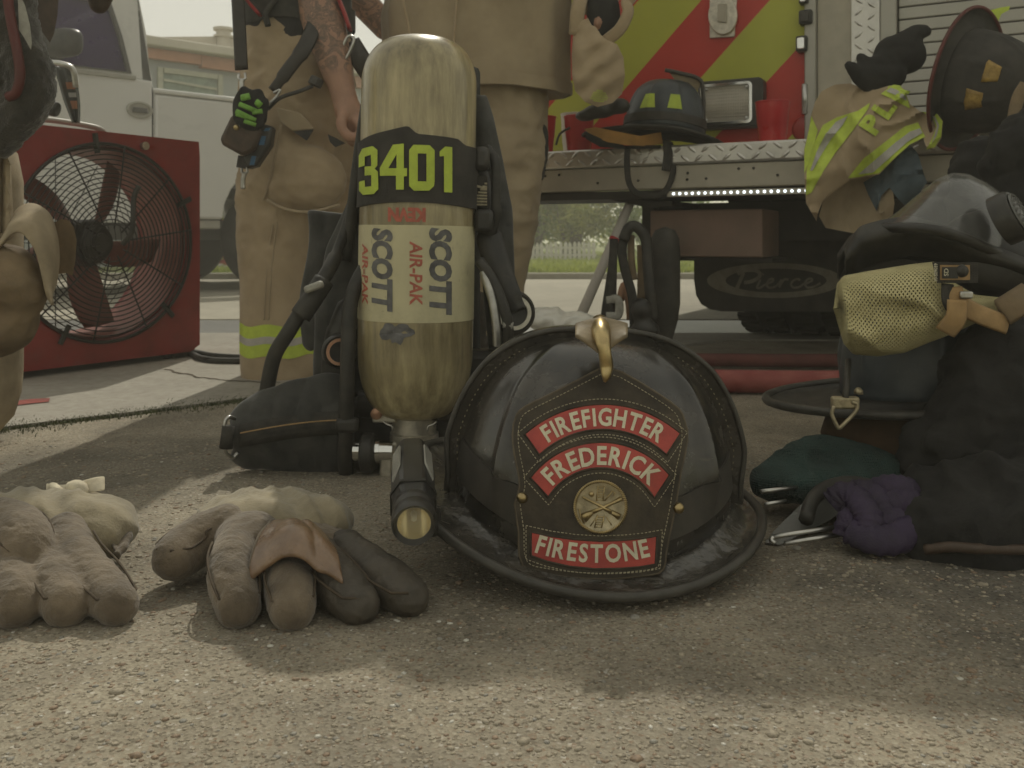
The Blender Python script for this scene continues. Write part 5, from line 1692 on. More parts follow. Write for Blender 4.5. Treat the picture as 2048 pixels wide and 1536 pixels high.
# housing: front and back plates with a round opening, side walls
def holed_plate(w):
    b = MB()
    n = 72
    sq = []
    ci = []
    for k in range(n):
        an = 2 * math.pi * k / n
        c, s = math.cos(an), math.sin(an)
        ci.append(F(FC.x + FR * c, w, FC.y + FR * s))
        hx = (0 - FC.x) if c > 0 else (FC.x + FW)
        hz = (FZ1 - FC.y) if s > 0 else (FC.y - FZ0)
        m_ = min(hx / max(1e-6, abs(c)), hz / max(1e-6, abs(s)))
        sq.append((FC.x + m_ * c, FC.y + m_ * s))
    outer = [F(a, w, z) for a, z in sq]
    b.rings([outer, ci, [p - FN * 0.02 for p in ci], [p - FN * 0.02 for p in outer]], cap=False)
    n_ = n
    return b
fr = holed_plate(0.0).build('front_panel', M['fan_red'], fan, auto=30)
holed_plate(-FD + 0.02).build('back_panel', M['fan_red'], fan, auto=30)
for nm, a0, a1, z0, z1 in (('side_panel', -0.012, 0.0, FZ0, FZ1), ('side_panel', -FW, -FW + 0.012, FZ0, FZ1), ('top_panel', -FW + 0.0125, -0.0125, FZ1 - 0.012, FZ1), ('bottom_panel', -FW + 0.0125, -0.0125, FZ0, FZ0 + 0.012)):
    b = MB()
    b.prism([F(a0, -0.021, z0), F(a1, -0.021, z0), F(a1, -0.021, z1), F(a0, -0.021, z1)], -FN * (FD - 0.043))
    b.build(nm, M['fan_red'], fan, bevel=0.003)
b = MB()
n = 72
b.rings([[F(FC.x + r_ * math.cos(2 * math.pi * k / n), w, FC.y + r_ * math.sin(2 * math.pi * k / n)) for k in range(n)] for r_, w in ((FR - 0.002, -0.0205), (FR - 0.008, -0.10), (FR - 0.008, -0.2), (FR - 0.012, -0.2), (FR - 0.012, -0.1), (FR - 0.006, -0.0205))], cap=False)
b.build('shroud', M['fan_inner'], fan, smooth=True, auto=50)
def circle(r_, w, n=72):
    return [F(FC.x + r_ * math.cos(2 * math.pi * k / n), w, FC.y + r_ * math.sin(2 * math.pi * k / n)) for k in range(n)]
b = MB(); b.tube(circle(FR + 0.006, 0.006), 0.005, n=8, closed=True); b.build('grille_rim', M['fan_wire'], fan, smooth=True)
for i in range(17):
    r_ = 0.052 + i * 0.0128
    b = MB(); b.tube(circle(r_, 0.012 + 0.012 * (1 - (r_ / FR) ** 2), 64), 0.0018, n=5, closed=True); b.build('grille_ring', M['fan_wire'], fan, smooth=True)
for i in range(10):
    an = R(i * 36 + 8)
    b = MB()
    b.tube([F(FC.x + r_ * math.cos(an), 0.010 + 0.012 * (1 - (r_ / FR) ** 2), FC.y + r_ * math.sin(an)) for r_ in (0.04, 0.12, 0.20, FR + 0.006)], 0.0024, n=6)
    b.build('grille_spoke', M['fan_wire'], fan, smooth=True)
for i in range(5):
    an = R(i * 72 + 26)
    b = MB()
    b.tube([F(FC.x + r_ * math.cos(an), 0.008, FC.y + r_ * math.sin(an)) for r_ in (FR - 0.02, FR + 0.035)], 0.008, n=6, flat=(1, 0.4))
    b.build('grille_clip', M['fan_wire'], fan)
bk = MB()
for i in range(11):
    bk.tube(circle(0.06 + i * 0.0195, -FD - 0.01, 48), 0.0013, n=4, closed=True)
for i in range(12):
    an = R(i * 30)
    bk.tube([F(FC.x + r_ * math.cos(an), -FD - 0.01, FC.y + r_ * math.sin(an)) for r_ in (0.05, FR)], 0.0016, n=4)
bk.build('back_grille', M['fan_wire'], fan)
b = MB(); b.lathe([(0.002, 0.14), (0.058, 0.138), (0.066, 0.125), (0.066, 0.02), (0.058, 0.0), (0.002, -0.002)], F(FC.x, -0.20, FC.y), FN, n=36); b.build('motor', M['plastic_black'], fan, auto=40)
b = MB(); b.lathe([(0.05, 0.0), (0.05, 0.01), (0.044, 0.016), (0.044, 0.02), (0.028, 0.026), (0.026, 0.034), (0.004, 0.036)], F(FC.x, -0.058, FC.y), FN, n=32); b.build('hub', M['plastic_black'], fan, auto=40)
for i in range(5):
    an0 = R(i * 72 + 52)
    b = MB()
    rr_ = []
    for j in range(7):
        t_ = j / 6
        r_ = 0.055 + t_ * 0.19
        wdt = (0.030 + 0.026 * math.sin(t_ * 2.4))
        row = []
        for k in range(7):
            s_ = (k / 6 - 0.5) * 2
            an = an0 + s_ * wdt / r_ * 0.75 + 0.25 * t_
            row.append(F(FC.x + r_ * math.cos(an), -0.115 + 0.032 * s_ * (1 - 0.4 * t_), FC.y + r_ * math.sin(an)))
        rr_.append(row)
    b.rings(rr_, closed=False, cap=False)
    b.build('blade', M['fan_blade'], fan, smooth=True, solidify=0.003)
for a in (-0.04, -FW + 0.05):
    b = MB(); b.prism([F(a - 0.03, -0.03, 0.004), F(a + 0.03, -0.03, 0.004), F(a + 0.03, -0.03, FZ0 - 0.001), F(a - 0.03, -0.03, FZ0 - 0.001)], -FN * 0.16); b.build('foot', M['rubber'], fan)
b = MB(); b.tube(catmull([P(278, 372, 2.55), P(268, 395, 2.54), P(266, 440, 2.53), P(262, 468, 2.53), P(246, 488, 2.54)], 6), 0.0075, n=8); b.build('power_lead', M['rubber'], fan, smooth=True)
b = MB(); b.tube([F(-0.20, 0.004, FZ1 - 0.03), F(-0.20, 0.016, FZ1 - 0.03)], 0.012, n=10); b.build('grille_bolt', M['steel'], fan)
b = MB(); b.tube(catmull([F(-0.50, -0.08, FZ1), F(-0.46, -0.08, FZ1 + 0.025), F(-0.30, -0.08, FZ1 + 0.02), F(-0.26, -0.08, FZ1)], 5), 0.008, n=8); b.build('handle', M['car_grey'], fan, smooth=True)
# ------------------------------------------------------------------ air pack standing on end: bottle, harness, belt, hoses
pack = thing('air_pack', 'breathing apparatus pack standing upright with tall yellowed air bottle', 'air pack', (-0.15, 1.5, 0))
BD = 1.46
KB = BD / FPX
ax0, ax1 = P(829, 832, BD), P(840, 75, BD)          # neck and crown of the bottle
ax = (ax1 - ax0).normalized()
BL = (ax1 - ax0).length
BR = 0.0905
prof = []
nk = 45 * KB
for i in range(14):                                  # lower shoulder, neck to wall
    t_ = i / 13
    an = t_ * math.pi / 2
    prof.append((nk + (BR - nk) * math.sin(an) ** 0.9, (135 * KB) * (1 - math.cos(an)) * 1.0))
prof += [(BR, 0.2), (BR, 0.3), (BR, 0.42), (BR, 0.5)]
dome_h = 98 * KB
for i in range(1, 15):
    an = i / 14 * math.pi / 2
    prof.append((max(0.001, BR * math.cos(an) ** 0.62), BL - dome_h + dome_h * math.sin(an)))
b = MB()
b.lathe(prof, ax0, ax, n=72)
bottle = b.build('bottle', M['bottle'], pack, smooth=True)
sx_ = (Vector((1, 0, 0)) - ax * ax.x).normalized()
def CYL(px, py, off=0.0005, rad=None):
    """point on the bottle wall under the photo pixel"""
    r_ = (rad or BR) + off
    h = (832 - py) * KB
    cx = lerp(829, 840, (832 - py) / (832 - 75))
    x = max(-0.995, min(0.995, (px - cx) * KB / r_))
    an = math.asin(x)
    return ax0 + ax * h + sx_ * (r_ * math.sin(an)) + Vector((0, -1, 0)) * (r_ * math.cos(an))
# cream paper label around the bottle
b = MB()
n = 72
fy = Vector((0, -1, 0))
b.rings([[ax0 + ax * h + sx_ * ((BR + o_) * math.sin(2 * math.pi * k / n)) + fy * ((BR + o_) * math.cos(2 * math.pi * k / n)) for k in range(n)] for h, o_ in (((832 - 636) * KB, 0.0), ((832 - 636) * KB, 0.0007), ((832 - 452) * KB, 0.0007), ((832 - 452) * KB, 0.0))], cap=False)
b.build('paper_label', M['label_cream'], bottle, smooth=True, auto=40)
def cyl_text(s, x0, x1, y0, y1, material, bold=0.02, shear=0.0, off=0.0013):
    """text running down the bottle: reading direction is downwards, cap height from x0 (foot) to x1 (top)"""
    pts, faces = text2d(s, bold, 0.12, shear)
    a0, a1, c0, c1 = glyph_box(pts)
    vv = []
    for (x, y) in pts:
        u = (x - a0) / (a1 - a0)
        v = (y - c0) / (c1 - c0)
        vv.append(CYL(lerp(x0, x1, v), lerp(y0, y1, u), off))
    bb = MB()
    bb.add(vv, faces)
    return bb.build('print', material, bottle)
cyl_text('SCOTT', 868, 910, 456, 622, M['ink_blue'], 0.055, 0.12)
cyl_text('AIR-PAK', 832, 856, 482, 602, M['ink_red'], 0.025, 0.10)
cyl_text('SCOTT', 756, 800, 458, 616, M['ink_blue'], 0.055, 0.12)
cyl_text('AIR-PAK', 734, 748, 488, 605, M['ink_red'], 0.025, 0.10)
# worn dark patch under the label
b = MB()
pp = []
for k in range(26):
    an = 2 * math.pi * k / 26
    rr_ = 1 + 0.55 * noise.noise(Vector((math.cos(an) * 1.6, math.sin(an) * 1.6, 4))) + 0.25 * noise.noise(Vector((math.cos(an) * 5, math.sin(an) * 5, 9)))
    pp.append(CYL(802 + 30 * rr_ * math.cos(an), 655 + 20 * rr_ * math.sin(an), 0.0012))
b.add(pp + [CYL(802, 655, 0.0012)], [(k, (k + 1) % 26, 26) for k in range(26)])
b.build('scorch', M['ink_blue'], bottle)
# sleeve with the number, its upper edge peaked
SR = BR + 0.0035
def sleeve_top(px):
    pts = [(712, 292), (735, 286), (775, 277), (828, 266), (845, 281), (885, 283), (920, 286), (935, 296), (970, 300)]
    for (x0, y0), (x1, y1) in zip(pts, pts[1:]):
        if px <= x1:
            return y0 + (y1 - y0) * max(0, (px - x0)) / (x1 - x0)
    return 300
b = MB()
rr_ = [[], [], [], [], []]
n = 120
for k in range(n):
    an = 2 * math.pi * k / n
    x = math.sin(an)
    front = math.cos(an) > 0
    px = 836 + x * SR / KB
    yt = sleeve_top(px) if front else 290
    yb = 418 - 9 * (1 - x * x) * (1 if front else 0)
    for i, (py, o_) in enumerate(((yb, -0.003), (yb, 0.0), ((yt + yb) / 2, 0.0008), (yt, 0.0), (yt, -0.003))):
        r_ = SR + o_ + 0.0012 * math.sin(an * 9 + py * 0.05)
        h = (832 - py) * KB
        rr_[i].append(ax0 + ax * h + sx_ * (r_ * math.sin(an)) + fy * (r_ * math.cos(an)))
b.rings(rr_, cap=False)
sleeve = b.build('number_sleeve', M['canvas_dark'], pack, smooth=True, auto=50)
def digit(outer_poly, holes=()):
    """blocky numeral cut as strips of quads"""
    return outer_poly
DIG = {
    '3': [[(727, 341), (727, 318), (736, 306), (760, 303), (770, 311), (770, 340), (764, 346), (757, 341), (756, 319), (742, 322), (742, 339)],
          [(742, 341), (757, 341), (764, 346), (771, 352), (757, 358), (742, 358)],
          [(757, 358), (771, 352), (772, 385), (762, 394), (738, 395), (728, 386), (728, 369), (742, 367), (743, 380), (757, 379)]],
    '4': [[(775, 360), (775, 345), (801, 302), (822, 300), (822, 346), (808, 346), (808, 320), (792, 346)],
          [(775, 360), (792, 346), (822, 346), (828, 346), (828, 361), (822, 361), (822, 386), (807, 386), (807, 360)]],
    '0': [[(832, 330), (832, 312), (840, 302), (870, 302), (879, 311), (879, 330), (864, 330), (864, 318), (848, 318), (848, 330)],
          [(832, 330), (848, 330), (848, 370), (832, 370)], [(864, 330), (879, 330), (879, 370), (864, 370)],
          [(832, 370), (848, 370), (864, 370), (879, 370), (878, 378), (869, 387), (841, 388), (832, 379)]],
    '1': [[(888, 322), (888, 313), (898, 303), (911, 303), (911, 389), (896, 389), (896, 321)]]}
for ch, polys in DIG.items():
    bb = MB()
    for poly in polys:
        bm = bmesh.new()
        f = bm.faces.new([bm.verts.new((x, y, 0)) for x, y in poly])
        f.normal_update(); bmesh.ops.triangulate(bm, faces=[f])
        for k in range(720, 915, 7):
            bmesh.ops.bisect_plane(bm, geom=bm.verts[:] + bm.edges[:] + bm.faces[:], plane_co=(k, 0, 0), plane_no=(1, 0, 0))
        bm.verts.index_update()
        bb.add([CYL(v.co.x, v.co.y, 0.0034, SR) for v in bm.verts], [tuple(v.index for v in f.verts) for f in bm.faces])
        bm.free()
    bb.build('numeral', M['lime'], sleeve)
# faded red stencil showing below the sleeve, hung upside down
pts, faces = text2d('KEVN', 0.06, 0.2)
a0, a1, c0, c1 = glyph_box(pts)
bb = MB(); bb.add([CYL(lerp(862, 790, (x - a0) / (a1 - a0)), lerp(419, 446, (y - c0) / (c1 - c0)), 0.0009) for x, y in pts], faces); bb.build('stencil', M['ink_red'], bottle)
# neck collar, valve, bracket
b = MB(); b.lathe([(nk * 0.98, 0.002), (nk * 0.98, -0.024), (nk * 1.08, -0.026), (nk * 1.08, -0.044), (nk * 0.86, -0.046), (nk * 0.84, -0.07)], ax0, ax, n=36); b.build('neck_collar', M['aluminium'], pack, auto=35)
b = MB(); b.box(P(812, 915, 1.455), (0.05, 0.05, 0.06)); b.build('valve_block', M['aluminium'], pack, bevel=0.005)
b = MB(); b.box(P(775, 925, 1.43), (0.02, 0.04, 0.05)); b.build('valve_block', M['aluminium'], pack, bevel=0.004)
b = MB(); b.box(P(770, 835, 1.44), (0.038, 0.02, 0.014)); b.build('retainer', M['aluminium'], pack, bevel=0.003)
b = MB(); b.lathe([(0.009, 0), (0.009, 0.008), (0.006, 0.01)], P(754, 826, 1.43), (0, -1, 0), n=16); b.build('retainer_screw', M['copper'], pack, auto=40)
for s_, x in ((-1, 786), (1, 855)):
    b = MB(); b.tube(catmull([P(x, 862, 1.41), P(x + s_ * 2, 852, 1.41), P(x + s_ * 12, 848, 1.41), P(x + s_ * 18, 843, 1.41)], 5), 0.0018, n=6, flat=(1, 2.5), up=(0, 0, 1)); b.build('spring_clip', M['steel'], pack, smooth=True)
# chromed coupling with knurled black grip
b = MB(); b.lathe([(0.008, 0), (0.016, 0.006), (0.016, 0.022), (0.019, 0.022), (0.019, 0.026)], P(700, 902, 1.42), (1, 0, 0), n=24); b.build('coupling', M['chrome'], pack, auto=35)
b = MB(); b.lathe([(0.026, 0), (0.030, 0.003), (0.030, 0.018), (0.026, 0.022)], P(722, 905, 1.42), (1, 0, 0), n=24); b.build('coupling_grip', M['rubber'], pack, auto=35)
b = MB(); b.lathe([(0.018, 0), (0.018, 0.010), (0.015, 0.010), (0.015, 0.03)], P(747, 903, 1.42), (1, 0, 0), n=24); b.build('coupling', M['chrome'], pack, auto=35)
b = MB(); b.lathe([(0.02, 0), (0.022, 0.004), (0.022, 0.04), (0.018, 0.044)], P(718, 808, 1.47), (1, 0, 0.0), n=24); b.build('regulator', M['plastic_black'], pack, auto=35)
b = MB(); b.lathe([(0.024, 0), (0.024, 0.012), (0.021, 0.016), (0.004, 0.017)], P(893, 810, 1.46), (0, -1, 0), n=28); gz = b.build('gauge', M['plastic_black'], pack, auto=35)
pts, faces = text2d('4', 0.03)
a0, a1, c0, c1 = glyph_box(pts)
bb = MB(); bb.add([P(lerp(884, 901, (x - a0) / (a1 - a0)), lerp(818, 800, (y - c0) / (c1 - c0)), 1.4415) for x, y in pts], faces); bb.build('gauge_digit', M['letter'], gz)
# black mounting behind the valve: base block and frame
b = MB(); b.box(Vector((-0.17, 1.50, 0.055)), (0.27, 0.06, 0.10)); b.build('frame_base', M['plastic_black'], pack, bevel=0.012)
b = MB(); b.box(Vector((-0.06, 1.52, 0.10)), (0.12, 0.05, 0.16)); b.build('frame_base', M['plastic_black'], pack, bevel=0.012)
b = MB(); b.box(Vector((-0.155, 1.60, 0.36)), (0.20, 0.022, 0.60)); b.build('back_plate', M['pad'], pack, bevel=0.02)
# right upright of the frame: buckle loop, sloped arm, round lumbar hub
def upright(pts, r_, name='frame_arm', material='plastic_black', flat=(0.45, 1), d=1.45):
    b = MB()
    b.tube(catmull(pts, 6), r_, n=10, flat=flat, up=(0, -1, 0))
    return b.build(name, M[material], pack, smooth=True)
upright([P(958, 330, 1.50), P(972, 440, 1.48), P(985, 500, 1.47), P(1012, 580, 1.46), P(1030, 625, 1.46)], [0.016, 0.017, 0.022, 0.022, 0.02])
upright([P(968, 300, 1.47), P(990, 320, 1.462), P(992, 390, 1.462), P(990, 440, 1.465), P(975, 470, 1.47)], [0.012, 0.008, 0.008, 0.009, 0.012])
b = MB(); b.box(P(963, 318, 1.45), (0.026, 0.03, 0.038)); b.build('buckle_bar', M['plastic_black'], pack, bevel=0.009)
b = MB(); b.box(P(968, 442, 1.45), (0.030, 0.03, 0.036)); b.build('buckle_bar', M['plastic_black'], pack, bevel=0.007)
b = MB(); b.prism([P(x, y, 1.452) for x, y in ((930, 350), (975, 352), (975, 415), (930, 408))], (0, 0.01, 0)); w_ = b.build('bottle_strap', M['webbing'], pack)
b = MB()
for i in range(8):
    y = 366 + i * 6
    b.tube([P(972 - i * 4.3 - 3, y + 1, 1.450), P(974, y + 1.5, 1.450)], 0.0016, n=5)
b.build('strap_stitching', M['thread'], w_)['kind'] = 'stuff'
b = MB(); b.tube([P(930, 366, 1.450), P(974, 378, 1.450)], 0.002, n=5); b.build('strap_line', M['thread'], w_)
def hub(px, py, d, r_, ring_mat):
    c = P(px, py, d)
    b = MB(); b.lathe([(r_, 0), (r_ * 1.05, 0.006), (r_ * 1.05, 0.016), (r_ * 0.92, 0.022), (r_ * 0.85, 0.020), (r_ * 0.02, 0.018)], c, (0.25, -0.97, 0.05), n=40); h_ = b.build('hub', M['plastic_black'], pack, auto=35)
    cc = c + Vector((0.25, -0.97, 0.05)).normalized() * 0.020
    b = MB(); b.lathe([(r_ * 0.80, 0), (r_ * 0.80, 0.004), (r_ * 0.62, 0.004), (r_ * 0.62, 0)], cc, (0.25, -0.97, 0.05), n=40, cap=False); b.build('hub_ring', M[ring_mat], h_, auto=35)
hub(1022, 625, 1.48, 0.034, 'aluminium')
hub(678, 702, 1.45, 0.026, 'copper')
upright([P(735, 540, 1.50), P(712, 590, 1.47), P(690, 640, 1.46), P(676, 690, 1.46), P(672, 760, 1.46), P(690, 800, 1.47)], [0.012, 0.016, 0.022, 0.024, 0.024, 0.022])
# hoses
def hose(pts, r_, name='hose', material='rubber', n=9):
    b = MB(); b.tube(catmull(pts, 7), r_, n=n)
    return b.build(name, M[material], pack, smooth=True)
hose([P(722, 330, 1.53), P(700, 430, 1.52), P(676, 500, 1.50), P(655, 545, 1.47), P(620, 595, 1.45), P(580, 660, 1.44), P(548, 715, 1.45), P(532, 790, 1.46)], [0.009] * 24 + [0.012] * 50)
hose([P(648, 560, 1.452), P(622, 600, 1.44), P(600, 632, 1.435)], 0.017, 'hose_sleeve')
b = MB(); b.box(P(628, 574, 1.42), (0.03, 0.016, 0.012), Matrix.Rotation(R(-20), 3, 'Y')); b.build('hose_clip', M['sticker_grey'], pack, bevel=0.004)
hose([P(740, 520, 1.44), P(712, 570, 1.42), P(700, 620, 1.41), P(696, 700, 1.40), P(694, 800, 1.40), P(690, 900, 1.41), P(692, 948, 1.425)], 0.0115)
hose([P(958, 520, 1.42), P(985, 560, 1.41), P(1006, 610, 1.40), P(1016, 650, 1.40), P(1016, 690, 1.41)], 0.0085)
b = MB()
cp = catmull([P(968, 545, 1.415), P(985, 600, 1.40), P(993, 650, 1.40), P(995, 690, 1.41)], 14)
for i in range(len(cp) - 1):
    for q in (0.0, 0.33, 0.66):
        p = lerp(cp[i], cp[i + 1], q)
        d_ = (cp[i + 1] - cp[i]).normalized()
        u = d_.orthogonal().normalized(); v = d_.cross(u)
        b.tube([p + (u * math.cos(2 * math.pi * k / 10) + v * math.sin(2 * math.pi * k / 10)) * 0.0062 for k in range(10)], 0.0013, n=4, closed=True)
b.build('armoured_lead', M['steel'], pack, smooth=True)
b = MB(); b.tube([P(1006, 648, 1.398), P(1026, 652, 1.398)], 0.006, n=8); b.build('hose_tie', M['sticker_grey'], pack, smooth=True)
b = MB(); b.box(P(695, 850, 1.40), (0.035, 0.02, 0.022)); b.build('hose_tie', M['rubber'], pack, bevel=0.006)
# shoulder harness: quilted black cloth behind the bottle on both sides
def cloth_r(u, v):
    y = lerp(190, 700, u)
    xl = lerp(935, 980, u)
    edge = [(0, 968), (0.10, 985), (0.25, 1002), (0.45, 1022), (0.65, 1026), (0.8, 1027), (1, 1050)]
    for (u0, e0), (u1, e1) in zip(edge, edge[1:]):
        if u <= u1:
            xr = e0 + (e1 - e0) * (u - u0) / (u1 - u0)
            break
    x = lerp(xl, xr, v)
    d = 1.53 - 0.03 * math.sin(v * 3.1) + 0.012 * noise.noise(Vector((x * 0.05, y * 0.03, 1)))
    return P(x, y, d)
grid('shoulder_harness', cloth_r, 40, 10, M['pad'], pack, 0.012, sub=1)
def cloth_l(u, v):
    y = lerp(190, 800, u)
    edge = [(0, 735), (0.15, 726), (0.35, 700), (0.5, 655), (0.7, 632), (1, 626)]
    for (u0, e0), (u1, e1) in zip(edge, edge[1:]):
        if u <= u1:
            xl = e0 + (e1 - e0) * (u - u0) / (u1 - u0)
            break
    x = lerp(xl, 752, v)
    d = 1.56 - 0.03 * math.sin(v * 2.6) + 0.014 * noise.noise(Vector((x * 0.04, y * 0.02, 7)))
    return P(x, y, d)
grid('shoulder_harness', cloth_l, 40, 10, M['pad'], pack, 0.014, sub=1)
def cloth_l2(u, v):
    y = lerp(418 + 10 * v, 690 + 14 * math.sin(v * 5), u)
    x = lerp(lerp(616, 604, u) + 7 * math.sin(u * 7), lerp(700, 650, u), v)
    return P(x, y, 1.60 - 0.02 * math.sin(v * 3) + 0.012 * noise.noise(Vector((x * 0.05, y * 0.03, 3))))
grid('harness_flap', cloth_l2, 20, 8, M['pad'], pack, 0.012, sub=1)
hose([P(733, 210, 1.50), P(716, 330, 1.505), P(705, 420, 1.51), P(690, 520, 1.52)], 0.010, 'shoulder_tube')
hose([P(958, 210, 1.52), P(975, 270, 1.515), P(990, 320, 1.51)], 0.008, 'shoulder_tube', 'plastic_black')
# waist pad lying out to the left
def waist(u, v):
    x = lerp(470, 705, u)
    top = [(470, 842), (490, 812), (530, 785), (600, 762), (650, 750), (710, 752)]
    bot = [(470, 905), (490, 925), (530, 932), (600, 936), (650, 940), (710, 940)]
    def ev(c):
        for (x0, y0), (x1, y1) in zip(c, c[1:]):
            if x <= x1:
                return y0 + (y1 - y0) * (x - x0) / (x1 - x0)
        return c[-1][1]
    y = lerp(ev(top), ev(bot), v)
    d = 1.455 - 0.035 * math.sin(math.pi * v) + 0.01 * noise.noise(Vector((x * 0.03, y * 0.04, 2)))
    return P(x, y, d)
grid('waist_pad', waist, 32, 14, M['pad'], pack, 0.03, sub=1)
def wstrap(u, v):
    x = lerp(462, 705, u)
    y = lerp(lerp(852, 822, math.sin(u * 1.6)), lerp(898, 868, math.sin(u * 1.6)), v)
    return P(x, y, 1.402 + 0.010 * abs(v - 0.5) + (0.03 if u < 0.05 else 0))
st = grid('waist_strap', wstrap, 28, 4, M['webbing'], pack, 0.003)
b = MB(); b.tube([wstrap(u / 24, 0.38) - Vector((0, 0.0022, 0)) for u in range(25)], 0.0011, n=5); b.build('strap_line', M['kevlar_tape'], st)
b = MB(); b.tube(catmull([P(470, 838, 1.41), P(458, 834, 1.40), P(450, 845, 1.395), P(448, 880, 1.395), P(452, 905, 1.40), P(466, 915, 1.41), P(476, 905, 1.415)], 6), 0.0028, n=8); b.build('d_ring', M['steel'], pack, smooth=True)
b = MB(); b.tube([P(457, 852, 1.395), P(451, 896, 1.395)], 0.0095, n=12); b.build('strap_roll', M['webbing'], pack, smooth=True)
# ------------------------------------------------------------------ leather fire helmets
def shell_fns(a, yf, yb, h, z0, zs, tall=0.75, rib=0.0065, nrib=8, roff=0.5):
    def base(th):
        c, s = math.cos(th), math.sin(th)
        ry = yb if s > 0 else yf
        return c * a, s * ry
    def zb(th):
        return z0 + zs * math.cos(th) ** 2
    def dome(th, ph, off=0.0):
        bx, by = base(th)
        rho = max(0.0, math.cos(ph)) ** tall
        q = 0.0
        for k in range(nrib):
            if abs((2 * math.pi * (k + roff) / nrib - 1.5 * math.pi + math.pi) % (2 * math.pi) - math.pi) < 0.25:
                continue
            t0 = 2 * math.pi * (k + roff) / nrib
            dd = (th - t0 + math.pi) % (2 * math.pi) - math.pi
            q += math.exp(-(dd / 0.062) ** 2)
        up = math.sin(ph)
        r_ = rib * q * min(1, max(0, (up - 0.12) / 0.2)) * max(0, 1 - max(0, up - 0.78) / 0.22)
        nl = math.hypot(bx, by)
        k_ = 1 + (r_ + off) / nl
        zz = zb(th) + (h - zb(th)) * up + off * up
        return Vector((bx * rho * k_, by * rho * k_, zz))
    return base, zb, dome

def make_shell(root, mtx, a, yf, yb, h, z0, zs, side, front, back, ze_side, ze_front, ze_back, shell_m, brim_m, edge_m, rib=0.0065, tall=0.75, edge_r=0.0055, name='shell', side_l=None, ze_l=None, roff=0.5):
    base, zb, dome = shell_fns(a, yf, yb, h, z0, zs, tall, rib, 8, roff)
    b = MB()
    N, K_ = 144, 30
    rr = []
    for j in range(K_ + 1):
        ph = (math.pi / 2) * j / K_ * 0.995
        rr.append([mtx @ dome(2 * math.pi * k / N, ph) for k in range(N)])
    b.rings(rr, cap=False)
    sh_ = b.build(name, shell_m, root, smooth=True, solidify=0.003)
    def edge(th):
        c, s = math.cos(th), math.sin(th)
        sd_ = side if (c > 0 or side_l is None) else side_l
        zs_ = ze_side if (c > 0 or ze_l is None) else ze_l
        ex = (a + sd_) * c
        ey = s * ((yb + back) if s > 0 else (yf + front))
        w = s * s
        ze = zs_ * (1 - w) + (ze_back if s > 0 else ze_front) * w
        return Vector((ex, ey, ze))
    b = MB()
    rr = []
    for j in range(9):
        t_ = j / 8
        row = []
        for k in range(N):
            th = 2 * math.pi * k / N
            bx, by = base(th)
            p0 = Vector((bx * 0.985, by * 0.985, zb(th) + 0.002))
            p1 = edge(th)
            p = lerp(p0, p1, t_)
            p.z += -0.010 * math.sin(math.pi * t_) + 0.006 * (t_ ** 3) + 0.0012 * noise.noise(Vector((p.x * 60, p.y * 60, 3)))
            row.append(mtx @ p)
        rr.append(row)
    b.rings(rr, cap=False)
    br_ = b.build('brim', brim_m, root, smooth=True, solidify=0.004)
    b = MB()
    b.tube([mtx @ (edge(2 * math.pi * k / N) + Vector((0, 0, 0.006))) for k in range(N)], edge_r, n=8, closed=True)
    b.build('brim_edge', edge_m, br_, smooth=True)
    return base, zb, dome, edge

HX, HY = 0.0925, 1.118
helm = thing('fire_helmet', 'black leather fire helmet with red lettered front shield and brass eagle', 'helmet', (HX, HY, 0))
mtx = Matrix.Translation((HX, HY, 0.004)) @ Matrix.Rotation(R(2.6), 4, 'Y')
base, zb, dome, edge = make_shell(helm, mtx, 0.163, 0.165, 0.20, 0.243, 0.016, 0.040, 0.036, 0.062, 0.085, 0.040, 0.006, 0.050,
                                  M['helmet'], M['helmet_brim'], M['helmet_edge'], rib=0.015, tall=0.66, side_l=0.070, ze_l=0.070, roff=0.06)
# arched comb band over the crown with its stitched edge
def arch(w, off, th0=0.0, n=60):
    out = []
    for i in range(n + 1):
        an = math.pi * i / n
        th = 0.0 if an < math.pi / 2 else math.pi
        ph = an if an < math.pi / 2 else math.pi - an
        p = dome(th, ph * 0.999, off)
        p.y += w
        out.append(mtx @ p)
    return out
b = MB()
rr = [arch(-0.030, -0.016), arch(-0.038, 0.006), arch(-0.034, 0.0095), arch(0.02, 0.008), arch(0.07, -0.010)]
b.rings([[rr[j][i] for j in range(5)] for i in range(len(rr[0]))], closed=True, cap=True)
cbn = b.build('comb_band', M['helmet'], helm, smooth=True, auto=60)
b = MB(); b.tube(arch(-0.039, 0.0085), 0.0034, n=8); b.build('comb_piping', M['helmet_edge'], cbn, smooth=True)
b = MB()
sp = arch(-0.0345, -0.0035, n=150)
for i in range(6, 144, 2):
    b.tube([sp[i] - Vector((0, 0.0016, 0)), lerp(sp[i], sp[i + 1], 0.65) - Vector((0, 0.0016, 0))], 0.0006, n=4)
b.build('comb_stitching', M['thread'], cbn)['kind'] = 'stuff'
# rubber band around the crown
b = MB()
rows = [[], [], [], []]
for k in range(144):
    th = 2 * math.pi * k / 144
    z_lo, z_hi = zb(th) + 0.022, zb(th) + 0.062
    for i, (z, o_) in enumerate(((z_lo, 0.001), (z_lo, 0.0042), (z_hi, 0.0042), (z_hi, 0.001))):
        up = (z - zb(th)) / (0.243 - zb(th))
        p = dome(th, math.asin(up), o_)
        rows[i].append(mtx @ p)
b.rings(rows, cap=False)
b.build('crown_band', M['band'], helm, smooth=True, auto=50)

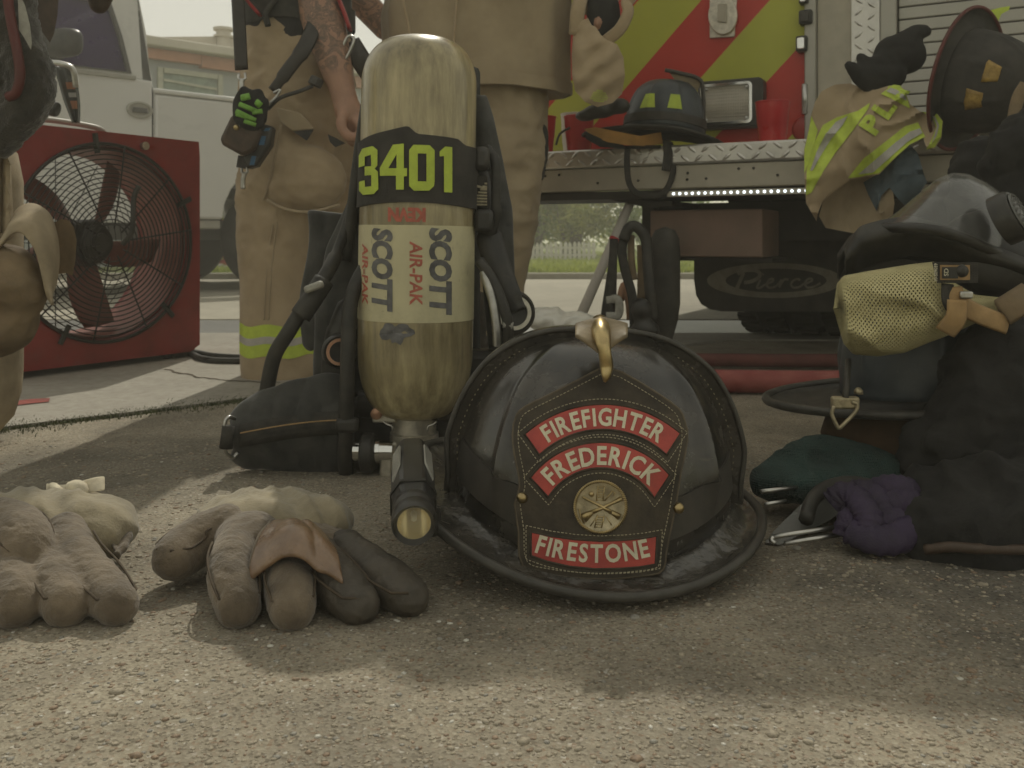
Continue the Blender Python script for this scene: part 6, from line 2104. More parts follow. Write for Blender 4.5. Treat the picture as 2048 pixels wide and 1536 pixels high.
# front shield
SK = 0.97 / FPX
def S(px, py, off=0.0):
    s = (px - 1197) * SK
    t_ = (1168 - py) * SK
    d = 0.944 + 0.14 * t_ + 0.45 * max(0.0, t_ - 0.12) ** 1.3 + 1.5 * s * s - off
    return P(px, py, d)
def flat_poly(poly, cell, off, thick, name, material, parent, hole=None):
    """plate cut to a photo outline, bent with the shield"""
    bm = bmesh.new()
    vs_ = [bm.verts.new((x, y, 0)) for x, y in poly]
    f = bm.faces.new(vs_)
    f.normal_update(); bmesh.ops.triangulate(bm, faces=[f])
    xs = [p[0] for p in poly]; ys = [p[1] for p in poly]
    k = min(xs) + cell
    while k < max(xs):
        bmesh.ops.bisect_plane(bm, geom=bm.verts[:] + bm.edges[:] + bm.faces[:], plane_co=(k, 0, 0), plane_no=(1, 0, 0)); k += cell
    k = min(ys) + cell
    while k < max(ys):
        bmesh.ops.bisect_plane(bm, geom=bm.verts[:] + bm.edges[:] + bm.faces[:], plane_co=(0, k, 0), plane_no=(0, 1, 0)); k += cell
    bm.verts.index_update()
    pts = [(v.co.x, v.co.y) for v in bm.verts]
    fcs = [tuple(v.index for v in f.verts) for f in bm.faces]
    bd = [(e.verts[0].index, e.verts[1].index) for e in bm.edges if e.is_boundary]
    bm.free()
    n = len(pts)
    b = MB()
    top = [S(x, y, off + thick) for x, y in pts]
    bot = [S(x, y, off) for x, y in pts]
    b.add(top + bot, fcs + [tuple(reversed([i + n for i in f])) for f in fcs] + [(i, j, j + n, i + n) for i, j in bd])
    return b.build(name, material, parent, auto=40)
outline = [(1208, 734), (1181, 748), (1156, 761), (1127, 776), (1099, 790), (1072, 803), (1051, 814), (1040, 822), (1034, 830), (1028, 848), (1026, 870), (1027, 890), (1030, 911), (1035, 934), (1039, 955), (1040, 972), (1036, 990),
           (1030, 1008), (1034, 1036), (1038, 1064), (1038, 1090), (1039, 1110), (1046, 1129), (1056, 1138), (1069, 1143), (1110, 1150), (1155, 1155), (1200, 1157), (1250, 1155), (1297, 1150), (1316, 1146), (1326, 1138), (1330, 1124), (1332, 1104),
           (1337, 1076), (1345, 1040), (1350, 1016), (1353, 995), (1357, 970), (1361, 943), (1369, 910), (1374, 882), (1374, 862), (1370, 846), (1365, 830), (1357, 818), (1340, 804), (1305, 781), (1274, 762), (1244, 745)]
shield = flat_poly(outline, 16, 0.0, 0.0045, 'front_shield', M['shield'], helm)
# lighter cut edge
b = MB()
b.tube([S(x, y, 0.0032) for x, y in outline], 0.0017, n=6, closed=True)
b.build('shield_edge', M['shield_edge'], shield, smooth=True)
def arc_pts(cx, cy, r_, a0, a1, n):
    return [(cx + r_ * math.sin(R(lerp(a0, a1, i / n))), cy - r_ * math.cos(R(lerp(a0, a1, i / n)))) for i in range(n + 1)]
P1 = (1206, 1043); P2 = (1202, 1060)
pan1 = arc_pts(*P1, 233, -41.5, 41, 24) + list(reversed(arc_pts(*P1, 186, -43, 43, 24)))
pan2 = arc_pts(*P2, 174, -53, 51, 24) + list(reversed(arc_pts(*P2, 126, -57, 58, 24)))
pan3 = [(1064, 1066), (1100, 1074), (1150, 1081), (1200, 1084), (1250, 1082), (1290, 1078), (1312, 1074), (1309, 1127), (1280, 1132), (1240, 1135), (1190, 1136), (1140, 1131), (1095, 1121), (1064, 1110)]
def grow(poly, k):
    out = []
    n = len(poly)
    area = sum(poly[i][0] * poly[(i + 1) % n][1] - poly[(i + 1) % n][0] * poly[i][1] for i in range(n))
    sg = 1 if area > 0 else -1
    for i in range(n):
        p0, p1, p2 = Vector(poly[i - 1]), Vector(poly[i]), Vector(poly[(i + 1) % n])
        e0, e1 = (p1 - p0), (p2 - p1)
        n0 = Vector((e0.y, -e0.x)).normalized() * sg
        n1 = Vector((e1.y, -e1.x)).normalized() * sg
        m_ = (n0 + n1)
        m_ = m_.normalized() / max(0.45, m_.normalized().dot(n0)) if m_.length > 1e-6 else n0
        out.append((p1.x + m_.x * k, p1.y + m_.y * k))
    return out
stitch_paths = []
for pan in (pan1, pan2, pan3):
    pl = flat_poly(pan, 14, 0.0046, 0.0009, 'letter_panel', M['panel_red'], shield)
    fr_ = grow(pan, 5)
    b = MB()
    b.tube([S(x, y, 0.0046) for x, y in grow(pan, 2.2)], 0.0014, n=5, closed=True)
    b.build('panel_border', M['shield'], shield, smooth=True)
    stitch_paths.append(grow(pan, 12))
stitch_paths.append(grow(outline, -10))
b = MB()
for path in stitch_paths:
    cl = path + [path[0]]
    seglen = 0.0
    pos = []
    for (x0, y0), (x1, y1) in zip(cl, cl[1:]):
        L = math.hypot(x1 - x0, y1 - y0)
        n_ = max(1, int(L / 0.8))
        for i in range(n_):
            pos.append((lerp(x0, x1, i / n_), lerp(y0, y1, i / n_)))
    acc = 0.0
    start = None
    for (x0, y0), (x1, y1) in zip(pos, pos[1:]):
        acc += math.hypot(x1 - x0, y1 - y0)
        if acc % 8.0 < 4.6:
            if start is None:
                start = (x0, y0)
        else:
            if start is not None:
                b.tube([S(*start, 0.0048), S((start[0] + x0) / 2, (start[1] + y0) / 2, 0.0054), S(x0, y0, 0.0048)], 0.00052, n=4)
                start = None
o = b.build('stitching', M['thread'], shield)
o['kind'] = 'stuff'
def letters_arc(s, cx, cy, r_, a0, a1, hgt, material, wfac=1.0, skew=0.0):
    """each character its own raised letter, standing on an arc"""
    glyphs = []
    tot = 0.0
    for ch in s:
        pts, faces = text2d(ch, 0.028)
        g0, g1, _, _ = glyph_box(pts)
        w = (g1 - g0)
        glyphs.append((pts, faces, g0, w))
        tot += w
    gap = 0.13
    full = tot + gap * (len(s) - 1)
    k = R(a1 - a0) * r_ / full
    pos = 0.0
    c0, c1 = glyph_box(text2d('E', 0.028)[0])[2:]
    for pts, faces, g0, w in glyphs:
        mid = pos + w / 2
        an = R(a0) + mid * k / r_
        vv = []
        for (x, y) in pts:
            lx = (x - g0 - w / 2) * k
            ly = ((y - c0) / (c1 - c0) - 0.5) * hgt
            px = cx + (r_ + ly) * math.sin(an) + lx * math.cos(an)
            py = cy - (r_ + ly) * math.cos(an) + lx * math.sin(an)
            vv.append((px, py))
        b = MB()
        n = len(vv)
        b.add([S(x, y, 0.0063) for x, y in vv], faces)
        b.build('letter', material, shield)
        pos += w + gap
letters_arc('FIREFIGHTER', *P1, 209, -34.5, 35, 36, M['letter'])
letters_arc('FREDERICK', *P2, 149, -47, 47.5, 38, M['letter'])
# bottom word stands on a shallow sagging arc
def letters_sag(s, x0, x1, ymid, sag, hgt, material):
    glyphs, tot = [], 0.0
    for ch in s:
        pts, faces = text2d(ch, 0.028)
        g0, g1, _, _ = glyph_box(pts)
        glyphs.append((pts, faces, g0, g1 - g0)); tot += g1 - g0
    gap = 0.12
    k = (x1 - x0) / (tot + gap * (len(s) - 1))
    c0, c1 = glyph_box(text2d('E', 0.028)[0])[2:]
    pos = 0.0
    for pts, faces, g0, w in glyphs:
        mx_ = x0 + (pos + w / 2) * k
        u = (mx_ - (x0 + x1) / 2) / ((x1 - x0) / 2)
        yc = ymid + sag * (1 - u * u) + u * 4
        sl = -2 * sag * u / ((x1 - x0) / 2) + 4 / ((x1 - x0) / 2)
        an = math.atan(sl)
        vv = []
        for (x, y) in pts:
            lx, ly = (x - g0 - w / 2) * k, ((y - c0) / (c1 - c0) - 0.5) * hgt
            vv.append((mx_ + lx * math.cos(an) + ly * math.sin(an), yc + lx * math.sin(an) - ly * math.cos(an)))
        b = MB(); b.add([S(x, y, 0.0063) for x, y in vv], faces); b.build('letter', material, shield)
        pos += w + gap
letters_sag('FIRESTONE', 1074, 1297, 1091, 16, 37, M['letter'])
# brass medallion: rope rim, ladder, crossed horns
mc_ = (1201, 1014)
def MD(dx, dy, off):
    return S(mc_[0] + dx, mc_[1] + dy, 0.0046 + off)
b = MB()
rings = []
for r_, o_ in ((54, 0.0), (54, 0.0022), (50, 0.0028), (46, 0.0016), (1, 0.0018)):
    rings.append([MD(r_ * math.cos(2 * math.pi * k / 48), r_ * math.sin(2 * math.pi * k / 48), o_) for k in range(48)])
b.rings(rings)
med = b.build('medallion', M['brass_dull'], shield, smooth=True, auto=50)
b = MB()
for k in range(78):
    an = 2 * math.pi * k / 78
    b.tube([MD(48.5 * math.cos(an), 48.5 * math.sin(an), 0.0026), MD(54 * math.cos(an + 0.07), 54 * math.sin(an + 0.07), 0.0026)], 0.0010, n=5)
b.build('rope_rim', M['brass'], med, smooth=True)
b = MB()
def rel(pts, r_, n=7):
    b.tube([MD(x, y, 0.0022) for x, y in pts], r_, n=n)
rel([(-5, -42), (-8, -12)], 0.0006); rel([(8, -42), (5, -12)], 0.0006)
for i in range(6):
    y = -40 + i * 5.2
    rel([(-5 - i * .5, y), (8 - i * .5, y)], 0.00045)
rel([(-6, 16), (-12, 42)], 0.0006); rel([(8, 16), (2, 42)], 0.0006)
for i in range(5):
    y = 20 + i * 5
    rel([(-7 - i, y), (7 - i, y)], 0.00045)
rel([(24, -32), (8, -12)], 0.0007); rel([(24, -32), (29, -28), (26, -23)], 0.0006)
rel([(-20, 38), (-8, 20)], 0.0005); rel([(12, 20), (22, 36)], 0.0005)
rel([(-36, -20), (-18, -11), (0, -2), (22, 11)], [0.0011, 0.0012, 0.0016, 0.0022]); rel([(22, 10), (38, 20)], [0.0022, 0.0034])
rel([(42, -17), (20, -6), (0, 4), (-16, 10)], [0.0024, 0.0016, 0.0017, 0.0022]); rel([(-16, 10), (-34, 22)], [0.0022, 0.0052])
rel([(-42, 4), (-40, 20), (-32, 33)], 0.0009)
b.build('relief', M['brass'], med, smooth=True)
b = MB()
b.lathe([(0.0028, 0), (0.0026, 0.0014), (0.0014, 0.0024), (0.0001, 0.0027)], MD(-18, -26, 0.0016), (0, -1, 0), n=14)
b.build('boss', M['brass'], med, smooth=True)
for (x, y) in ((1044, 995), (1357, 1016)):
    b = MB(); b.lathe([(0.0058, -0.002), (0.0058, 0.0015), (0.0046, 0.0042), (0.0022, 0.0056), (0.0002, 0.0060)], S(x, y, 0.0046), (0, -1, 0.0), n=20)
    b.build('rivet', M['brass'], shield, smooth=True)
# eagle holder: tan wing plate over the crown and a brass neck bending down to the shield tip
def wing(u, v):
    x = lerp(1150, 1256, u)
    ymid = 634 + 34 * abs(u - 0.5) ** 1.2
    y = lerp(ymid, 672 + 40 * (1 - abs(2 * u - 1)) ** 1.2, v)
    d = lerp(1.010, 0.975, v) + 0.9 * ((x - 1204) * SK) ** 2 * 6
    return P(x, y, d)
grid('eagle_wing', wing, 14, 8, M['bark_leather'], helm, 0.005, sub=1)
ns = catmull([P(1200, 646, 1.025), P(1202, 664, 0.990), P(1205, 684, 0.975), P(1210, 708, 0.970), P(1213, 732, 0.972), P(1212, 752, 0.968), P(1209, 764, 0.968)], 6)
rs_ = smooth_vals([0.010, 0.0105, 0.0085, 0.0068, 0.0072, 0.0050, 0.0016], 6)
b = MB(); b.tube(ns, rs_, n=14); b.build('eagle_head', M['brass'], helm, smooth=True)
b = MB(); b.tube([P(1190, 668, 1.0), P(1196, 660, 0.994), P(1206, 658, 0.992), P(1216, 664, 0.998)], 0.0035, n=8); b.build('eagle_collar', M['bark_leather'], helm, smooth=True)

# flashlight clipped at the left side of the crown
t = thing('flashlight', 'black angular flashlight with round bright lens clipped to the helmet brim', 'flashlight', P(828, 1100, 0.93))
fa0, fa1 = P(828, 1048, 0.905), P(824, 905, 1.09)
fx = (fa1 - fa0).normalized()
fs = (Vector((1, 0, 0)) - fx * fx.x).normalized(); fu = fs.cross(fx)
if fu.z < 0:
    fu = -fu
b = MB(); b.lathe([(0.0165, 0.001), (0.0205, -0.004), (0.0222, 0.0), (0.0222, 0.014), (0.0212, 0.016), (0.0212, 0.019), (0.0222, 0.021), (0.0215, 0.034), (0.019, 0.04)], fa0, fx, n=40, cap=False); b.build('bezel', M['plastic_black'], t, auto=35)
b = MB(); b.lathe([(0.0168, 0.002), (0.0135, 0.012), (0.008, 0.02), (0.003, 0.024), (0.0005, 0.0245)], fa0, fx, n=36, cap=False); b.build('reflector', M['reflector'], t, smooth=True)
b = MB(); b.lathe([(0.0032, 0.024), (0.0032, 0.012), (0.0016, 0.008), (0.0003, 0.0075)], fa0, fx, n=16); b.build('bulb', M['label_cream'], t, smooth=True)
b = MB(); b.lathe([(0.0175, 0.0015), (0.0175, 0.0005), (0.0002, 0.0005)], fa0, fx, n=36, cap=False); b.build('lens', M['lens_glass'], t, smooth=True)
def sect(h, w, tp, bt):
    c = fa0 + fx * h
    return [c + fs * x + fu * y for x, y in ((-w, bt * 0.5), (-w, tp * 0.35), (-w * 0.55, tp), (w * 0.55, tp), (w, tp * 0.35), (w, bt * 0.5), (w * 0.6, bt), (-w * 0.6, bt))]
b = MB()
b.rings([sect(0.034, 0.019, 0.018, -0.020), sect(0.05, 0.0225, 0.021, -0.026), sect(0.10, 0.0235, 0.023, -0.030), sect(0.15, 0.022, 0.021, -0.028), sect(0.19, 0.019, 0.017, -0.02), sect(0.20, 0.012, 0.010, -0.012)])
b.build('barrel', M['plastic_black'], t, bevel=0.003)
for sg in (-1, 1):
    b = MB()
    def bq(h, x, y):
        return fa0 + fx * h + fs * x * sg + fu * y
    b.prism([bq(0.075, 0.0205, 0.0115), bq(0.15, 0.0205, 0.0115), bq(0.15, 0.0128, 0.0228), bq(0.095, 0.0128, 0.0234)], fs * (0.0015 * sg) + fu * 0.0015)
    b.build('reflective_flash', M['sticker_grey'], t)
b = MB(); b.rings([[p for p in sect(0.052, 0.024, 0.0225, -0.0275)], [p for p in sect(0.058, 0.024, 0.0225, -0.0275)]]); b.build('grip_ring', M['rubber'], t)
b = MB(); b.box(fa0 + fx * 0.07 - fu * 0.032 + fs * 0.012, (0.03, 0.05, 0.018)); b.build('clip_bracket', M['plastic_black'], t, bevel=0.004)
# ------------------------------------------------------------------ work gloves on the driveway
def finger_seams(chains, parent):
    """raised welts along the side of every finger"""
    for pts, rs in chains:
        p, r_ = catmull(pts, 6), smooth_vals(rs, 6)
        for sg in (-1, 1):
            path = []
            for i in range(3, len(p)):
                tg = (p[min(i + 1, len(p) - 1)] - p[max(i - 1, 0)]).normalized()
                sd = tg.cross(Vector((0, 0, 1))).normalized()
                upv = sd.cross(tg)
                path.append(p[i] + (sd * (0.86 * sg) + upv * 0.50) * (r_[i] + 0.0016))
            e = p[-1] + (p[-1] - p[-2]).normalized() * r_[-1] * 0.7 + Vector((0, 0, r_[-1] * 0.45)) + (path[-1] - p[-1]) * 0.35
            path.append(e)
            b = MB(); b.tube(path, 0.0013, n=5); b.build('seam', M['seam_thread'], parent, smooth=True)
def seam(pts, d, parent, r_=0.0012, material='suede_dark'):
    b = MB(); b.tube(catmull([P(x, y, dd) for (x, y), dd in zip(pts, d)], 6), r_, n=6)
    return b.build('seam', M[material], parent, smooth=True)
def wr(p, n):
    """soft leather: broad dents, knuckle creases across the fingers, fine wrinkles"""
    q = p + Vector((noise.noise(p * 25), noise.noise(p * 25 + Vector((9, 0, 0))), 0)) * 0.010
    cr = math.exp(-((math.sin(q.y * 95) + 0.55) / 0.10) ** 2) if noise.noise(p * 18) > -0.1 else 0.0
    f = 1 - abs(noise.noise(p * 75 + Vector((3, 1, 4)))) * 2
    return n * (0.0016 * noise.noise(p * 30) - 0.0006 * cr + 0.0009 * f + 0.0006 * (1 - abs(noise.noise(p * 140)) * 2))
t = thing('work_glove', 'tan suede work glove with shiny brown palm patch lying beside the helmet', 'glove', G(560, 1180))
blob('hand', [('c', [P(480, 1085, 0.960), P(464, 1130, 0.915), P(468, 1170, 0.888), P(477, 1210, 0.867)], [0.023, 0.0225, 0.0225, 0.0205]),
              ('c', [P(560, 1100, 0.950), P(574, 1150, 0.905), P(580, 1182, 0.885), P(585, 1217, 0.865)], [0.022, 0.0225, 0.0235, 0.0205]),
              ('c', [P(455, 1058, 1.0), P(405, 1078, 0.990), P(375, 1098, 0.975), P(350, 1115, 0.957)], [0.026, 0.026, 0.025, 0.023]),
              ('e', P(570, 1085, 0.985), (0.066, 0.055, 0.024), None), ('e', P(500, 1075, 0.975), (0.034, 0.04, 0.025), None)], 0.0022, M['suede'], t, smooth=8, disp=wr, blend=0.003)
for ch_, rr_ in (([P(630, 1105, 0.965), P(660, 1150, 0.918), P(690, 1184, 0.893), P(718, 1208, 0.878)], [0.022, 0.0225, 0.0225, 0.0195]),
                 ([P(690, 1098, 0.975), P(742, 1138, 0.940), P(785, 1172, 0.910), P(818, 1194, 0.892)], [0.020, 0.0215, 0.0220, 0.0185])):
    blob('finger', [('c', ch_, rr_)], 0.0022, M['glove_dark_shaded'], t, smooth=6, disp=wr)  # two right fingers: dark leather with their shade painted in
finger_seams([([P(480, 1085, 0.960), P(464, 1130, 0.915), P(468, 1170, 0.888), P(477, 1208, 0.868)], [0.024, 0.0245, 0.0245, 0.0205]), ([P(560, 1100, 0.950), P(574, 1150, 0.905), P(580, 1182, 0.885), P(585, 1215, 0.866)], [0.023, 0.0245, 0.0255, 0.0205]), ([P(622, 1105, 0.960), P(655, 1148, 0.918), P(685, 1182, 0.893), P(712, 1205, 0.878)], [0.023, 0.0245, 0.0245, 0.0195]), ([P(690, 1100, 0.970), P(735, 1140, 0.935), P(775, 1175, 0.905), P(808, 1196, 0.888)], [0.022, 0.0235, 0.0235, 0.0185]), ([P(455, 1058, 1.0), P(405, 1078, 0.990), P(375, 1098, 0.975), P(350, 1115, 0.957)], [0.027, 0.028, 0.027, 0.024])], t)
def cuff_fn(p, n):
    r_ = 1 - abs(noise.noise(Vector((p.x * 34 + p.y * 22, p.y * 16, p.z * 20)))) * 2.4
    return n * (0.006 * r_ + 0.004 * noise.noise(p * 26) + 0.0012 * noise.noise(p * 110))
blob('cuff', [('e', P(545, 1038, 1.045), (0.083, 0.045, 0.029), None), ('e', P(505, 1048, 1.02), (0.05, 0.035, 0.026), None), ('e', P(600, 1046, 1.02), (0.055, 0.04, 0.026), None)], 0.0035, M['glove_cuff'], t, smooth=3, disp=cuff_fn)
def patch(u, v):
    bl, br, fr, fl = P(545, 1046, 0.965), P(622, 1048, 0.965), P(692, 1104, 0.885), P(498, 1096, 0.890)
    p = lerp(lerp(bl, br, u), lerp(fl, fr, u), v)
    p.z += 0.014 * math.sin(math.pi * u) * math.sin(math.pi * min(1.0, v * 0.85)) + 0.0035 * math.sin(u * 9 + v * 4) * v - 0.004 * math.exp(-((u - 0.55 - 0.2 * v) / 0.06) ** 2)
    c = max(0.0, v - 0.72) / 0.28
    p.z -= 0.018 * c * c * (1 - 0.25 * math.sin(u * math.pi))
    p.y -= 0.010 * math.sin(c * 1.57)
    p.z -= 0.012 * v * v * (2 * abs(u - 0.5)) ** 3
    return p + Vector((0, 0, 0.002 * noise.noise(p * 70)))
pp_ = grid('palm_patch', patch, 26, 22, M['glove_palm'], t, 0.007, sub=1)
b = MB(); b.tube([patch(0.02, i / 20) + Vector((0, 0, 0.003)) for i in range(21)], 0.0022, n=6); b.build('patch_piping', M['suede'], pp_, smooth=True)

t = thing('work_glove', 'tan suede work glove with open cream cuff and knotted tag, at the left', 'glove', G(120, 1180))
blob('hand', [('c', [P(130, 1068, 0.990), P(152, 1118, 0.945), P(190, 1165, 0.908), P(232, 1210, 0.874)], [0.0225, 0.0225, 0.0225, 0.0195]),
              ('c', [P(88, 1115, 0.955), P(108, 1160, 0.908), P(132, 1208, 0.872)], [0.0225, 0.0230, 0.0210]),
              ('c', [P(15, 1115, 0.955), P(24, 1160, 0.905), P(38, 1208, 0.870)], [0.0235, 0.0240, 0.0220]),
              ('c', [P(-70, 1115, 0.955), P(-66, 1160, 0.905), P(-58, 1206, 0.872)], [0.0235, 0.0240, 0.0220]),
              ('c', [P(-15, 1052, 0.985), P(25, 1070, 0.955), P(50, 1100, 0.932), P(62, 1118, 0.925)], [0.030, 0.032, 0.028, 0.020]),
              ('e', P(50, 1090, 0.995), (0.085, 0.05, 0.026), None)], 0.0022, M['suede'], t, smooth=8, disp=wr, blend=0.003)
finger_seams([([P(130, 1068, 0.990), P(152, 1118, 0.945), P(190, 1165, 0.908), P(232, 1210, 0.874)], [0.0235, 0.025, 0.0255, 0.0200]), ([P(88, 1115, 0.955), P(108, 1160, 0.908), P(132, 1208, 0.872)], [0.025, 0.0265, 0.0215]), ([P(15, 1115, 0.955), P(24, 1160, 0.905), P(38, 1208, 0.870)], [0.026, 0.0275, 0.0225]), ([P(-70, 1115, 0.955), P(-66, 1160, 0.905), P(-58, 1206, 0.872)], [0.026, 0.027, 0.022]), ([P(-15, 1052, 0.985), P(25, 1070, 0.955), P(50, 1100, 0.932), P(62, 1118, 0.925)], [0.030, 0.032, 0.028, 0.020])], t)
blob('cuff', [('e', P(110, 1040, 1.04), (0.082, 0.055, 0.030), None), ('e', P(190, 1062, 1.02), (0.040, 0.040, 0.028), None), ('e', P(20, 1045, 1.04), (0.07, 0.045, 0.028), None)], 0.004, M['glove_cuff'], t, smooth=4, disp=cuff_fn)
rim = catmull([P(-60, 1050, 1.08), P(0, 1018, 1.09), P(60, 994, 1.10), P(110, 985, 1.11), P(170, 986, 1.10), P(215, 1002, 1.08), P(246, 1034, 1.05), P(258, 1062, 1.02), P(250, 1090, 0.995), P(232, 1112, 0.975)], 6)
b = MB(); b.tube(rim, [0.0042 + 0.0008 * math.sin(i * 1.3) for i in range(len(rim))], n=8); b.build('cuff_binding', M['suede_dark'], t, smooth=True)
def cuff_side(u, v):
    i = u * (len(rim) - 1) * 0.5 + (len(rim) - 1) * 0.5
    p = rim[min(len(rim) - 1, int(i))].copy()
    q = P(215, 1075, 1.0)
    return lerp(p, q, v * 0.55) + Vector((0, 0, 0.002 * math.sin(u * 20)))
grid('cuff_gusset', cuff_side, 22, 6, M['suede_dark'], t, 0.003, sub=1)
def tagf(u, v):
    x = lerp(92, 210, u); y = lerp(966 - 8 * u + 6 * math.sin(u * 5), 986 - 2 * u + 4 * math.sin(u * 4), v)
    return P(x, y, 1.085 + 0.01 * math.sin(u * 6) - 0.012 * v)
grid('tag', tagf, 18, 4, M['white_tag'], t, 0.0015, sub=1)
blob('tag_knot', [('e', P(152, 977, 1.065), (0.013, 0.008, 0.010), None), ('e', P(160, 985, 1.062), (0.010, 0.007, 0.008), None), ('c', [P(118, 985, 1.07), P(105, 972, 1.08)], [0.006, 0.005])], 0.0025, M['white_tag'], t, smooth=3, disp=folds(0.0012, 120))
# ------------------------------------------------------------------ gear on the engine's rear step
# helmet facing left on the step
a_, z_ = TP(1325, 268, 0.10)
hc_ = T(a_, 0.10, TT)
t = thing('fire_helmet', 'dark fire helmet with two lime trapezoid stickers resting on the tread plate step', 'helmet', hc_)
mt = Matrix.Translation(hc_ + Vector((0.0, -0.02, 0.030))) @ Matrix.Rotation(R(5), 4, 'Y') @ Matrix.Rotation(R(-90 - 14), 4, 'Z')
bs2, zb2, dm2, ed2 = make_shell(t, mt, 0.098, 0.118, 0.118, 0.172, 0.015, 0.012, 0.035, 0.125, 0.06, 0.012, -0.012, -0.016, M['navy'], M['rubber'], M['rubber'], rib=0.005, edge_r=0.004, tall=0.6)
for th0, th1 in ((-0.62, -0.20), (0.10, 0.46)):
    b = MB()
    rows = []
    for j in range(5):
        ph = lerp(0.34, 0.66, j / 4)
        k = 1 - 0.35 * j / 4
        m_ = (th0 + th1) / 2
        rows.append([mt @ dm2(lerp(m_ - (m_ - th0) * k, m_ + (th1 - m_) * k, i / 8), ph, 0.004) for i in range(9)])
    b.rings(rows, closed=False, cap=False)
    b.build('lime_sticker', M['lime'], t, smooth=True)
b = MB()
rows = []
for ph, o_ in ((0.10, 0.002), (0.10, 0.006), (0.26, 0.006), (0.26, 0.002)):
    rows.append([mt @ dm2(2 * math.pi * k / 72, ph, o_) for k in range(72)])
b.rings(rows, cap=False)
b.build('crown_band', M['band'], t, smooth=True, auto=50)
b = MB()
for pts_ in ([(1330, 140), (1360, 146), (1398, 158), (1406, 185), (1408, 270)], ):
    b.tube(catmull([P(x, y, hc_.y - 0.055) for x, y in pts_], 6), 0.006, n=8)
b.build('shield_edge', M['helmet_edge'], t, smooth=True)
plate('shield_back', [(1336, 142), (1372, 145), (1405, 158), (1398, 176), (1388, 186), (1372, 175), (1350, 160)], lambda x, y: hc_.y - 0.045, 0.006, 8, M['bark_leather'], t)
plate('ear_flap', [(1168, 258), (1190, 254), (1230, 262), (1280, 272), (1322, 264), (1326, 288), (1290, 292), (1250, 290), (1215, 284), (1185, 272)], lambda x, y: hc_.y - 0.085 - 0.02 * math.sin((x - 1168) / 50), 0.012, 10, M['orange_liner'], t)
plate('ear_flap_edge', [(1168, 262), (1200, 276), (1250, 291), (1322, 290), (1322, 297), (1250, 298), (1200, 294), (1172, 278)], lambda x, y: hc_.y - 0.098, 0.012, 10, M['black_cloth'], t)
b = MB(); b.tube(catmull([P(1255, 292, hc_.y - 0.10), P(1254, 330, hc_.y - 0.12), P(1258, 365, hc_.y - 0.12), P(1272, 385, hc_.y - 0.12), P(1300, 392, hc_.y - 0.12), P(1328, 385, hc_.y - 0.12), P(1345, 350, hc_.y - 0.12), P(1346, 310, hc_.y - 0.11), P(1340, 285, hc_.y - 0.10)], 6), 0.009, n=8, flat=(0.25, 1), up=(0.2, -1, 0)); b.build('chin_strap', M['webbing'], t, smooth=True)
b = MB(); b.tube(catmull([P(1334, 282, hc_.y - 0.11), P(1336, 310, hc_.y - 0.125), P(1332, 342, hc_.y - 0.125)], 6), 0.014, n=8, flat=(0.25, 1), up=(0.2, -1, 0)); b.build('strap_tail', M['webbing'], t, smooth=True)
b = MB(); b.tube(catmull([P(1140, 255, hc_.y - 0.09), P(1120, 268, hc_.y - 0.09), P(1112, 290, hc_.y - 0.09)], 6), 0.0035, n=7); b.build('edge_cord', M['rubber'], t, smooth=True)
blob('goggles', [('e', P(1200, 222, hc_.y - 0.06), (0.045, 0.03, 0.022), None), ('e', P(1240, 212, hc_.y - 0.075), (0.03, 0.025, 0.024), None), ('e', P(1170, 232, hc_.y - 0.05), (0.03, 0.03, 0.016), None)], 0.006, M['plastic_black'], t, smooth=3)

def cup(px, b_, label, h=0.118, material='cup_red'):
    a, _ = TP(px, 250, b_)
    c = T(a, b_, TT + 0.001)
    tt = thing('plastic_cup', label, 'cup', c, 'cups on the step')
    b = MB()
    b.lathe([(0.0005, 0.004), (0.034, 0.003), (0.035, 0.0), (0.037, 0.0), (0.0385, 0.02), (0.0415, 0.05), (0.0425, 0.052), (0.0475, h - 0.004), (0.0462, h - 0.004), (0.0405, 0.052), (0.036, 0.006), (0.0005, 0.006)], c, n=36, cap=False)
    b.build('cup_wall', M[material], tt, auto=40)
    b = MB(); b.tube([c + Vector((0.0475 * math.cos(2 * math.pi * k / 36), 0.0475 * math.sin(2 * math.pi * k / 36), h - 0.002)) for k in range(36)], 0.0022, n=7, closed=True); b.build('rim', M['cup_white' if material == 'cup_white' else 'cup_red'], tt, smooth=True)
cup(1545, 0.10, 'red plastic cup standing beside the tail light')
cup(1158, 0.12, 'red plastic cup behind the brim tip of the step helmet')
cup(1082, 0.08, 'red plastic cup nearest the standing legs on the step')
cup(1150, 0.28, 'pale plastic cup behind the red one at the step helmet', 0.15, 'cup_white')

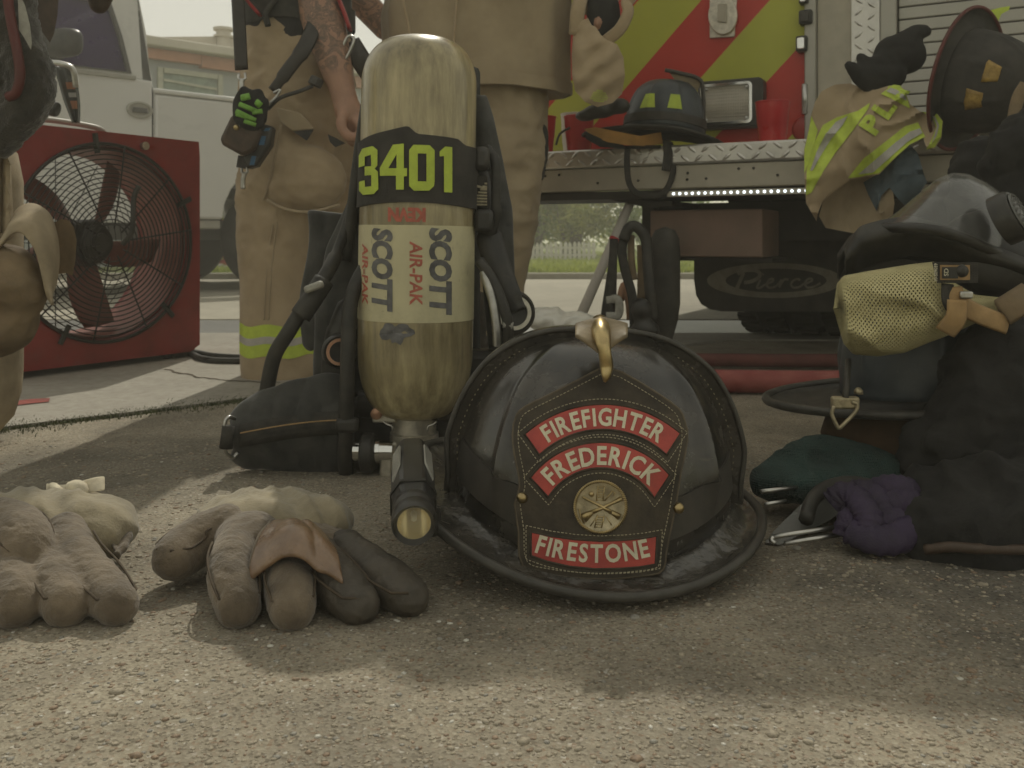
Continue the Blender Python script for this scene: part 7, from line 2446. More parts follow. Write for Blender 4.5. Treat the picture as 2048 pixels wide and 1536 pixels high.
# turnout coat thrown over the edge of the step
def dcoat(x, y):
    v = (y - 165) / 300
    base_ = 2.36 - 0.0006 * (x - 1620) - 0.05 * math.sin(max(0, min(1, v)) * math.pi * 0.8)
    w = 0.014 * math.sin((x + y * 0.8) * 0.035) + 0.03 * noise.noise(Vector((x * 0.012, y * 0.012, 2)))
    w -= 0.016 * max(0.0, 1 - abs(noise.noise(Vector((x * 0.014 + y * 0.006, y * 0.010 - x * 0.004, 5)))) * 6)
    return base_ + w
t = thing('turnout_coat', 'tan turnout coat with lime and silver stripes draped over the step edge', 'coat', P(1740, 460, 2.33))
Z5 = lambda pts: [(1560 + 0.2604 * x, 0.2604 * y) for x, y in pts]
body = Z5([(240, 880), (270, 780), (320, 700), (420, 650), (540, 640), (640, 680), (730, 690), (830, 660), (890, 650), (950, 680), (1000, 800), (1080, 860), (1200, 860), (1250, 930), (1240, 1060), (1190, 1140), (1130, 1150), (1100, 1060), (1000, 1110), (900, 1200), (760, 1340), (540, 1380), (440, 1450), (330, 1540), (290, 1640), (280, 1700), (200, 1560), (190, 1400), (185, 1150), (220, 1000)])
cb_ = plate('coat_body', body, dcoat, 0.02, 6, M['canvas'], t)
plate('coat_skirt', Z5([(430, 1440), (540, 1370), (760, 1330), (860, 1420), (880, 1560), (860, 1700), (760, 1790), (560, 1790), (350, 1750), (300, 1660), (330, 1540)]), lambda x, y: dcoat(x, y) + 0.05, 0.02, 10, M['canvas_b'], t)
plate('lining', Z5([(640, 1400), (760, 1330), (900, 1190), (1000, 1110), (1060, 1180), (1100, 1320), (1130, 1400), (1060, 1500), (960, 1580), (900, 1520), (840, 1440), (780, 1500), (740, 1620), (680, 1500)]), lambda x, y: dcoat(x, y) + 0.03, 0.012, 10, M['lining'], t)
def stripe(pts, m, off):
    plate('trim', Z5(pts), dcoat, 0.0025, 5, M[m], cb_, 0.0205 + off)
stripe([(690, 790), (600, 850), (440, 900), (330, 960), (260, 1100), (205, 1300), (200, 1500), (240, 1480), (330, 1320), (420, 1180), (560, 1000), (680, 830)], 'lime', 0)
stripe([(520, 890), (430, 935), (350, 1030), (280, 1170), (232, 1310), (250, 1310), (310, 1200), (390, 1070), (480, 960)], 'silver', 0.003)
stripe([(1060, 940), (960, 970), (820, 1080), (640, 1220), (520, 1370), (600, 1360), (760, 1330), (900, 1195), (1000, 1108), (1115, 1050)], 'lime', 0)
stripe([(1075, 985), (1000, 1010), (880, 1100), (740, 1220), (600, 1340), (715, 1325), (860, 1195), (980, 1088), (1095, 1020)], 'silver', 0.003)
stripe([(870, 650), (775, 720), (860, 760), (1000, 835), (985, 780), (950, 690), (920, 655)], 'lime', 0)
stripe([(850, 672), (815, 700), (900, 735), (975, 775), (960, 735), (900, 690)], 'silver', 0.003)
stripe([(240, 890), (222, 1000), (187, 1150), (187, 1330), (225, 1240), (290, 1000)], 'lime', 0.001)
stripe([(1090, 858), (1200, 868), (1248, 930), (1236, 1055), (1188, 1130), (1122, 1150), (1165, 1070), (1200, 980), (1170, 905)], 'lime', 0)
stripe([(1150, 880), (1195, 900), (1222, 960), (1205, 1040), (1165, 1105), (1185, 1040), (1205, 970), (1180, 905)], 'silver', 0.003)
# lettering across the back
rd, dn = Vector((0.58, -0.81)), Vector((0.84, 0.54))
for i, ch in enumerate('PLA'):
    pts, faces = text2d(ch, 0.05, 0.2)
    g0, g1, c0, c1 = glyph_box(pts)
    org = Vector((600, 960)) + Vector((98, -122)) * i
    vv = []
    for x, y in pts:
        q = org + rd * ((x - g0) / (g1 - g0) * 125) + dn * ((1 - (y - c0) / (c1 - c0)) * 160)
        px, py = 1560 + 0.2604 * q.x, 0.2604 * q.y
        vv.append(P(px, py, dcoat(px, py) - 0.0245))
    b = MB(); b.add(vv, faces); b.build('coat_letter', M['lime'], cb_)

# helmet lying on its side on the step, crown towards the camera
c_ = P(1925, 165, 2.20)
t = thing('fire_helmet', 'dark helmet tipped on its side with two gold stickers, right of the coat', 'helmet', P(1930, 290, 2.2))
mt = Matrix.Translation(c_ + Vector((0, 0.03, 0))) @ Matrix.Rotation(R(-38), 4, 'Z') @ Matrix.Rotation(R(12), 4, 'Y') @ Matrix.Rotation(R(98), 4, 'X')
mt = Matrix.Translation(c_) @ Vector((0.52, -0.80, -0.25)).to_track_quat('Z', 'Y').to_matrix().to_4x4()
bs3, zb3, dm3, ed3 = make_shell(t, mt, 0.105, 0.115, 0.125, 0.16, 0.01, 0.008, 0.035, 0.045, 0.05, 0.006, 0.0, -0.004, M['canvas_dark'], M['canvas_dark'], M['dark_red_edge'], rib=0.005, edge_r=0.0045, tall=0.6)
def dome_pick(mt_, dm_, px, py):
    best = None
    for i in range(72):
        for j in range(3, 30):
            th, ph = 2 * math.pi * i / 72, math.pi / 2 * j / 31
            w = mt_ @ dm_(th, ph)
            nrm = w - mt_ @ Vector((0, 0, 0.03))
            if nrm.dot(Vector((0, 0, CAMH)) - w) < 0:
                continue
            e = (1024 + w.x / w.y * FPX - px) ** 2 + (HOR + (CAMH - w.z) / w.y * FPX - py) ** 2
            if best is None or e < best[0]:
                best = (e, th, ph)
    return best[1:]
for (x, y) in ((1982, 142), (1946, 202)):
    th, ph = dome_pick(mt, dm3, x, y)
    bq = MB()
    bq.rings([[mt @ dm3(th + lerp(-0.20, 0.20, i / 5) * lerp(1.15, 0.8, j / 4), ph + lerp(-0.14, 0.14, j / 4), 0.0035) for i in range(6)] for j in range(5)], closed=False, cap=False)
    bq.build('gold_sticker', M['gold_sticker'], t, smooth=True, solidify=0.002)
plate('lime_tab', [(1955, 36), (1975, 22), (2000, 15), (2020, 12), (2018, 20), (2003, 28), (1996, 44), (1980, 40)], lambda x, y: 2.22, 0.008, 6, M['lime'], t)
g2 = blob('dark_glove', [('e', P(1800, 110, 2.30), (0.065, 0.035, 0.05), None), ('c', [P(1780, 120, 2.29), P(1740, 130, 2.28), P(1722, 116, 2.28)], [0.025, 0.017, 0.012]), ('c', [P(1790, 150, 2.28), P(1730, 150, 2.27), P(1698, 132, 2.27)], [0.026, 0.022, 0.013]),
                         ('c', [P(1780, 165, 2.28), P(1745, 175, 2.27), P(1720, 160, 2.27)], [0.022, 0.017, 0.014]), ('c', [P(1810, 85, 2.30), P(1830, 68, 2.30), P(1850, 62, 2.30)], [0.025, 0.02, 0.016])], 0.006, M['black_cloth'], None, smooth=4, disp=folds(0.004, 25))
tag(g2, 'black glove lying on the collar of the draped coat', 'glove')
# tan strap hanging down at the far right end of the step, dark jacket sleeve below it
b = MB(); b.tube(catmull([P(2052, 170, 2.0), P(2035, 200, 2.0), P(2025, 250, 2.0), P(2020, 300, 2.0), P(2000, 325, 2.0)], 6), 0.016, n=8, flat=(0.3, 1), up=(0.2, -1, 0)); o = b.build('strap', M['tan_hide_dark'], smooth=True)
tag(o, 'tan webbing strap hanging at the right edge of the picture', 'strap')
o = blob('dark_sleeve', [('c', [P(1985, 330, 1.75), P(2030, 300, 1.74), P(2090, 270, 1.75)], [0.025, 0.045, 0.06]), ('c', [P(2030, 380, 1.75), P(2100, 340, 1.75)], [0.05, 0.07]), ('c', [P(1960, 330, 1.9), P(1980, 420, 1.9), P(2020, 520, 1.85), P(2032, 640, 1.85), P(2040, 775, 1.85)], [0.05, 0.075, 0.09, 0.095, 0.08])], 0.008, M['black_cloth'], None, smooth=4, disp=lambda p, n: n * (0.010 * (1 - abs(noise.noise(Vector((p.x * 14 + p.z * 8, p.y * 12, p.z * 14)))) * 2.6) + 0.004 * (1 - abs(noise.noise(p * 38)) * 2.4)))
tag(o, 'dark jacket sleeve slumped behind the face mask at right', 'sleeve')

# ------------------------------------------------------------------ pile of gear on the ground at the right
def mesh_material():
    m = M['mesh_yellow'].copy()
    m.name = 'mesh_net'
    n, l = m.node_tree.nodes, m.node_tree.links
    bs = n['Principled BSDF']
    tc = n.new('ShaderNodeTexCoord')
    vo = n.new('ShaderNodeTexVoronoi')
    vo.voronoi_dimensions = '2D'
    vo.inputs['Scale'].default_value = 250
    vo.inputs['Randomness'].default_value = 0.10
    mp = n.new('ShaderNodeMapping')
    mp.inputs['Rotation'].default_value = (0, 0, R(38))
    l.new(tc.outputs['UV'], mp.inputs['Vector'])
    l.new(mp.outputs[0], vo.inputs['Vector'])
    gt = n.new('ShaderNodeMath'); gt.operation = 'GREATER_THAN'; gt.inputs[1].default_value = 0.30
    l.new(vo.outputs['Distance'], gt.inputs[0])
    l.new(gt.outputs[0], bs.inputs['Alpha'])
    return m
M['mesh_net'] = mesh_material()
mc0 = P(1890, 800, 1.37)
t = thing('fire_helmet', 'navy fire helmet seen from the side with upswept brim and brass ring', 'helmet', Vector((mc0.x, mc0.y, 0)))
mt = Matrix.Translation(mc0) @ Matrix.Rotation(R(-2.5), 4, 'Y') @ Matrix.Rotation(R(90 + 4), 4, 'Z')
bs4, zb4, dm4, ed4 = make_shell(t, mt, 0.115, 0.13, 0.15, 0.19, 0.012, 0.006, 0.045, 0.06, 0.115, 0.004, 0.006, 0.006, M['navy'], M['rubber'], M['helmet_edge'], rib=0.006, edge_r=0.0065, tall=0.5)
b = MB()
rows = []
for f, dz in ((1.02, -0.006), (1.10, -0.04), (1.06, -0.075), (0.95, -0.10), (0.88, -0.118), (0.85, -0.118)):
    rows.append([mt @ Vector((bs4(2 * math.pi * k / 60)[0] * f, bs4(2 * math.pi * k / 60)[1] * (f + 0.12 * (math.sin(2 * math.pi * k / 60) > 0) * math.sin(2 * math.pi * k / 60)), dz + 0.004 * math.sin(k * 0.9))) for k in range(60)])
b.rings(rows, cap=False)
b.build('ear_flap', M['brown_liner'], t, smooth=True, solidify=0.004)
b = MB()
rows = []
for f, z in ((0.86, mc0.z - 0.122), (0.9, 0.03), (0.92, 0.002)):
    rows.append([Vector((mc0.x + 0.02 + bs4(2 * math.pi * k / 40)[0] * f, mc0.y + 0.02 + bs4(2 * math.pi * k / 40)[1] * f, z)) for k in range(40)])
rd_ = mc0.y - 0.165
b = MB(); b.box(P(1690, 805, rd_), (0.036, 0.012, 0.016)); b.build('ring_clip', M['brass_dull'], t, bevel=0.003)
b = MB(); b.tube(catmull([P(1668, 812, rd_ - .008), P(1664, 828, rd_ - .008), P(1672, 848, rd_ - .008), P(1678, 856, rd_ - .008), P(1690, 846, rd_ - .008), P(1712, 822, rd_ - .008), P(1714, 808, rd_ - .008), P(1704, 804, rd_ - .008)], 5), 0.0027, n=8); b.build('hanging_ring', M['brass_dull'], t, smooth=True)
b = MB(); b.lathe([(0.006, 0), (0.0055, 0.005), (0.003, 0.008), (0.0003, 0.009)], P(1717, 788, rd_ + 0.01), (0, 0, 1), n=16); b.build('brim_stud', M['brass_dull'], t, smooth=True)
b = MB(); b.tube([P(1697, 720, 1.235), P(1691, 795, 1.20)], 0.004, n=8); b.build('edge_trim', M['helmet_edge'], t, smooth=True)

# face mask: clear lens, rubber skirt, speech port, head net
t = thing('face_mask', 'breathing mask with clear lens and yellow head net on top of the gear', 'mask', P(1850, 720, 1.22))
mdirs = Vector((0.42, -0.55, 0.70)).normalized()
lc = P(1905, 468, 1.29)
lq = mdirs.to_track_quat('Z', 'X').to_matrix()
def lens(u, v):
    """pointed visor bulging up and to the right"""
    x = lerp(1765, 2010, u)
    base_y = 452 + 60 * u - 22 * math.sin(math.pi * u)
    top = [(0, 446), (0.12, 425), (0.3, 388), (0.45, 358), (0.58, 346), (0.7, 349), (0.85, 366), (1, 392)]
    for (u0, e0), (u1, e1) in zip(top, top[1:]):
        if u <= u1:
            ty = e0 + (e1 - e0) * (u - u0) / (u1 - u0)
            break
    y = lerp(base_y, ty, math.sin(v * math.pi / 2))
    d = 1.20 + 0.085 * v ** 1.3 + 0.05 * abs(u - 0.55) ** 2 * 4
    return P(x, y, d)
grid('lens', lens, 36, 18, M['mask_lens'], t, 0.002)
def lens_back(u, v):
    p = lens(u, 1 - 0.55 * v)
    return p + Vector((0.0, 0.10 * v, -0.035 * v))
grid('lens', lens_back, 30, 8, M['mask_lens'], t, 0.002)
b = MB(); b.tube([lens(i / 40, 0) + Vector((0, -0.004, -0.003)) for i in range(41)], 0.007, n=10); b.build('lens_frame', M['plastic_black'], t, smooth=True)
def skirt(u, v):
    """rubber face seal curling down under the lens"""
    x = lerp(1690, 2060, u)
    ty = [(0, 500), (0.08, 452), (0.2, 440), (0.35, 432), (0.55, 452), (0.75, 485), (1, 520)]
    for (u0, e0), (u1, e1) in zip(ty, ty[1:]):
        if u <= u1:
            y0 = e0 + (e1 - e0) * (u - u0) / (u1 - u0)
            break
    y = y0 + v * (92 - 40 * u) * (1 if u > 0.04 else 0.6)
    d = 1.20 + 0.07 * abs(v - 0.35) + 0.05 * (1 - u)
    return P(x, y, d)
grid('face_seal', skirt, 40, 10, M['rubber'], t, 0.006, sub=1)
def inner_(u, v):
    p = skirt(u, 0.9 * v + 0.1)
    return p + Vector((0.012, 0.06, -0.004))
grid('inner_seal', inner_, 30, 8, M['rubber'], t, 0.004)
blob('mask_body', [('e', P(1990, 480, 1.30), (0.075, 0.05, 0.045), None), ('e', P(2010, 540, 1.26), (0.07, 0.045, 0.04), None)], 0.007, M['rubber'], t, smooth=4)
pc, pn = P(2030, 430, 1.20), Vector((0.66, -0.60, 0.42)).normalized()
b = MB(); b.lathe([(0.034, -0.02), (0.034, 0.0), (0.031, 0.005), (0.0285, 0.005)], pc, pn, n=32); sp_ = b.build('speech_port', M['plastic_black'], t, auto=35)
b = MB(); b.lathe([(0.0283, 0.0062), (0.0275, 0.0085), (0.0005, 0.009)], pc, pn, n=32, cap=False); b.build('port_disc', M['goggle'], sp_, smooth=True)
b = MB()
pu = pn.orthogonal().normalized(); pv = pn.cross(pu)
for rr_, k_ in ((0.006, 6), (0.0125, 10), (0.019, 15), (0.0245, 20)):
    for k in range(k_):
        an = 2 * math.pi * k / k_
        b.lathe([(0.0022, 0), (0.0015, 0.0006)], pc + pn * 0.0089 + (pu * math.cos(an) + pv * math.sin(an)) * rr_, pn, n=7)
b.build('port_holes', M['rubber'], sp_)['kind'] = 'stuff'
def uvgrid(name, fn, nu, nv, su, sv, material, parent, thick):
    """cloth tube with a UV map in metres so that its weave stays even"""
    o = grid(name, fn, nu, nv, material, parent, thick)
    uv = o.data.uv_layers.new(name='weave')
    m_ = nv + 1
    for lp in o.data.loops:
        i, j = divmod(lp.vertex_index, m_)
        uv.data[lp.index].uv = (i / nu * su, j / nv * sv)
    return o
def prof_at(c, u):
    for (u0, e0), (u1, e1) in zip(c, c[1:]):
        if u <= u1:
            return e0 + (e1 - e0) * (u - u0) / (u1 - u0)
    return c[-1][1]
def net(u, v):
    x = lerp(1677, 2022, u) + (10 * math.sin(v * 6.3) * (1 - u) ** 3)
    ty = prof_at([(0, 616), (0.004, 596), (0.02, 566), (0.06, 552), (0.2, 543), (0.45, 529), (0.58, 524), (0.66, 560), (0.8, 590), (1, 598)], u)
    by = prof_at([(0, 618), (0.004, 640), (0.02, 690), (0.06, 708), (0.2, 712), (0.35, 705), (0.5, 684), (0.66, 664), (0.82, 640), (1, 606)], u)
    an = 2 * math.pi * v
    mid, half = (ty + by) / 2, (by - ty) / 2
    y = mid - half * math.cos(an)
    xx = x + (y - mid) * 0.12
    fold = abs(math.sin((y * 0.030 - xx * 0.010) + 0.8 * noise.noise(Vector((xx * 0.012, y * 0.012, 1)))))
    d = 1.205 - 0.045 * math.sin(an) * min(1, half / 60) - 0.016 * (1 - fold) ** 2 * math.sin(an) + 0.010 * noise.noise(Vector((xx * 0.016, y * 0.02, 6)))
    return P(xx, y, d)
uvgrid('head_net', net, 90, 72, 0.24, 0.26, M['mesh_net'], t, 0.0012)
plate('id_tag', [(1864, 524), (1878, 524), (1958, 526), (1956, 566), (1874, 566)], lambda x, y: 1.150, 0.006, 12, M['webbing'], t)
plate('tag_window', [(1880, 530), (1940, 530), (1940, 560), (1880, 560)], lambda x, y: 1.1435, 0.001, 12, M['kevlar_tape'], t)
plate('tag_card', [(1884, 534), (1916, 534), (1916, 557), (1884, 557)], lambda x, y: 1.142, 0.001, 12, M['rubber'], t)
def tag_text(s, x0, x1, y0, y1, d):
    pts, faces = text2d(s, 0.01)
    g0, g1, c0, c1 = glyph_box(pts)
    b = MB()
    b.add([P(lerp(x0, x1, (y - c0) / (c1 - c0)), lerp(y0, y1, (x - g0) / (g1 - g0)), d) for x, y in pts], faces)
    b.build('tag_print', M['letter'], t)
tag_text('SD', 1897, 1888, 552, 537, 1.1405)
tag_text('10-509059', 1875, 1868, 562, 527, 1.1435)
b = MB(); b.lathe([(0.008, 0), (0.0075, 0.002), (0.002, 0.003)], P(1924, 542, 1.1425), (0, -1, 0), n=18); b.build('tag_snap', M['plastic_black'], t, smooth=True)
b = MB(); b.tube(catmull([P(1905, 575, 1.15), P(1915, 600, 1.145), P(1950, 625, 1.15), P(2015, 650, 1.16)], 6), 0.0125, n=8, flat=(0.2, 1), up=(0, -1, 0.2)); b.build('net_strap', M['kevlar_tape'], t, smooth=True)
b = MB(); b.tube(catmull([P(1915, 600, 1.14), P(1912, 635, 1.14), P(1890, 665, 1.15)], 6), 0.013, n=8, flat=(0.2, 1), up=(0, -1, 0.2)); b.build('net_strap', M['kevlar_tape'], t, smooth=True)
b = MB(); b.tube(catmull([P(2005, 625, 1.16), P(2060, 590, 1.17)], 6), 0.018, n=8, flat=(0.3, 1), up=(0, -1, 0.2)); b.build('net_strap', M['tan_hide_dark'], t, smooth=True)
b = MB(); b.box(P(1932, 590, 1.14), (0.016, 0.006, 0.009)); b.build('strap_slide', M['steel'], t, bevel=0.002)
b = MB(); b.tube(catmull([P(1895, 568, 1.15), P(1896, 600, 1.145), P(1905, 618, 1.145)], 5), 0.008, n=8, flat=(0.25, 1), up=(0, -1, 0)); b.build('net_strap', M['webbing'], t, smooth=True)

# green hood and clear visor lying in front
o = blob('knit_hood', [('c', [P(1540, 965, 1.22), P(1590, 930, 1.24), P(1650, 915, 1.25), P(1720, 930, 1.24), P(1790, 950, 1.22)], [0.022, 0.028, 0.030, 0.027, 0.022]), ('e', P(1640, 965, 1.22), (0.09, 0.05, 0.028), None), ('e', P(1740, 960, 1.24), (0.06, 0.05, 0.03), None)], 0.0045, M['teal'], None, smooth=5, disp=folds(0.006, 22))
tag(o, 'dark green knit hood crumpled under the navy helmet', 'hood')
t = thing('visor', 'smoky clear visor with dark frame lying on the ground by the purple straps', 'visor', G(1620, 1070))
plate('visor_plate', [(1530, 1085), (1548, 1062), (1590, 1020), (1625, 988), (1660, 972), (1700, 968), (1740, 975), (1700, 1010), (1660, 1040), (1600, 1070), (1560, 1090)], lambda x, y: 1.09 + (1090 - y) * 0.0009, 0.004, 12, M['goggle'], t)
b = MB(); b.tube(catmull([P(1612, 1040, 1.10), P(1625, 1000, 1.13), P(1655, 975, 1.16), P(1700, 965, 1.17), P(1760, 975, 1.16)], 6), 0.009, n=8); b.build('visor_frame', M['rubber'], t, smooth=True)
for k, (x0, y0, x1, y1, d0, d1) in enumerate(((1522, 983, 1602, 974, 1.16, 1.18), (1530, 1009, 1572, 1002, 1.15, 1.16), (1546, 1074, 1700, 1050, 1.06, 1.09), (1570, 1087, 1700, 1066, 1.06, 1.08))):
    b = MB(); b.tube([P(x0, y0, d0), lerp(P(x0, y0, d0), P(x1, y1, d1), 0.5), P(x1, y1, d1)], 0.0028, n=8); b.build('frame_rod', M['steel'], t, smooth=True)
b = MB(); b.tube(catmull([P(1546, 1074, 1.06), P(1542, 1080, 1.058), P(1550, 1086, 1.056)], 4), 0.0028, n=8); b.build('frame_rod', M['steel'], t, smooth=True)
# purple padded straps in a knot
b = MB()
for pts_, w in (([(1668, 1010, 1.10), (1690, 992, 1.095), (1715, 1000, 1.085), (1735, 1030, 1.07), (1738, 1062, 1.06)], 0.019),
                ([(1705, 985, 1.11), (1735, 984, 1.10), (1758, 1000, 1.088), (1768, 1030, 1.08), (1765, 1055, 1.07)], 0.017),
                ([(1775, 1030, 1.09), (1790, 1008, 1.085), (1820, 1002, 1.085), (1850, 1010, 1.09)], 0.018),
                ([(1700, 1060, 1.065), (1740, 1078, 1.050), (1790, 1078, 1.048), (1835, 1052, 1.065)], 0.019),
                ([(1740, 985, 1.11), (1775, 972, 1.10), (1812, 975, 1.095), (1848, 990, 1.10)], 0.015),
                ([(1770, 1060, 1.075), (1800, 1035, 1.078), (1840, 1030, 1.085)], 0.020),
                ([(1690, 1075, 1.07), (1700, 1040, 1.075), (1720, 1020, 1.09)], 0.016)):
    pt_ = catmull([P(*q) for q in pts_], 8)
    b.tube(pt_, [w * (0.93 + 0.07 * math.sin(i * 1.9)) for i in range(len(pt_))], n=14, flat=(0.62, 1.0), up=(0.1, -0.8, 0.6))
o = b.build('padded_strap', M['purple'], smooth=True, auto=60)
tag(o, 'purple padded straps knotted in front of the black bag', 'strap')
t = thing('black_bag', 'large black gear bag with brass snap at the lower right corner', 'bag', G(1980, 1130))
blob('bag_body', [('e', P(1980, 930, 1.20), (0.105, 0.07, 0.13), None), ('e', P(2050, 880, 1.22), (0.12, 0.08, 0.16), None), ('c', [P(1880, 880, 1.16), P(1940, 820, 1.19), P(2040, 790, 1.2)], [0.018, 0.03, 0.05]), ('c', [P(1850, 1065, 1.07), P(1950, 1075, 1.06), P(2060, 1070, 1.06)], [0.03, 0.045, 0.05]), ('c', [P(1850, 1000, 1.12), P(1960, 1010, 1.10), P(2070, 1000, 1.10)], [0.03, 0.05, 0.06])], 0.006, M['black_cloth'], t, smooth=4, disp=lambda p, n: n * (0.010 * (1 - abs(noise.noise(Vector((p.x * 16 + p.z * 9, p.y * 12, p.z * 15 - p.x * 8)))) * 2.6) + 0.004 * (1 - abs(noise.noise(p * 42)) * 2.4) + 0.006 * noise.noise(p * 11)))
b = MB(); b.tube(catmull([P(1945, 994, 1.085), P(1990, 990, 1.06), P(2060, 984, 1.04)], 5), [0.002] + [0.008] * 12, n=8, flat=(1, 0.5), up=(0, 0, 1)); b.build('bag_edge', M['tan_hide_dark'], t, smooth=True)
b = MB(); b.lathe([(0.008, 0), (0.0075, 0.003), (0.002, 0.005)], P(1921, 1014, 1.055), (-0.2, -1, 0.2), n=18); b.build('snap', M['brass_dull'], t, smooth=True)
b = MB(); b.tube(catmull([P(1850, 1100, 1.035), P(1900, 1094, 1.02), P(1960, 1098, 1.01), P(2060, 1100, 1.01)], 5), 0.006, n=8); b.build('bag_piping', M['case_leather'], t, smooth=True)
# ------------------------------------------------------------------ gear at the left edge of the picture
t = thing('air_pack', 'second air pack mostly out of frame at the left edge', 'air pack', (-0.95, 1.62, 0))
bc = Vector((-0.945, 1.60, 0.002))
b = MB(); b.lathe([(0.03, 0.0), (0.05, 0.02), (0.075, 0.05), (0.086, 0.09), (0.089, 0.13), (0.089, 0.46), (0.08, 0.51), (0.05, 0.545), (0.001, 0.555)], bc, n=48); b.build('bottle', M['tan_hide'], t, smooth=True)
b = MB(); b.box(bc + Vector((-0.11, 0.11, 0.36)), (0.20, 0.03, 0.70)); b.build('back_plate', M['pad'], t, bevel=0.02)
b = MB(); b.tube(catmull([bc + Vector((-0.08, 0.08, 0.70)), bc + Vector((-0.06, -0.06, 0.66)), bc + Vector((-0.05, -0.1, 0.5)), bc + Vector((-0.04, -0.1, 0.3))], 6), 0.025, n=8, flat=(0.3, 1), up=(0, -1, 0)); b.build('shoulder_strap', M['webbing'], t, smooth=True)
b = MB(); b.tube(catmull([Vector((-0.92, 1.68, 0.04)), Vector((-0.93, 1.66, 0.45)), Vector((-0.90, 1.55, 0.80)), Vector((-0.86, 1.46, 0.86))], 6), 0.014, n=10); b.build('frame_hook', M['plastic_black'], t, smooth=True)
# hide gauntlet slung over the pack
t = thing('leather_gauntlet', 'pale tan hide gauntlet with curled open cuff hanging before the fan', 'glove', P(60, 620, 1.45))
A = catmull([Vector((x, y, d)) for x, y, d in ((-30, 520, 1.42), (0, 492, 1.42), (30, 466, 1.42), (52, 474, 1.42), (72, 510, 1.42), (84, 555, 1.425), (94, 590, 1.43), (107, 610, 1.43))], 5)
B = catmull([Vector((x, y, d)) for x, y, d in ((28, 470, 1.50), (30, 428, 1.50), (48, 410, 1.50), (78, 410, 1.50), (104, 436, 1.50), (118, 500, 1.50), (112, 562, 1.48), (98, 596, 1.45))], 5)
def gaunt(u, v):
    i = u * (len(A) - 1)
    k = min(len(A) - 2, int(i)); f = i - k
    a, c = lerp(A[k], A[k + 1], f), lerp(B[k], B[k + 1], f)
    q = lerp(a, c, v)
    q.z -= 0.025 * math.sin(math.pi * v)
    p = P(q.x, q.y, q.z)
    return p + Vector((0, 0, 0.003 * noise.noise(p * 45)))
grid('cuff', gaunt, 36, 12, M['tan_hide'], t, 0.005, sub=1)
plate('cuff_back', [(108, 446), (122, 438), (138, 441), (148, 455), (153, 480), (151, 520), (145, 552), (134, 546), (116, 548), (118, 500), (112, 470)], lambda x, y: 1.53 - 0.0006 * (x - 108), 0.006, 8, M['tan_hide_dark'], t)
blob('thumb', [('c', [P(-95, 560, 1.52), P(-40, 560, 1.46), P(10, 555, 1.45), P(45, 580, 1.45), P(55, 620, 1.45)], [0.05, 0.05, 0.05, 0.035, 0.018]), ('c', [P(-50, 640, 1.48), P(0, 640, 1.47), P(40, 625, 1.46)], [0.06, 0.055, 0.02])], 0.005, M['tan_hide_dark'], t, smooth=5, disp=folds(0.005, 20))
plate('fleece_patch', [(0, 520), (20, 500), (45, 505), (65, 540), (78, 580), (70, 610), (50, 560), (20, 545)], lambda x, y: 1.455, 0.01, 8, M['brown_liner'], t)
o = plate('hide_strap', [(-20, 300), (10, 305), (22, 330), (25, 400), (27, 455), (20, 465), (-20, 470)], lambda x, y: 1.47 + 0.008 * math.sin(x * 0.3), 0.012, 8, M['tan_hide'], None)
tag(o, 'wide pale hide strap hanging at the far left above the gauntlet', 'strap')
# black fleece-lined hood with dark red piping
t = thing('fleece_hood', 'black fuzzy hood with dark red piping at the top left corner', 'hood', P(40, 290, 1.40))
def fuzz(p, n):
    return n * (0.004 * noise.noise(p * 60) + 0.0035 * noise.noise(p * 210) + 0.004 * noise.noise(p * 20))
blob('hood_body', [('c', [P(10, -40, 1.42), P(30, 60, 1.41), P(55, 130, 1.40), P(62, 175, 1.40), P(40, 225, 1.40), P(0, 275, 1.40)], [0.04, 0.035, 0.034, 0.034, 0.033, 0.03]), ('c', [P(-60, -40, 1.42), P(-50, 120, 1.42), P(-40, 240, 1.41)], [0.06, 0.07, 0.05]), ('e', P(0, 150, 1.42), (0.05, 0.04, 0.09), None)], 0.0045, M['fleece'], t, smooth=3, disp=fuzz)
b = MB(); b.tube(catmull([P(12, -30, 1.355), P(22, 40, 1.352), P(34, 100, 1.35), P(40, 150, 1.35), P(32, 185, 1.352), P(16, 194, 1.355)], 6), 0.0075, n=8); b.build('piping', M['dark_red_edge'], t, smooth=True)
plate('grey_panel', [(35, -20), (50, 10), (60, 50), (64, 85), (62, 100), (48, 75), (38, 60)], lambda x, y: 1.362, 0.006, 8, M['sticker_grey'], t)
o = plate('leather_flap', [(52, -20), (118, -20), (115, 30), (108, 68), (100, 86), (86, 66), (70, 34), (58, 8)], lambda x, y: 1.452 + 0.0006 * (x - 50), 0.008, 8, M['case_leather'], None)
tag(o, 'dark brown leather flap at the top edge beside the black fuzzy hood', 'flap')
o = blob('leather_tip', [('c', [P(40, -70, 1.43), P(110, -95, 1.48), P(190, -70, 1.55), P(200, -35, 1.58), P(198, 8, 1.58)], [0.02, 0.022, 0.026, 0.028, 0.017])], 0.004, M['case_leather'], None, smooth=4)
tag(o, 'rounded brown leather tip poking down from the top edge over the window', 'flap')
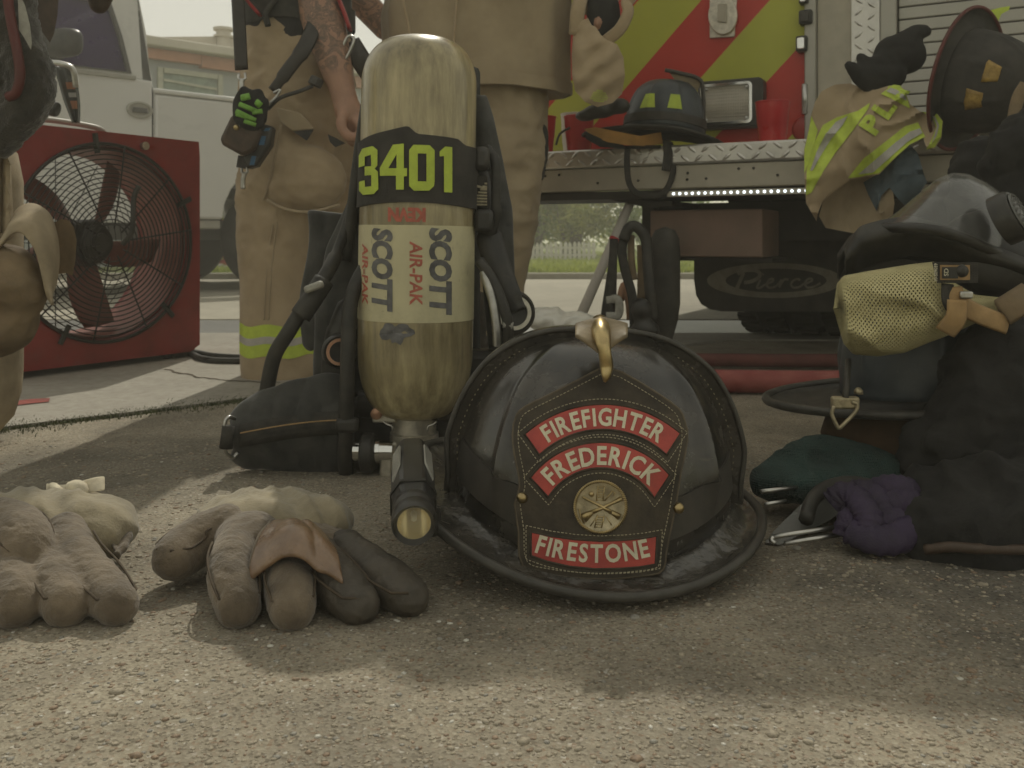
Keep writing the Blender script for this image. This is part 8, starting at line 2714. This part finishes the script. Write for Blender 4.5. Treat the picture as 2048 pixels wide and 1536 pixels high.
# small helmet visor with orange reflective trim on top of the fan
t = thing('helmet_visor', 'clear helmet visor with orange reflective trim standing on the fan', 'visor', P(140, 246, 2.28))
def vis(u, v):
    y = lerp(130, 246, u)
    xl = [(0, 108), (0.3, 118), (0.6, 128), (1, 146)]
    for (u0, e0), (u1, e1) in zip(xl, xl[1:]):
        if u <= u1:
            x0 = e0 + (e1 - e0) * (u - u0) / (u1 - u0)
            break
    xr = 146 + 10 * math.sin(u * 2.2) + 4 * u
    return P(lerp(x0, xr, v), y, 2.25 + 0.03 * math.sin(v * 3))
grid('visor_plate', vis, 18, 8, M['goggle'], t, 0.004)
for k, (u0, u1) in enumerate(((0.30, 0.42), (0.48, 0.56), (0.62, 0.76))):
    b = MB()
    b.rings([[vis(lerp(u0, u1, i / 4), lerp(0.15, 0.9, j / 6)) - Vector((0, 0.004, 0)) for j in range(7)] for i in range(5)], closed=False, cap=False)
    b.build('trim_strip', M['house_orange'] if k != 1 else M['silver'], t, smooth=True)
b = MB(); b.tube(catmull([P(100, 125, 2.24), P(125, 128, 2.23), P(146, 140, 2.24), P(152, 175, 2.25)], 6), 0.007, n=8); b.build('visor_rim', M['steel'], t, smooth=True)
b = MB(); b.tube([P(86, 212, 2.24), P(116, 220, 2.24)], 0.018, n=14); b.build('visor_knob', M['plastic_black'], t, bevel=0.004)
# ------------------------------------------------------------------ hoses, pole and packs in the middle ground
def ground_hose(name, pts, r_, material, label, cat='hose', flat=(1, 1)):
    b = MB(); b.tube(catmull(pts, 8), r_, n=14, flat=flat, up=(0, 0, 1))
    o = b.build(name, M[material], smooth=True)
    return tag(o, label, cat)
r1 = 0.0285
ground_hose('fire_hose', [Vector((x, 2.17 + 0.012 * math.sin(x * 6), r1 * 0.93 + 0.002)) for x in (-0.02, 0.2, 0.45, 0.7, 1.0, 1.4, 1.9)], r1, 'hose_red', 'faded red fire hose lying on the ground behind the helmet', flat=(0.95, 1.05))
r2 = 0.021
ground_hose('fire_hose', [Vector((x, 2.58 + 0.01 * math.sin(x * 5), r2 * 0.9 + 0.006)) for x in (0.2, 0.5, 0.8, 1.1, 1.5, 2.0)], r2, 'hose_maroon', 'dark maroon fire hose lying farther back by the tyres', flat=(0.9, 1.1))
ground_hose('cable', [G(330, 712, 0.01), G(378, 708, 0.01), G(400, 716, 0.012), G(430, 721, 0.012), G(480, 722, 0.012), G(560, 722, 0.012)], 0.0095, 'hose_black', 'black cable running over the concrete from the fan', 'cable')
ground_hose('cable', [G(372, 700, 0.014), G(396, 705, 0.014), G(430, 711, 0.014), G(490, 714, 0.014), G(560, 712, 0.014)], 0.008, 'hose_black', 'black cable farther from the camera of the two by the fan', 'cable')
# silver pike pole with a red band, leaning on the step
t = thing('pike_pole', 'silver pole with a red band leaning against the step', 'pole', G(1122, 722))
p0, p1 = G(1122, 722, 0.01), P(1263, 400, 2.80)
b = MB(); b.tube([p0, lerp(p0, p1, 0.5), p1], [0.0165, 0.015, 0.0135], n=16); b.build('shaft', M['cup_white'], t, smooth=True)
m0 = lerp(p0, p1, 0.735)
b = MB(); b.tube([m0, lerp(p0, p1, 0.755)], 0.0158, n=16); b.build('red_band', M['cup_red'], t, smooth=True)
b = MB(); b.lathe([(0.017, 0), (0.019, 0.01), (0.019, 0.05), (0.016, 0.06)], p0, (p1 - p0), n=16); b.build('foot_cap', M['rubber'], t, auto=40)
# crumpled clear plastic bag
o = blob('plastic_bag', [('e', P(1095, 640, 2.35), (0.045, 0.04, 0.030), None), ('e', P(1140, 645, 2.33), (0.05, 0.04, 0.026), None), ('e', P(1175, 648, 2.35), (0.03, 0.03, 0.022), None), ('e', P(1120, 700, 2.36), (0.09, 0.05, 0.05), None)], 0.005, M['poly_bag'], None, smooth=2, disp=folds(0.012, 26))
tag(o, 'crumpled pale plastic bag behind the helmet crown', 'bag')
# second pack with its straps, standing by the rear wheel
t = thing('air_pack', 'black air pack with dangling straps and grey bottle standing by the truck wheel', 'air pack', (0.40, 2.62, 0))
bp_ = P(1330, 700, 2.64); bp_.z = 0.05
b = MB(); b.lathe([(0.02, 0.0), (0.022, 0.03), (0.036, 0.08), (0.043, 0.13), (0.043, 0.28), (0.040, 0.315), (0.028, 0.338), (0.001, 0.348)], bp_, n=36); b.build('bottle', M['mudflap'], t, smooth=True)
b = MB(); b.box(P(1325, 680, 2.62) * Vector((1, 1, 0)) + Vector((0, 0, 0.035)), (0.12, 0.08, 0.07)); b.build('base', M['plastic_black'], t, bevel=0.015)
def strap(pts, r_, m='webbing', fl=(0.3, 1), nm='strap'):
    b = MB(); b.tube(catmull([P(*p) for p in pts], 7), r_, n=8, flat=fl, up=(0.1, -1, 0)); b.build(nm, M[m], t, smooth=True)
strap([(1228, 478, 2.55), (1226, 520, 2.53), (1222, 570, 2.52), (1218, 620, 2.52), (1214, 680, 2.53)], smooth_vals([0.012, 0.012, 0.016, 0.021, 0.024], 7))
strap([(1250, 470, 2.56), (1244, 500, 2.54), (1250, 540, 2.53), (1264, 590, 2.52), (1268, 640, 2.52), (1270, 690, 2.53)], 0.013)
strap([(1247, 480, 2.55), (1258, 456, 2.55), (1275, 455, 2.55), (1292, 480, 2.55), (1296, 530, 2.54), (1300, 580, 2.53), (1306, 640, 2.53)], 0.0155, 'rubber', (0.8, 1), 'padded_strap')
strap([(1262, 470, 2.57), (1263, 520, 2.56), (1268, 560, 2.56)], 0.010, 'tan_hide_dark')
strap([(1283, 490, 2.575), (1284, 540, 2.57), (1283, 600, 2.57)], 0.013, 'tan_hide_dark')
strap([(1240, 600, 2.55), (1250, 570, 2.55), (1258, 600, 2.55), (1262, 640, 2.55)], 0.012, 'copper')
strap([(1212, 600, 2.515), (1236, 600, 2.515), (1236, 630, 2.515), (1212, 632, 2.515)], 0.012, 'sticker_grey', (0.3, 1), 'buckle')
blob('regulator', [('e', P(1282, 620, 2.52), (0.03, 0.025, 0.035), None), ('e', P(1290, 660, 2.52), (0.04, 0.03, 0.03), None), ('e', P(1260, 690, 2.54), (0.06, 0.03, 0.05), None)], 0.006, M['plastic_black'], t, smooth=3)
# ------------------------------------------------------------------ thin sunlit haze over the whole place
hm = bpy.data.materials.new('haze')
hm.use_nodes = True
hm.node_tree.nodes.clear()
hv = hm.node_tree.nodes.new('ShaderNodeVolumePrincipled')
hv.inputs['Color'].default_value = (1.0, 0.98, 0.88, 1)
hv.inputs['Density'].default_value = 0.014
hv.inputs['Anisotropy'].default_value = 0.25
ho = hm.node_tree.nodes.new('ShaderNodeOutputMaterial')
hm.node_tree.links.new(hv.outputs[0], ho.inputs['Volume'])
b = MB()
b.box((0, 320, 2.3), (830, 790, 7.4))
hz = b.build('haze', hm)
tag(hz, 'thin warm haze hanging over the whole place', 'haze', kind='stuff')
